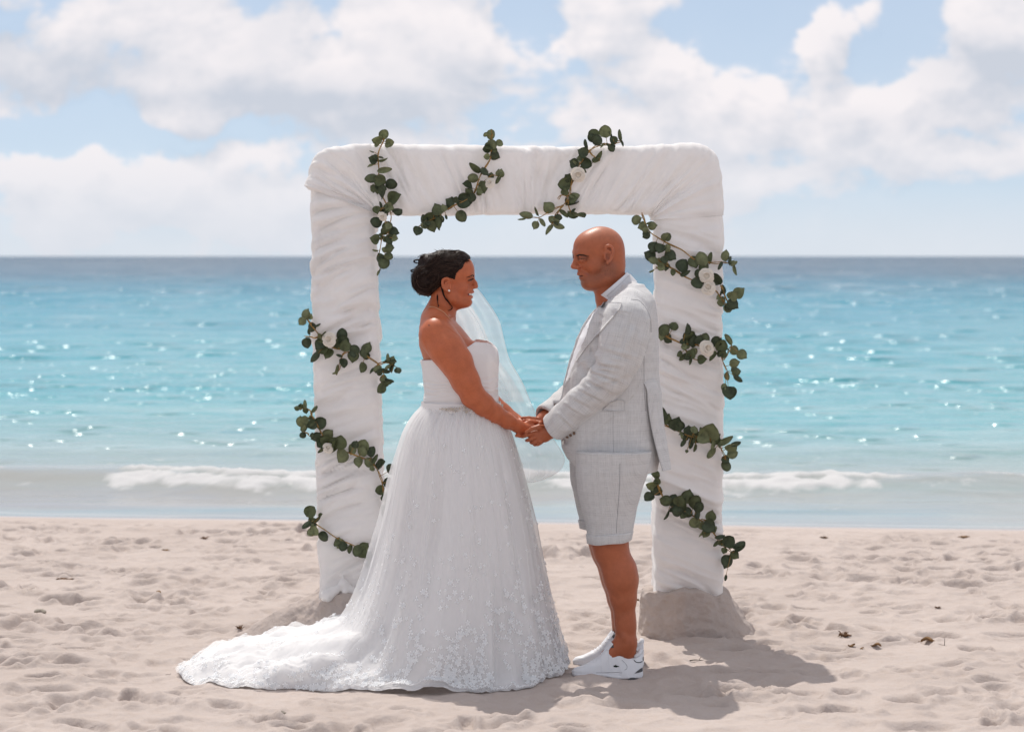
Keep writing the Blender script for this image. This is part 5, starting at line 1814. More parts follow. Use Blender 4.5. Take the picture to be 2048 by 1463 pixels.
def build_jacket():
    f = Field((0.02, 9.68, 0.80), (0.70, 10.42, 1.60), (0.0034, 0.0036, 0.0034))
    f.loft(torso_rows(0.0), 0.0, 2.25)
    # shoulders: padded, sloping
    f.chain([(Z5.p(600, 105, -.06), .050), (Z5.p(590, 190, -.165), .060)], 0.05)
    f.chain([(Z5.p(600, 105, .06), .050), (Z5.p(590, 190, .165), .060)], 0.05)
    f.chain(SLEEVE_N, 0.014); f.chain(SLEEVE_N2, 0.012)
    f.chain(SLEEVE_F, 0.014)
    # cut the cuffs square
    for c, prev, r in ((SLEEVE_N2[-1][0], SLEEVE_N2[-2][0], 104 * Z5.r(1)), (SLEEVE_F[-1][0], SLEEVE_F[-2][0], 98 * Z5.r(1))):
        d = (c - prev) / np.linalg.norm(c - prev)
        sl, X, Y, Zz = f.blk(c - 0.09, c + 0.09, 0.02)
        pl = -((X - c[0]) * d[0] + (Y - c[1]) * d[1] + (Zz - c[2]) * d[2] - 0.005)
        lim = np.sqrt((X - c[0]) ** 2 + (Y - c[1]) ** 2 + (Zz - c[2]) ** 2) - 0.085
        f.put(sl, np.maximum(pl, lim), 0.0, True)
        f.cone(c + d * 0.03, c - d * 0.035, r * 0.88, r * 0.86, 0.0, sub=True)
    # the open front: a channel from the neck down, wide at the chest, narrow below
    near = [(100, .10), (160, .105), (260, .115), (430, .138), (570, .116), (640, .092), (740, .070), (860, .055), (1150, .040), (1250, .050), (1330, .090), (1400, .14)]
    farw = [(100, .09), (260, .070), (430, .050), (640, .030), (860, .020), (1150, .022), (1250, .035), (1330, .08), (1400, .13)]
    sl, X, Y, Zz = f.blk(np.array([jx(40), GY - .16, jz(1400)]), np.array([jx(460), GY + .16, jz(60)]), 0.01)
    zz = Zz.ravel()
    pick = lambda rows: np.interp(zz, np.array([jz(r[0]) for r in rows])[::-1], np.array([r[1] for r in rows])[::-1])[None, None, :]
    wn, wf = pick(near), pick(farw)
    fx = np.interp(zz, np.array([jz(t[0]) for t in TORSO])[::-1], np.array([jx(t[1]) for t in TORSO])[::-1])[None, None, :]
    cut = np.maximum(np.maximum((GY - wn) - Y, Y - (GY + wf)), X - (fx + 0.075))
    f.put(sl, cut, 0.003, True)
    # fronts rounded away at the hem
    # neck hole
    f.cone(G(930, 1100), G(900, 900), 300 * Z2.r(1), 330 * Z2.r(1), 0.004, sub=True)
    V, Q = f.mesh(2)
    N = normals(V, Q)
    # creases: across the inside of the elbow, drag lines down the sleeve and from the button
    P3 = V
    d = 0.0022 * perlin(V[:, 0] * 16, V[:, 1] * 16, V[:, 2] * 9, 100) + 0.0010 * perlin(V[:, 0] * 45, V[:, 1] * 45, V[:, 2] * 22, 101)
    el = Z5.p(420, 690, -.235)
    de, _ = seg_dist(V, el, el + np.array([0.001, 0, 0]))
    ax = (SLEEVE_N2[2][0] - SLEEVE_N[2][0]); ax /= np.linalg.norm(ax)
    s = (V - el) @ ax
    wob = 0.35 * perlin(V[:, 0] * 14, V[:, 1] * 14, V[:, 2] * 14, 102)
    front = np.clip((Z5.p(470, 0)[0] - V[:, 0]) / 0.05 + 0.5, 0, 1)
    dn, _ = seg_dist(V, SLEEVE_N[2][0], SLEEVE_N[4][0]); dn2, _ = seg_dist(V, SLEEVE_N2[0][0], SLEEVE_N2[4][0])
    on = (np.minimum(dn, dn2) < 0.125) & (V[:, 1] < GY - 0.02)
    fold = np.sin(s / 0.0105 + wob * 5)
    d += on * front * 0.0062 * fold * np.exp(-(s / 0.075) ** 2)
    ln = np.clip((s - 0.03) / 0.2, 0, 1)
    d += on * (0.0055 * (1 - 2 * np.abs(perlin(s * 11 + 0.5, (V[:, 1] * 16), V[:, 2] * 3, 103)))) * (0.35 + 0.65 * np.clip(s / 0.1 + 0.4, 0, 1))
    up = V[:, 2] - jz(330)
    d += on * 0.0028 * np.sin((V[:, 2] + 0.45 * V[:, 0]) / 0.018 + 4 * wob) * np.exp(-((V[:, 2] - jz(520)) / 0.06) ** 2)
    # deep creases at the bend of the arm and drag lines running to the shoulder and the cuff
    near_side = np.clip(0.35 - N[:, 1], 0, 1)
    X2 = np.stack([V[:, 0], V[:, 2]], 1)
    def crease(a_, b_, dep, wid):
        A, Bq = np.array([jx(a_[0]), jz(a_[1])]), np.array([jx(b_[0]), jz(b_[1])])
        ab = Bq - A; t = np.clip(((X2 - A) @ ab) / (ab @ ab), 0, 1)
        dist = np.linalg.norm(X2 - A - t[:, None] * ab, axis=1) * (1 + 0.0 * t)
        sg_ = ((X2 - A) @ np.array([-ab[1], ab[0]])) / np.linalg.norm(ab)
        prof = -np.exp(-(dist / wid) ** 2) + 0.75 * np.exp(-((sg_ - 1.7 * wid) / (1.3 * wid)) ** 2) * np.exp(-(np.maximum(dist - 3 * wid, 0) / wid) ** 2)
        return (V[:, 1] < GY - 0.05) * near_side * dep * prof * (0.45 + 0.55 * np.sin(np.pi * np.clip(t * 0.8 + 0.1, 0, 1)))
    for args in (((300, 660), (450, 712), .0105, .0075), ((272, 730), (400, 785), .0090, .0070), ((345, 600), (470, 618), .0075, .0075), ((222, 800), (340, 852), .0075, .007), ((395, 505), (540, 548), .0060, .009),
                 ((330, 640), (405, 640), .0060, .005), ((170, 858), (260, 905), .0060, .007), ((120, 905), (215, 960), .005, .006), ((560, 300), (480, 480), .0045, .012), ((620, 380), (540, 620), .0045, .012),
                 ((66, 985), (150, 1058), .0065, .006), ((330, 760), (520, 690), .0045, .009)):
        d += crease(*args)
    # trunk: vertical drape below the waist, pull at the belly
    tr = ~on
    d += tr * 0.0060 * perlin(V[:, 0] * 12 + V[:, 1] * 5, V[:, 1] * 6, V[:, 2] * 2.2, 104)
    d += tr * 0.0040 * (1 - 2 * np.abs(perlin(V[:, 0] * 5 + V[:, 2] * 9, V[:, 1] * 4, V[:, 2] * 5, 105)))
    return V + N * d[:, None], Q, V


JV, JQ, JV0 = build_jacket()
J_BVH = bvh(JV, JQ)
me = mesh_np('jacket', JV, JQ)
weave_attr(me, JV0, [SLEEVE_N, SLEEVE_N2, SLEEVE_F], JQ)
jacket = part('jacket', me, M['suit'], groom)


def side_patch(name, poly_rows, off, thick, material, parent, nu=None, weave=True):
    """a piece of cloth lying on the near side of the jacket. poly_rows: rows of (u, v) across its width, in the enlargement of the jacket"""
    rows = [np.array(r, float) for r in poly_rows]
    nu = len(rows); m = len(rows[0])
    pts = []
    for r in rows:
        for (u, v) in r:
            q = Z5.p(u, v, -0.2)
            pts.append(q)
    pts = np.array(pts)
    top = hug_side(J_BVH, pts, off + thick)
    bot = hug_side(J_BVH, pts, off - 0.002)
    Vv = np.concatenate([top, bot]); n = nu * m
    q = grid_faces(nu, m)
    ring = [i * m for i in range(nu)] + [(nu - 1) * m + j for j in range(1, m)] + [i * m + m - 1 for i in range(nu - 2, -1, -1)] + list(range(m - 2, 0, -1))
    side = [(ring[i], ring[(i + 1) % len(ring)], ring[(i + 1) % len(ring)] + n, ring[i] + n) for i in range(len(ring))]
    Q = np.concatenate([q, q[:, ::-1] + n, np.array(side)])
    me = mesh_np(name, Vv, Q)
    if weave: attr(me, 'weave', np.stack([Vv[:, 0] + 0.02, Vv[:, 2] + 0.013], 1))
    return part(name, me, material, parent)


def strip(path_a, path_b, n, m):
    A, Bq = spline(path_a, n), spline(path_b, n)
    return [[tuple(A[i] + (Bq[i] - A[i]) * j / (m - 1)) for j in range(m)] for i in range(n)]


# lapel, pockets, seams, cuff buttons
side_patch('lapel', strip([(395, 165), (345, 235), (308, 310), (276, 410), (236, 500), (196, 590)], [(520, 170), (500, 215), (440, 290), (360, 390), (270, 500), (205, 598)], 26, 8), 0.002, 0.004, M['suit'], jacket)
side_patch('pocket_flap', strip([(440, 876), (490, 874), (545, 882)], [(380, 950), (470, 957), (543, 952)], 14, 6), 0.001, 0.0035, M['suit'], jacket)
side_patch('breast_pocket', strip([(268, 362), (315, 356), (366, 352)], [(268, 372), (315, 366), (366, 362)], 12, 4), 0.0005, 0.003, M['suit'], jacket)


def seam(path, r=0.0009, mt='stitch', tree=None):
    b = Bag()
    pts = hug_side(tree or J_BVH, [Z5.p(u, v, -0.2) for u, v in spline(path, 60)], 0.0002)
    b.tube(pts, r, 5)
    return part('seam', b.mesh('seam'), M[mt], jacket)


seam([(692, 520), (690, 640), (692, 800), (702, 960)])
seam([(462, 965), (460, 1100), (464, 1250), (466, 1375)], 0.0006)
seam([(590, 140), (650, 150), (705, 215), (738, 300), (745, 385)], 0.0009)


def cuff_buttons():
    for k in range(4):
        u, v = 98 + k * 26, 1156 - k * 15
        q = Z5.p(u, v, -0.1)
        loc, nrm, _, _ = J_BVH.ray_cast(Vector((q[0], q[1] - 0.5, q[2])), Vector((0, 1, 0)))
        if loc is None: continue
        n = np.array(nrm); c = np.array(loc)
        b = Bag(); b.tube([c, c + n * 0.002, c + n * 0.0045, c + n * 0.0052], [0.0056, 0.0066, 0.0062, 0.004], 14)
        part('button', b.mesh('button'), M['button'], jacket)


cuff_buttons()


def shirt():
    f = Field((0.06, 9.82, 0.85), (0.62, 10.28, 1.58), 0.004)
    f.loft([(z, a, b, y, h) for z, a, b, y, h in torso_rows(0.014, 0.010)], 0.0, 2.2)
    f.cone(G(935, 1180), G(900, 900), 262 * Z2.r(1), 300 * Z2.r(1), 0.003, sub=True)
    V, Q = f.mesh(2)
    N = normals(V, Q)
    d = 0.003 * (1 - 2 * np.abs(perlin(V[:, 0] * 10 + V[:, 2] * 7, V[:, 1] * 12, V[:, 2] * 12, 110)))
    s = part('shirt', mesh_np('shirt', V + N * d[:, None], Q), M['shirt'], groom)
    S = bvh(V, Q)
    for v in (300, 420, 540):
        rx = jx(np.interp(v, [t[0] for t in TORSO], [t[1] for t in TORSO]))
        h = S.ray_cast(Vector((rx - 0.2, GY - 0.004, jz(v))), Vector((1, 0, 0)))
        if h[0] is None: continue
        c, n = np.array(h[0]), np.array(h[1])
        b = Bag(); b.tube([c, c + n * 0.002, c + n * 0.003], [0.005, 0.0055, 0.004], 12)
        part('button', b.mesh('button'), M['shirt'], s)
    return s


shirt_o = shirt()


def collar(name, A, Bf, half, w0, w1, flare, tilt, material, parent, gap=38, thick=0.003, lift=0.0):
    """a collar: A back and Bf front of its neck line on the profile; falls outwards from there"""
    A, Bf = np.asarray(A), np.asarray(Bf)
    c = (A + Bf) / 2; ax = (Bf - A) / 2; L = np.linalg.norm(ax); ax = ax / L
    dn = np.array([-ax[2], 0, ax[0]]);
    if dn[2] > 0: dn = -dn
    th = np.radians(np.linspace(gap, 360 - gap, 110)); k = np.linspace(0, 1, 14)
    Vv = []
    for t in th:
        back = 0.5 - 0.5 * math.cos(t)                   # 0 front .. 1 back
        wid = w0 + (w1 - w0) * (1 - back)
        for kk in k:
            fl = 1 + flare * kk
            hgt = dn * wid * kk * tilt
            Vv.append(c + ax * L * math.cos(t) + np.array([0, -1, 0]) * half * fl * math.sin(t) + hgt + np.array([0, 0, lift * math.sin(kk * math.pi)]))
    Vv = np.array(Vv)
    q = grid_faces(110, 14)
    N = normals(Vv, q)
    n = len(Vv)
    ring = [i * 14 for i in range(110)] + [109 * 14 + j for j in range(1, 14)] + [i * 14 + 13 for i in range(108, -1, -1)] + list(range(12, 0, -1))
    side = [(ring[i], ring[(i + 1) % len(ring)], ring[(i + 1) % len(ring)] + n, ring[i] + n) for i in range(len(ring))]
    V2 = np.concatenate([Vv + N * thick / 2, Vv - N * thick / 2])
    me = mesh_np(name, V2, np.concatenate([q, q[:, ::-1] + n, np.array(side)]))
    attr(me, 'weave', np.stack([V2[:, 0], V2[:, 2]], 1))
    return part(name, me, material, parent)


collar('collar', Z2.p(1222, 955), Z2.p(705, 1392), 0.074, 0.030, 0.040, 0.14, 1.0, M['shirt'], shirt_o, gap=24)
collar('collar', Z2.p(1275, 985), Z2.p(740, 1470), 0.088, 0.040, 0.075, 0.30, 1.0, M['lapel'], jacket, gap=52)


def back_vent():
    """the flap behind the open vent, lifting a little at the hem"""
    rows = [(690, 640, 791, .19), (760, 690, 793, .19), (860, 694, 797, .19), (960, 703, 802, .19), (1060, 716, 812, .185), (1160, 735, 827, .18), (1260, 758, 844, .175), (1330, 778, 857, .17), (1372, 792, 861, .17)]
    r = spline(rows, 60)
    Vv = []
    for v, a, b, h in r:
        for t in np.linspace(0, 1, 26):
            y = GY - h + 0.02 + t ** 1.4 * (2 * h - 0.04)
            s = math.sin(min(t, 1) * math.pi * 0.5) if t < 1 else 1
            x = jx(a) + (jx(b) - jx(a)) * (math.sin(min(1, t * 1.9) * math.pi / 2))
            x += 0.004 * math.sin(t * 15 + v * 0.006)
            Vv.append((x - 0.012 + 0.016 * min(1, max(0, (v - 650) / 170)), y, jz(v)))
    Vv = np.array(Vv)
    q = grid_faces(60, 26); N = normals(Vv, q); n = len(Vv)
    if N[:, 0].sum() < 0: N = -N
    V2 = np.concatenate([Vv, Vv + N * 0.004])
    ring = [i * 26 for i in range(60)] + [59 * 26 + j for j in range(1, 26)] + [i * 26 + 25 for i in range(58, -1, -1)] + list(range(24, 0, -1))
    side = [(ring[i], ring[(i + 1) % len(ring)], ring[(i + 1) % len(ring)] + n, ring[i] + n) for i in range(len(ring))]
    me = mesh_np('back_flap', V2, np.concatenate([q, q[:, ::-1] + n, np.array(side)]))
    attr(me, 'weave', np.stack([V2[:, 0] - 0.8 * (V2[:, 1] - GY), V2[:, 2]], 1))
    part('back_flap', me, M['suit'], jacket)


back_vent()


# --- shorts
def shorts():
    f = Field((0.16, 9.74, 0.50), (0.62, 10.40, 0.90), 0.0034)
    q = lambda u, v, d: ZL.p(u, v, d)
    lo = lambda dy, ou, vb: [(q(0, v, 0)[2], q(a + ou, 0, 0)[0], q(b + ou, 0, 0)[0], 9.93 + dy, h) for v, a, b, h in
                            ((60, 150, 590, .135), (180, 152, 568, .132), (300, 165, 528, .118), (400, 188, 502, .107), (490, 212, 486, .099), (vb, 222, 469, .096))]
    f.loft(lo(-.03, 0, 574), 0.0, 2.1)
    f.loft(lo(.29, -28, 545), 0.02, 2.1)
    f.loft([(q(0, v, 0)[2], q(a, 0, 0)[0], q(b, 0, 0)[0], GY, h) for v, a, b, h in ((10, 140, 600, .19), (120, 150, 585, .19), (230, 165, 545, .17))], 0.02, 2.2)
    V, Q = f.mesh(2)
    N = normals(V, Q)
    d = 0.003 * (1 - 2 * np.abs(perlin(V[:, 0] * 9, V[:, 1] * 7, V[:, 2] * 5, 120))) + 0.0022 * perlin(V[:, 0] * 24 + V[:, 2] * 14, V[:, 1] * 20, V[:, 2] * 9, 121)
    V = V + N * d[:, None]
    me = mesh_np('shorts', V, Q); weave_attr(me, V)
    s = part('shorts', me, M['suit'], groom)
    # turn-ups: open rings round each hem
    for dy, ou, v0, v1 in ((-.03, 0, 532, 588), (.29, -28, 498, 552)):
        Vv = []
        prof = [(v0, 1.00, 0.0), (v0, 1.05, 0), (v0 + 5, 1.075, 0), (v1 - 4, 1.06, 0), (v1, 1.04, 0), (v1, 0.96, 0), (v0 + 20, 0.95, 0)]
        th = np.linspace(0, 2 * np.pi, 90, endpoint=False)
        for v, k, _ in prof:
            a, b, h = np.interp(v, [490, 574], [212, 222]), np.interp(v, [490, 574], [486, 469]), .0975
            c, r = (a + b) / 2, (b - a) / 2
            tilt = 0.012 * np.cos(th)                     # hem a touch lower at the front
            x = np.array([q(c + ou + r * k * math.cos(t), 0, 0)[0] for t in th])
            Vv.append(np.stack([x, 9.93 + dy - h * k * np.sin(th), np.full(90, q(0, v, 0)[2]) + tilt * np.sign(1) * 0.6 + 0.0015 * np.sin(th * 5)], 1))
        Vv = np.concatenate(Vv)
        qd = grid_faces(len(prof), 90, wrap_v=True)
        if (normals(Vv, qd)[90 * 2:90 * 3] * (Vv[90 * 2:90 * 3] - Vv[90 * 2:90 * 3].mean(0))).sum() < 0: qd = qd[:, ::-1]
        me = mesh_np('cuff', Vv, qd); weave_attr(me, Vv)
        part('cuff', me, M['suit'], s)
    T_ = bvh(V, Q)
    b = Bag()
    pts = hug_side(T_, [q(u, v, -0.05) for u, v in spline([(402, 120), (400, 250), (392, 380), (386, 470), (384, 530)], 40)], 0.0002)
    b.tube(pts, 0.0009, 5)
    part('seam', b.mesh('seam'), M['stitch'], s)


shorts()


# --- trainers
def shoe(dy, du, dv, label=None, detail=True):
    """side-on low trainer; positions read off the enlargement of the near shoe"""
    Yc = ZS.Y + dy
    q = lambda u, v, d=0.0: ZS.p(u + du, v + dv, dy + d)
    st = [  # u, top v, half width, sole bottom v
        (232, 1085, .016, 1150), (262, 1025, .031, 1172), (330, 1000, .040, 1190), (440, 972, .046, 1196), (560, 915, .0475, 1192), (680, 850, .047, 1186), (780, 770, .046, 1184), (850, 690, .044, 1190), (930, 600, .042, 1204), (985, 545, .040, 1214),
        (1050, 600, .039, 1226), (1120, 590, .0385, 1234), (1200, 645, .038, 1238), (1240, 715, .038, 1238), (1330, 775, .038, 1236), (1420, 815, .0375, 1230), (1470, 800, .036, 1226), (1530, 765, .033, 1222), (1580, 730, .028, 1218), (1612, 760, .018, 1214)]
    st = np.array(st, float)
    us = np.linspace(232, 1612, 130)
    top = np.interp(us, st[:, 0], st[:, 1]); hw = np.interp(us, st[:, 0], st[:, 2]); bot = np.interp(us, st[:, 0], st[:, 3])
    k = np.hanning(7); k /= k.sum()
    sm = lambda v: np.convolve(np.pad(v, 3, mode='edge'), k, 'valid')
    top, hw, bot = sm(top), sm(hw), sm(bot)
    root = empty('shoe', (0, 0, 0), '', '')
    del root['label'], root['category']
    root.parent = groom; root.location = Vector(q(900, 1190)) - groom.location
    # upper: arched sections; open round the ankle
    Vv = []
    m = 41
    for i, u in enumerate(us):
        a = np.linspace(0, np.pi, m)
        open_ = 1 if 1000 < u < 1570 else 0
        H = bot[i] - 45 - top[i]
        for t in a:
            c, s = math.cos(t), math.sin(t)
            yy = hw[i] * np.sign(c) * abs(c) ** (0.62 if open_ else 0.8)
            hh = s ** 0.62
            if u > 940 and u < 1585: yy *= 1 - 0.18 * hh
            v = bot[i] - 45 - H * hh
            Vv.append(q(u, v, yy))
    Vv = np.array(Vv); Qd = grid_faces(130, m)
    N = normals(Vv, Qd)
    G0 = Vv.reshape(130, m, 3)
    cen = G0.mean(axis=1, keepdims=True)
    if (N.reshape(130, m, 3) * (G0 - cen)).sum() < 0: Qd = Qd[:, ::-1]; N = -N
    # stitched overlays: a raised eye-stay, a toe cap line, a heel counter
    U = np.repeat(us, m); Vp = np.interp(Vv[:, 2], [-1, 2], [0, 0])
    vv = (ZS.Y + dy) * 0 + (CAMZ - Vv[:, 2]) * F / Vv[:, 1] + 512
    vrow = (vv - ZS.y0) * ZS.sc - dv
    d = np.zeros(len(Vv))
    d += 0.0016 * (smooth01(np.abs(U - (1190 + 0.25 * (vrow - 900))), 60, 75) * (vrow > 800))
    d += 0.0015 * ((U > 800) & (U < 1010) & (vrow < 1065))
    d += 0.0012 * ((U > 1430) & (vrow > 880))
    d += 0.0010 * (vrow > 1075)
    d += 0.0008 * perlin(U / 90, vrow / 60, 0.4, 130) * (U < 800)
    up = part('upper', mesh_np('upper', Vv + N * d[:, None], Qd), M['leather'], root)
    T_ = bvh(Vv + N * d[:, None], Qd)
    # sole
    Vv = []
    for i, u in enumerate(us):
        for (kk, vt) in ((0.0, bot[i] - 55), (0.985, bot[i] - 55), (1.06, bot[i] - 50), (1.075, bot[i] - 25), (1.05, bot[i]), (0.0, bot[i])):
            Vv.append((kk, vt, u, hw[i]))
    V1 = np.array([q(u, v, -k_ * h) for k_, v, u, h in Vv] + [q(u, v, k_ * h) for k_, v, u, h in Vv])
    g = grid_faces(130, 6); n = 130 * 6
    me = mesh_np('sole', V1, np.concatenate([g, g[:, ::-1] + n]))
    part('sole', me, M['sole'], root)
    def stick(name, poly, mt, off=0.0012, parent=root, thick=0.0012):
        pts = np.array(poly, float)
        c = pts.mean(0)
        fine = []
        for i in range(len(pts)):
            a, b = pts[i], pts[(i + 1) % len(pts)]
            for t in np.linspace(0, 1, 5, endpoint=False): fine.append(a + (b - a) * t)
        fine = np.array(fine)
        rings = [c + (fine - c) * s_ for s_ in (0.02, 0.35, 0.7, 1.0)]
        W = []
        for r in rings:
            for (u, v) in r:
                w = q(u, v)
                h = T_.ray_cast(Vector((w[0], w[1] - 0.3, w[2])), Vector((0, 1, 0)))
                y = h[0].y if h[0] is not None else w[1] - np.interp(u, us, hw) * 1.07
                y = min(y, w[1] - np.interp(u, us, hw) * 1.075) if v > np.interp(u, us, bot) - 58 else y
                W.append((w[0], y - off, w[2]))
        W = np.array(W); nn = len(fine)
        qd = grid_faces(4, nn, wrap_v=True)
        if normals(W, qd)[:, 1].sum() > 0: qd = qd[:, ::-1]
        return part(name, mesh_np(name, W, qd), M[mt], parent)
    # dark collar lining, tongue, laces
    b = Bag()
    for s_ in (-1, 1):
        pts = []
        for u in np.linspace(1010, 1300, 24):
            t = np.interp(u, us, top); h = np.interp(u, us, hw)
            pts.append(q(u, t + 26, s_ * h * 0.62))
        b.tube(pts, 0.0075, 6)
    part('collar_lining', b.mesh('collar_lining'), M['shoe_lining'], root)
    b = Bag()
    tg = spline([q(780, 760), q(860, 655), q(940, 545), q(985, 488)], 16)
    Vt = []
    for i, c in enumerate(tg):
        for y in np.linspace(-1, 1, 9):
            Vt.append(c + np.array([0.010 * y * y, y * 0.028, -0.010 * y * y]))
    Vt = np.array(Vt); q_ = grid_faces(16, 9)
    V2 = np.concatenate([Vt, Vt + np.array([0.008, 0, -0.005])])
    part('tongue', mesh_np('tongue', V2, np.concatenate([q_, q_[:, ::-1] + len(Vt)])), M['leather'], root)
    for kk in range(7):
        u0 = 600 + kk * 52; t0 = np.interp(u0, us, top)
        h = np.interp(u0, us, hw)
        b = Bag()
        a = np.linspace(-0.92, 0.92, 15)
        b.tube([q(u0 + 26 * abs(y) + 10 * y, t0 - 6 + 75 * abs(y) ** 2.0, y * h * 0.80) for y in a], 0.0026, 6)
        part('lace', b.mesh('lace'), M['leather'], root)
    stick('heel_patch', [(1440, 1098), (1500, 1050), (1560, 1010), (1606, 992), (1608, 1066), (1520, 1086)], 'grey_rubber')
    stick('sole_wedge', [(1296, 1234), (1350, 1188), (1388, 1166), (1450, 1184), (1536, 1212)], 'grey_rubber')
    if detail:
        # small reptile emblem, jaws open towards the toe
        stick('emblem', [(1034, 958), (1046, 938), (1066, 944), (1088, 918), (1084, 940), (1104, 946), (1130, 952), (1152, 966), (1122, 968), (1104, 974), (1086, 982), (1066, 974), (1046, 974)], 'logo')
        stick('eyelet', [(1108, 742), (1126, 724), (1142, 732), (1138, 752), (1120, 758)], 'logo')
        b = Bag()
        pts = []
        for u, v in spline([(1436, 846), (1462, 872), (1500, 890), (1550, 892), (1602, 876)], 24):
            w = q(u, v); h = T_.ray_cast(Vector((w[0], w[1] - 0.3, w[2])), Vector((0, 1, 0)))
            pts.append((w[0], (h[0].y if h[0] is not None else w[1] - 0.03) - 0.0006, w[2]))
        b.tube(pts, 0.0016, 5)
        part('piping', b.mesh('piping'), M['logo'], root)
        b = Bag()
        for path in ([(1200, 840), (1260, 900), (1300, 960), (1290, 1010), (1250, 1030)], [(700, 1076), (850, 1078), (1010, 1074), (1200, 1082)]):
            pts = []
            for u, v in spline(path, 30):
                w = q(u, v); h = T_.ray_cast(Vector((w[0], w[1] - 0.3, w[2])), Vector((0, 1, 0)))
                pts.append((w[0], (h[0].y if h[0] is not None else w[1] - 0.03) - 0.0002, w[2]))
            b.tube(pts, 0.0006, 4)
        part('stitching', b.mesh('stitching'), M['grey_rubber'], root)
    # padded heel tab
    b = Bag()
    hv = [q(1480, 800, 0), q(1540, 760, 0), q(1590, 715, 0), q(1600, 660, 0)]
    for s_ in (-1, 0, 1):
        b.tube([h + np.array([-(abs(s_) * 0.006), s_ * 0.014, 0]) for h in hv], [.008, .009, .008, .004], 10)
    part('heel_tab', b.mesh('heel_tab'), M['leather'], root)
    return root


shoe(-0.03, 0, 0)
shoe(0.27, 20, -208)


# ------------------------------------------------------------------ eucalyptus garlands with cream roses
def leaf_mesh(name, long_, notch, cup, fold, seed):
    """stalk at the origin, blade along +X to 1, face +Z; gently cupped, with a raised midrib"""
    rg = np.random.default_rng(seed)
    nx, ny = 9, 7
    V = []
    for i in range(nx):
        x = i / (nx - 1)
        w = 0.5 * long_ * math.sin(math.pi * min(1, max(0.0, x)) ** 0.9) ** 0.5
        if i == 0: w = 0.02
        if i == nx - 1: w = 0.05
        for j in range(ny):
            t = -1 + 2 * j / (ny - 1)
            y = w * t
            z = cup * (t * t * w * 1.4) - fold * x * x + 0.03 * math.sin(3 * x + seed) * t + (0.022 if abs(t) < 0.01 else 0)
            V.append((x * (1 - notch * t * t * 0.12), y, z + rg.normal() * 0.006))
    V = np.array(V); n = len(V)
    q = grid_faces(nx, ny)
    V2 = np.concatenate([V, V - np.array([0, 0, 0.02])])
    ring = [i * ny for i in range(nx)] + [(nx - 1) * ny + j for j in range(1, ny)] + [i * ny + ny - 1 for i in range(nx - 2, -1, -1)] + list(range(ny - 2, 0, -1))
    side = [(ring[i], ring[(i + 1) % len(ring)], ring[(i + 1) % len(ring)] + n, ring[i] + n) for i in range(len(ring))]
    return mesh_np(name, V2, np.concatenate([q, q[:, ::-1] + n, np.array(side)]))


LEAVES = {}
for tone in ('dark', 'mid', 'pale'):
    for k, args in enumerate(((0.98, 1, 0.25, 0.05, 1), (0.92, 1, -0.2, 0.16, 2), (1.0, 0, 0.4, -0.08, 3), (0.86, 0, -0.3, 0.1, 4), (0.42, 0, 0.5, 0.12, 5), (0.5, 0, -0.4, 0.2, 6))):
        me = leaf_mesh('leaf', *args); me.materials.append(M['leaf_' + tone])
        LEAVES[tone, k] = me


def rose_petals(R, seed):
    """petal patches of an open rose facing +Z, radius R"""
    rg = np.random.default_rng(seed); out = []
    rings = [(5, 0.98, 0.55, 0.05), (5, 0.80, 0.42, 0.22), (4, 0.60, 0.30, 0.36), (3, 0.40, 0.18, 0.46), (3, 0.22, 0.05, 0.54)]
    for k, (n, r1, r0, z0) in enumerate(rings):
        for j in range(n):
            a0 = 2 * np.pi * (j + 0.37 * k) / n + rg.normal() * 0.2
            wa = 2 * np.pi / n * 0.72
            V = []
            for i in range(6):
                t = i / 5
                for q in range(7):
                    s = -1 + 2 * q / 6
                    a = a0 + wa * s * (0.55 + 0.45 * math.sin(min(1, t * 1.2) * math.pi * 0.6))
                    r = R * (r0 * 0.6 + (r1 * (0.92 + 0.16 * ((j * 7 + k * 3) % 5) / 4) - r0 * 0.6) * t * (1 - 0.16 * s * s))
                    z = R * (z0 + 0.62 * math.sin(t * 2.1) * (1 - 0.3 * k / 4) - 0.30 * (t > 0.75) * (t - 0.75) * 4 * (0.5 if k < 2 else 0.2) + 0.05 * rg.normal() * t)
                    if k >= 3: z = R * (z0 + 0.35 * t)
                    V.append((r * math.cos(a), r * math.sin(a), z))
            out.append(mesh_np('petal', np.array(V), grid_faces(6, 7)))
    return out


PETALS = rose_petals(1.0, 3)
for me in PETALS: me.materials.append(M['petal'])
bag = Bag(); bag.tube([(0, 0, -0.25), (0, 0, 0.1), (0, 0, 0.5), (0, 0, 0.8)], [0.15, 0.34, 0.26, 0.05], 10)
BUD = bag.mesh('bud'); BUD.materials.append(M['petal'])

GROUP_G = 'eucalyptus garlands wound round the arch'


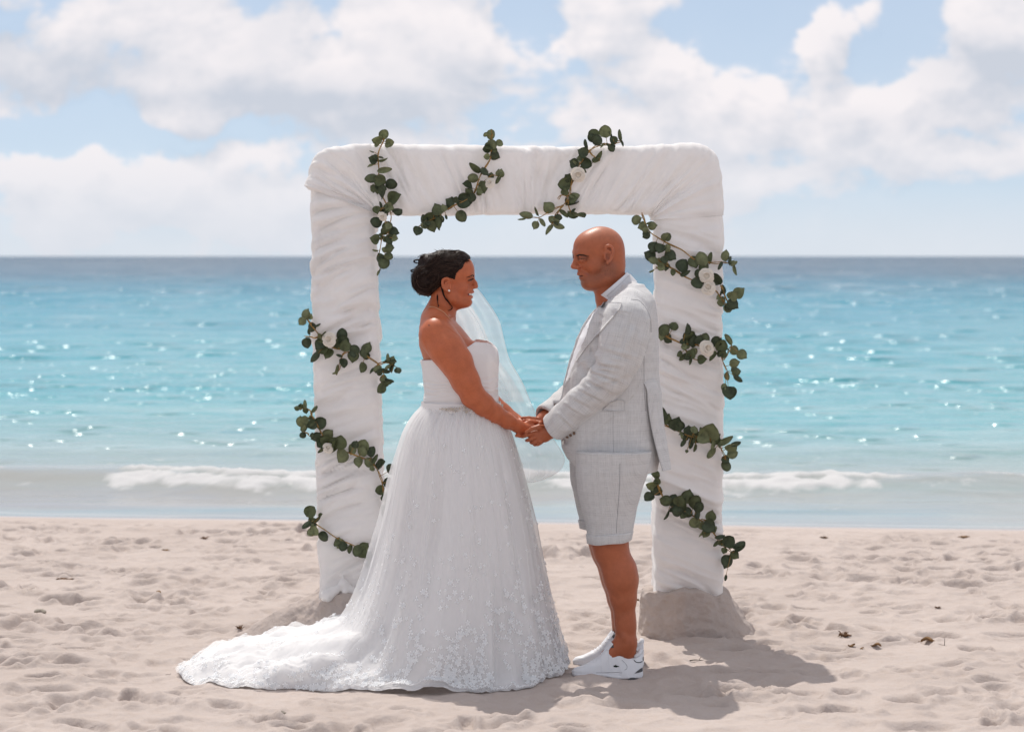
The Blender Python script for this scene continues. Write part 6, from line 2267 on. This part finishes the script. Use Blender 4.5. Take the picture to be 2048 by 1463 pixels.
def garland(fr, stems, leaves, roses, label, lift=0.028, seed=0):
    """fr: enlargement frame at the depth of the arch's front; stems, leaves (u, v, r[, kind]), roses (u, v, r) read from it"""
    rg = np.random.default_rng(seed + 100)
    st = [np.array([np.append(fr.p(u, v), 0)[:3] for u, v in s]) for s in stems]
    root = empty('garland', st[0][0] + np.array([0, -lift, 0]), label, 'garland', GROUP_G)
    base = np.array(root.location)
    b = Bag(); allp = []
    for s in st:
        n = max(14, int(np.linalg.norm(np.diff(s, axis=0), axis=1).sum() / 0.012))
        c = spline(s, n)
        c[:, 1] -= lift * 0.55
        c += 0.004 * np.stack([perlin(np.arange(n) / 4.0, seed, 0.1, 1), perlin(np.arange(n) / 4.0, seed, 0.5, 2), perlin(np.arange(n) / 4.0, seed, 0.9, 3)], 1)
        allp.append(c)
        for k in range(2):
            ph = rg.uniform(0, 6)
            o = 0.004 * np.stack([np.cos(np.arange(n) * 0.5 + ph + k * 3), np.sin(np.arange(n) * 0.5 + ph + k * 3) * 0.7, np.sin(np.arange(n) * 0.4 + ph + k * 3)], 1)
            b.tube(c + o, np.linspace(0.0026, 0.0017, n), 5)
    P_ = np.concatenate(allp)
    tans = np.concatenate([np.gradient(c, axis=0) for c in allp])
    # the smaller leaves that fill the twigs between the ones one can pick out
    fill = []
    rm = float(np.mean([L[2] for L in leaves]))
    for k in range(int(len(leaves) * 0.45)):
        q = P_[rg.integers(4, len(P_) - 2)]
        uu = ((q[0] / q[1] * F + 1024) - fr.x0) * fr.sc; vv = ((CAMZ - q[2]) / q[1] * F + 512 - fr.y0) * fr.sc
        a = rg.uniform(0, 6.28); rr = rm * rg.uniform(0.5, 0.85)
        fill.append((uu + rr * 1.1 * math.cos(a), vv + rr * 1.1 * math.sin(a), rr, ('e' if rg.random() < 0.3 else '') + ('l' if rg.random() < 0.3 else '')))
    for L in list(leaves) + fill:
        u, v, r = L[:3]; kind = L[3] if len(L) > 3 else ''
        c = fr.p(u, v); R = fr.r(r)
        dxz = np.hypot(P_[:, 0] - c[0], P_[:, 2] - c[2])
        # the twig it grows from: the nearest stem point, a little back along the stem
        i = int(np.argmin(dxz))
        d = c - P_[i]; d[1] = 0
        dist = np.linalg.norm(d)
        if dist < 0.3 * R:
            d = np.array([rg.normal(), 0, rg.normal()]) + 0.6 * tans[i] / (np.linalg.norm(tans[i]) + 1e-9)
        d[1] = 0; d /= np.linalg.norm(d)
        depth = -rg.uniform(0.35, 1.25) * lift
        tip_y = rg.normal() * 0.35
        ax = np.array([d[0], tip_y - 0.15, d[2]]); ax /= np.linalg.norm(ax)
        long_ = 'e' in kind
        face = np.array([rg.normal() * (0.75 if long_ else 0.38), -1.0, rg.normal() * (0.75 if long_ else 0.38) + 0.15])
        face -= ax * face.dot(ax); face /= np.linalg.norm(face)
        side = np.cross(face, ax)
        tone = 'pale' if 'l' in kind or rg.random() < 0.1 else ('mid' if rg.random() < 0.45 else 'dark')
        k = int(rg.integers(0, 4)) if not long_ else int(rg.integers(4, 6))
        size = 2 * R * (1.16 if not long_ else 1.22)
        o = bpy.data.objects.new('leaf', LEAVES[tone, k]); COL.objects.link(o)
        o.parent = root
        start = c - ax * R; start[1] = c[1] + depth - ax[1] * R * 0.3
        m3 = Matrix((ax, side, face)).transposed()
        o.matrix_local = Matrix.Translation(Vector(start - base)) @ (m3 * size).to_4x4()
        # leaf stalk
        sp_ = P_[i]
        b.tube(spline([sp_, 0.5 * (sp_ + start) + np.array([0, -0.004, 0]), start, start + ax * R * 0.3], 6), np.linspace(0.0014, 0.0009, 6), 4)
    part('stem', b.mesh('stem'), M['stem'], root)
    for u, v, r in roses:
        c = fr.p(u, v); R = fr.r(r)
        ro = bpy.data.objects.new('rose', BUD); COL.objects.link(ro); ro.parent = root
        fz = np.array([rg.normal() * 0.25, -1.0, rg.normal() * 0.2 + 0.12]); fz /= np.linalg.norm(fz)
        fx = np.cross([0, 0, 1.0], fz); fx /= np.linalg.norm(fx); fy = np.cross(fz, fx)
        ro.matrix_local = Matrix.Translation(Vector(c + np.array([0, -lift * 1.1, 0]) - base)) @ (Matrix((fx, fy, fz)).transposed() * R * 1.08).to_4x4()
        for me in PETALS:
            p_ = bpy.data.objects.new('petal', me); COL.objects.link(p_); p_.parent = ro
    return root


FY = AY - 0.012
ZA, ZB = Frame(590, 250, 4.7186, FY), Frame(1000, 250, 3.954, FY)
ZC, ZD = Frame(580, 600, 2.438, FY), Frame(1270, 600, 2.438, FY)
garland(ZA, [[(835, 120), (830, 180), (790, 300), (785, 480), (840, 690), (905, 860), (850, 1000), (815, 1100), (790, 1230)], [(850, 900), (880, 1000), (870, 1150), (850, 1250)], [(850, 780), (800, 800), (755, 808)]],
        [(785, 130, 48, 'l'), (840, 105, 48, 'l'), (890, 160, 38, 'l'), (775, 185, 26, 'l'), (870, 185, 30, 'l'), (745, 325, 42), (715, 385, 30, 'e'), (735, 250, 20, 'e'), (825, 330, 40, 'e'), (725, 490, 52), (835, 430, 58, 'e'), (805, 520, 55), (900, 570, 54), (735, 620, 55),
         (845, 645, 60), (800, 580, 40), (935, 695, 66), (965, 810, 48), (895, 780, 42), (835, 825, 36, 'e'), (880, 815, 28, 'e'), (785, 910, 55), (870, 950, 50), (925, 1000, 50), (850, 1010, 40), (760, 1075, 45), (890, 1075, 45), (945, 1070, 30), (830, 1060, 30, 'e'), (885, 1160, 44),
         (845, 1285, 56), (790, 1250, 38), (880, 1235, 38), (790, 1390, 24, 'le'), (800, 1365, 18, 'e')], [(838, 862, 42)],
        'garland hanging from the top of the beam over its end above the dark-haired person', seed=1)
garland(ZA, [[(1860, 90), (1860, 160), (1840, 300), (1765, 470), (1690, 640), (1530, 745), (1410, 820), (1290, 890), (1180, 950)], [(1720, 560), (1800, 520), (1880, 480), (1940, 492)]],
        [(1855, 85, 45, 'l'), (1808, 100, 26, 'l'), (1850, 185, 46, 'l'), (1920, 180, 34, 'l'), (1830, 220, 40), (1885, 290, 46), (1870, 230, 34), (1715, 415, 64, 'e'), (1795, 432, 46), (1690, 508, 46), (1850, 475, 30), (1915, 505, 38, 'e'), (1635, 575, 52), (1760, 580, 55), (1735, 640, 26, 'l'), (1660, 680, 46), (1640, 640, 40),
         (1590, 720, 66), (1540, 715, 40), (1440, 735, 66), (1350, 800, 56), (1565, 855, 54), (1290, 880, 66), (1340, 925, 60), (1280, 955, 55), (1210, 900, 44), (1215, 950, 34), (1162, 995, 42), (1430, 860, 22, 'e')], [(1850, 560, 52)],
        'garland slanting down across the middle of the beam, tip hanging left below the cloth', seed=2)
garland(ZB, [[(960, 130), (870, 150), (770, 165), (690, 220), (620, 320), (570, 450), (545, 560), (500, 630), (420, 665), (310, 735)], [(540, 600), (560, 680), (580, 710)], [(500, 630), (450, 690), (420, 760), (405, 800)], [(700, 210), (750, 250), (780, 280)], [(545, 562), (500, 560), (452, 580)]],
        [(740, 85, 40), (770, 130, 42), (725, 110, 34), (835, 60, 45, 'l'), (880, 78, 22, 'e'), (958, 92, 38, 'e'), (955, 135, 28, 'e'), (893, 130, 32), (850, 158, 20, 'e'), (682, 160, 34, 'e'), (658, 220, 40), (680, 292, 42), (775, 255, 38, 'e'), (760, 280, 38, 'le'), (590, 305, 40), (650, 350, 30, 'e'), (513, 475, 46), (553, 432, 44), (583, 550, 36, 'l'), (560, 620, 50), (575, 590, 34),
         (385, 655, 46, 'l'), (620, 725, 48), (570, 695, 42), (215, 715, 48, 'e'), (180, 735, 28, 'e'), (300, 690, 34, 'e'), (286, 790, 32, 'l'), (395, 820, 40, 'le'), (458, 795, 40, 'le'), (410, 750, 32, 'l'), (495, 695, 38, 'e'), (455, 735, 28)], [(618, 390, 58)],
        'garland with a single cream rose slanting across the beam above the bald head', seed=3)
garland(ZB, [[(1115, 700), (1135, 740), (1180, 840), (1290, 915), (1420, 980), (1530, 1060), (1660, 1085), (1760, 1090), (1850, 1110)], [(1245, 1060), (1350, 1130), (1500, 1220), (1640, 1270), (1720, 1330), (1780, 1420)], [(1340, 1000), (1300, 1060), (1350, 1130)], [(1740, 1260), (1780, 1370), (1830, 1420)], [(1230, 1130), (1260, 1120), (1310, 1120)]],
        [(1088, 750, 40, 'l'), (1120, 795, 36, 'l'), (1150, 830, 26, 'l'), (1200, 800, 34, 'l'), (1160, 865, 34), (1310, 895, 38, 'l'), (1215, 955, 46), (1190, 1030, 44), (1215, 1060, 36), (1270, 975, 40), (1340, 1025, 46), (1330, 975, 30), (1445, 1115, 56), (1452, 1175, 38, 'e'), (1530, 1075, 46), (1600, 1065, 52), (1625, 1120, 52), (1660, 1062, 40, 'e'), (1560, 1240, 46), (1560, 1180, 34), (1720, 1220, 46), (1735, 1098, 32, 'e'),
         (1788, 1040, 42, 'l'), (1825, 1080, 38, 'e'), (1855, 1140, 34, 'le'), (1840, 1100, 26, 'e'), (1890, 1330, 46, 'l'), (1828, 1345, 40, 'l'), (1745, 1390, 40, 'l'), (1830, 1410, 46), (1795, 1440, 34, 'l'), (1760, 1310, 34, 'e'), (1200, 1150, 20, 'le')], [(1632, 1195, 60), (1645, 1290, 60)],
        'garland with two cream roses winding from the inner corner down the right-hand post', seed=4)
garland(ZD, [[(120, 160), (165, 180), (230, 213), (300, 220), (400, 258), (428, 290), (445, 345)], [(230, 213), (250, 250), (280, 280), (320, 290)], [(430, 290), (450, 250), (470, 225)]],
        [(138, 150, 28), (128, 170, 22), (165, 185, 25), (190, 124, 25), (245, 143, 27), (265, 178, 30), (288, 205, 28), (335, 190, 26), (310, 195, 22), (388, 205, 25), (412, 222, 28), (400, 200, 22), (238, 270, 22, 'e'), (216, 260, 16), (272, 262, 22), (270, 295, 14, 'e'), (322, 290, 22), (380, 266, 24, 'e'), (452, 200, 26, 'le'), (485, 245, 24, 'l'), (515, 262, 25, 'l'), (480, 310, 24, 'l'),
         (490, 345, 26), (495, 375, 22, 'e'), (455, 447, 32), (438, 420, 20)], [(340, 236, 38)],
        'garland with one round cream rose across the right-hand post beside the grey jacket', seed=5)
garland(ZD, [[(105, 590), (150, 610), (250, 655), (340, 668), (400, 690), (430, 745), (440, 780)], [(330, 660), (370, 680), (410, 705)]],
        [(122, 540, 24), (130, 560, 22), (150, 580, 25), (200, 605, 33), (215, 612, 24), (260, 635, 22), (290, 660, 30), (285, 630, 18, 'l'), (355, 640, 44, 'l'), (330, 668, 30, 'l'), (382, 672, 30), (270, 688, 24, 'e'), (238, 690, 18, 'e'), (290, 712, 18, 'e'), (250, 732, 8), (430, 685, 36, 'le'), (465, 716, 30, 'l'), (480, 695, 22, 'e'), (378, 738, 26, 'le'), (470, 748, 24, 'l'), (445, 798, 26), (438, 775, 20)], [],
        'garland with broad olive leaves across the right-hand post at the height of the jacket hem', seed=6)
garland(ZD, [[(108, 850), (110, 910), (160, 985), (250, 1032), (330, 1080), (390, 1150), (430, 1190), (470, 1228)], [(320, 1070), (360, 1060)]],
        [(100, 850, 20), (108, 880, 18), (87, 893, 27, 'l'), (72, 958, 24), (108, 930, 26), (140, 968, 28), (182, 975, 28), (215, 975, 28), (257, 960, 32), (290, 988, 32), (305, 1010, 26), (155, 1038, 22, 'e'), (210, 1020, 28), (250, 1028, 26), (230, 995, 28), (290, 1075, 25), (305, 1042, 25, 'e'), (365, 1048, 25), (355, 1097, 32), (345, 1135, 20, 'l'), (325, 1140, 16, 'e'), (405, 1146, 22, 'e'), (452, 1175, 28),
         (497, 1188, 30), (500, 1210, 22, 'e'), (480, 1237, 22), (452, 1268, 32), (440, 1345, 13, 'e')], [],
        'lowest garland on the right-hand post, dark leaves from behind the grey shorts', seed=7)
garland(ZC, [[(70, 80), (95, 110), (140, 165), (205, 228), (290, 240), (360, 265), (430, 310), (452, 350), (452, 410)], [(300, 238), (262, 262), (248, 300), (236, 340)], [(430, 310), (470, 302), (520, 325)], [(140, 180), (110, 180), (75, 178)]],
        [(75, 70, 26, 'l'), (65, 100, 20, 'l'), (95, 80, 18, 'l'), (105, 128, 22), (85, 205, 25), (97, 155, 16, 'e'), (130, 120, 14, 'e'), (160, 228, 33), (150, 215, 26), (192, 257, 26), (126, 272, 28, 'e'), (158, 178, 26), (252, 172, 28), (262, 200, 24), (235, 215, 25), (270, 222, 28), (255, 303, 22), (236, 345, 22, 'e'), (320, 245, 24), (308, 268, 28), (372, 230, 26), (370, 258, 26), (352, 322, 24),
         (405, 340, 16, 'e'), (455, 335, 24, 'e'), (430, 330, 20, 'l'), (480, 298, 32, 'e'), (500, 325, 30, 'e'), (455, 375, 18, 'l'), (470, 400, 26, 'e'), (444, 422, 24)], [(200, 195, 36)],
        'garland with one cream rose across the left-hand post at shoulder height', seed=8)
garland(ZC, [[(105, 545), (118, 580), (140, 620), (190, 690), (280, 735), (380, 780), (428, 835), (455, 895), (465, 985)], [(110, 550), (80, 530), (50, 528)], [(60, 630), (85, 650), (98, 662)]],
        [(55, 597, 28, 'l'), (75, 580, 20, 'l'), (110, 600, 25), (145, 597, 27), (75, 625, 20, 'l'), (133, 667, 24), (185, 660, 28), (165, 695, 30), (175, 680, 26), (157, 720, 22, 'e'), (237, 692, 33), (220, 690, 26), (215, 722, 26, 'e'), (250, 752, 36, 'l'), (298, 730, 25, 'l'), (318, 703, 18), (355, 712, 28, 'l'), (350, 738, 26), (403, 742, 24), (340, 782, 25, 'l'), (395, 790, 25, 'l'), (412, 775, 22, 'e'), (447, 805, 28), (430, 800, 20),
         (496, 822, 25), (478, 890, 28), (495, 885, 20), (443, 922, 22), (465, 960, 20), (472, 1008, 22), (458, 1030, 16), (492, 930, 12)], [(188, 722, 26)],
        'garland with olive leaves across the left-hand post, its tail hanging beside the skirt', seed=9)
garland(ZC, [[(92, 1040), (105, 1065), (150, 1100), (220, 1152), (300, 1190), (380, 1228), (440, 1262)], [(120, 1090), (110, 1120), (140, 1140)], [(405, 1250), (412, 1290)]],
        [(100, 1030, 27), (92, 1085, 24, 'e'), (108, 1128, 24, 'l'), (125, 1120, 22, 'l'), (157, 1148, 26), (150, 1050, 12), (130, 1070, 18, 'e'), (240, 1187, 32), (262, 1190, 22), (230, 1170, 22), (297, 1208, 22, 'e'), (330, 1210, 26), (348, 1222, 32), (362, 1203, 25), (380, 1240, 22), (412, 1252, 26), (425, 1260, 20), (410, 1298, 20)], [],
        'lowest garland on the left-hand post, running behind the skirt', seed=10)


# ------------------------------------------------------------------ flotsam on the sand
def scrap(px, py, w, kind, label, seed, cat, mt, h=0.35):
    rg = np.random.default_rng(seed)
    g = on_sand(px, py)
    s = 0.8 * w / F * g[1]                       # half width
    b = Bag()
    if kind == 'weed':
        for k in range(16):
            a = rg.uniform(0, np.pi * 2); L = s * rg.uniform(0.5, 1.2)
            c = np.array([rg.normal() * s * 0.3, rg.normal() * s * 0.3, s * 0.10])
            e = c + np.array([math.cos(a) * L, math.sin(a) * L * 0.7, s * h * rg.uniform(-0.1, 1.0)])
            m = 0.5 * (c + e) + np.array([0, 0, s * h * 0.7 * rg.random()])
            b.tube(spline([c, m, e], 7), np.linspace(1, 0.4, 7) * s * rg.uniform(0.08, 0.2), 5)
    elif kind == 'leaf':
        nx, ny = 10, 6; V = []
        for i in range(nx):
            x = i / (nx - 1)
            for j in range(ny):
                t = -1 + 2 * j / (ny - 1)
                wd = 0.36 * math.sin(math.pi * x ** 0.9) ** 0.8
                V.append(((x - 0.5) * 2 * s, t * wd * 2 * s, s * (0.16 + 0.35 * t * t + 0.25 * math.sin(x * 5 + seed)) ))
        b.add(V, grid_faces(nx, ny)); b.add(np.array(V) - [0, 0, s * 0.05], grid_faces(nx, ny)[:, ::-1])
        b.tube([(-1.4 * s, 0, s * 0.1), (-s, 0, s * 0.2), (0, 0, s * 0.3)], [s * 0.03, s * 0.04, s * 0.02], 5)
    elif kind == 'twig':
        p_ = spline([(-s, 0, 0.1 * s), (-0.3 * s, 0.05 * s, 0.16 * s), (0.3 * s, -0.04 * s, 0.12 * s), (s, 0.02 * s, 0.06 * s)], 14)
        b.tube(p_, np.linspace(1, 0.4, 14) * s * 0.07, 6)
        b.tube(spline([p_[8], p_[8] + np.array([0.2 * s, 0.2 * s, 0.25 * s]), p_[8] + np.array([0.35 * s, 0.3 * s, 0.3 * s])], 5), [s * .035] * 5, 5)
    elif kind == 'stick':
        b.tube([(0, 0, -0.2 * s), (0.05 * s, 0, s), (0.0, 0, 2.0 * s)], [s * .1, s * .09, s * .05], 6)
        b.tube([(0, 0, 0.1 * s), (-s, -0.1 * s, 0.25 * s), (-1.6 * s, 0, 0.35 * s)], [s * .05, s * .05, s * .03], 5)
    else:                                   # lump of weathered coral
        th, ph = np.meshgrid(np.linspace(0, np.pi, 13), np.linspace(0, 2 * np.pi, 20, endpoint=False), indexing='ij')
        L = np.stack([np.cos(th), np.sin(th) * np.cos(ph), np.sin(th) * np.sin(ph)], -1).reshape(-1, 3)
        r = 1 + 0.30 * perlin(L[:, 0] * 1.6 + seed, L[:, 1] * 1.6, L[:, 2] * 1.6, seed) + 0.12 * perlin(L[:, 0] * 4, L[:, 1] * 4, L[:, 2] * 4, seed + 1)
        b.add(L * r[:, None] * np.array([1, 0.8, h]) * s + np.array([0, 0, h * 0.45 * s]), grid_faces(13, 20, wrap_v=True))
    me = b.mesh(cat.replace(' ', '_'))
    o = link(cat.replace(' ', '_'), me, M[mt]); o.location = Vector(g)
    o.rotation_euler.z = 0 if kind in ('stick',) else rg.uniform(-0.4, 0.4)
    return tag(o, label, cat)


scrap(410, 1077, 11, 'weed', 'rust-coloured seaweed scrap lying below the shoreline, nearest the left-hand post', 1, 'seaweed scrap', 'seaweed')
scrap(332, 1101, 9, 'weed', 'small yellow-brown seaweed scrap between the rust-coloured scrap and the waterline corner', 2, 'seaweed scrap', 'dry_leaf')
scrap(125, 1160, 17, 'weed', 'flat wide seaweed scrap half buried on the far left sand', 3, 'seaweed scrap', 'seaweed', 0.2)
scrap(80, 1226, 16, 'lump', 'pale grey-brown stone lying on the far left sand', 4, 'stone', 'stone', 0.5)
scrap(317, 1187, 6, 'lump', 'tiny ochre stone alone on the smooth sand left of the arch', 5, 'stone', 'dry_leaf', 0.6)
scrap(481, 1263, 9, 'weed', 'dark brown tuft of seaweed beside the lace train, at the end of the sand slope', 6, 'seaweed scrap', 'seaweed', 0.9)
scrap(338, 1349, 9, 'twig', 'dark bit of twig next to the tip of the lace train', 7, 'twig', 'twig')
scrap(1689, 1272, 17, 'weed', 'brown seaweed tuft, largest on the sand right of the arch', 8, 'seaweed scrap', 'seaweed', 0.7)
scrap(1703, 1292, 10, 'leaf', 'small curled tan leaf just below the largest seaweed tuft', 9, 'dry leaf', 'dry_leaf')
scrap(1724, 1297, 6, 'leaf', 'tiny tan leaf between the two larger dry leaves', 10, 'dry leaf', 'dry_leaf')
scrap(1752, 1294, 13, 'leaf', 'long tan leaf lying right of the largest seaweed tuft', 11, 'dry leaf', 'dry_leaf')
scrap(1856, 1281, 18, 'leaf', 'largest dry leaf, tan and pointed, beside the upright twig', 12, 'dry leaf', 'dry_leaf')
scrap(1889, 1290, 9, 'stick', 'thin dark twig standing upright in the sand beside the largest dry leaf', 13, 'twig', 'twig')
scrap(1875, 1216, 8, 'weed', 'little dark brown seaweed scrap above a smooth hump on the right', 14, 'seaweed scrap', 'seaweed')
scrap(1395, 1321, 20, 'twig', 'dark twig lying in the shadow of the arch behind the trainers', 15, 'twig', 'twig')
scrap(1926, 1074, 13, 'weed', 'orange-brown seaweed scrap by the waterline at the far right', 16, 'seaweed scrap', 'dry_leaf', 0.2)
scrap(1650, 1076, 10, 'weed', 'brown seaweed scrap by the waterline midway between the arch and the far right', 17, 'seaweed scrap', 'seaweed', 0.4)
scrap(1215, 1075, 8, 'weed', 'brown seaweed scrap by the waterline seen beside the grey shorts', 18, 'seaweed scrap', 'seaweed', 0.4)
scrap(1274, 1202, 6, 'lump', 'tiny red-brown stone behind the bare shin', 19, 'stone', 'seaweed', 0.6)
scrap(1965, 1437, 6, 'lump', 'small dark stone near the bottom right corner of the beach', 20, 'stone', 'stone', 0.6)
scrap(563, 1435, 10, 'lump', 'small brown pebble in front of the lace train', 21, 'stone', 'stone', 0.5)
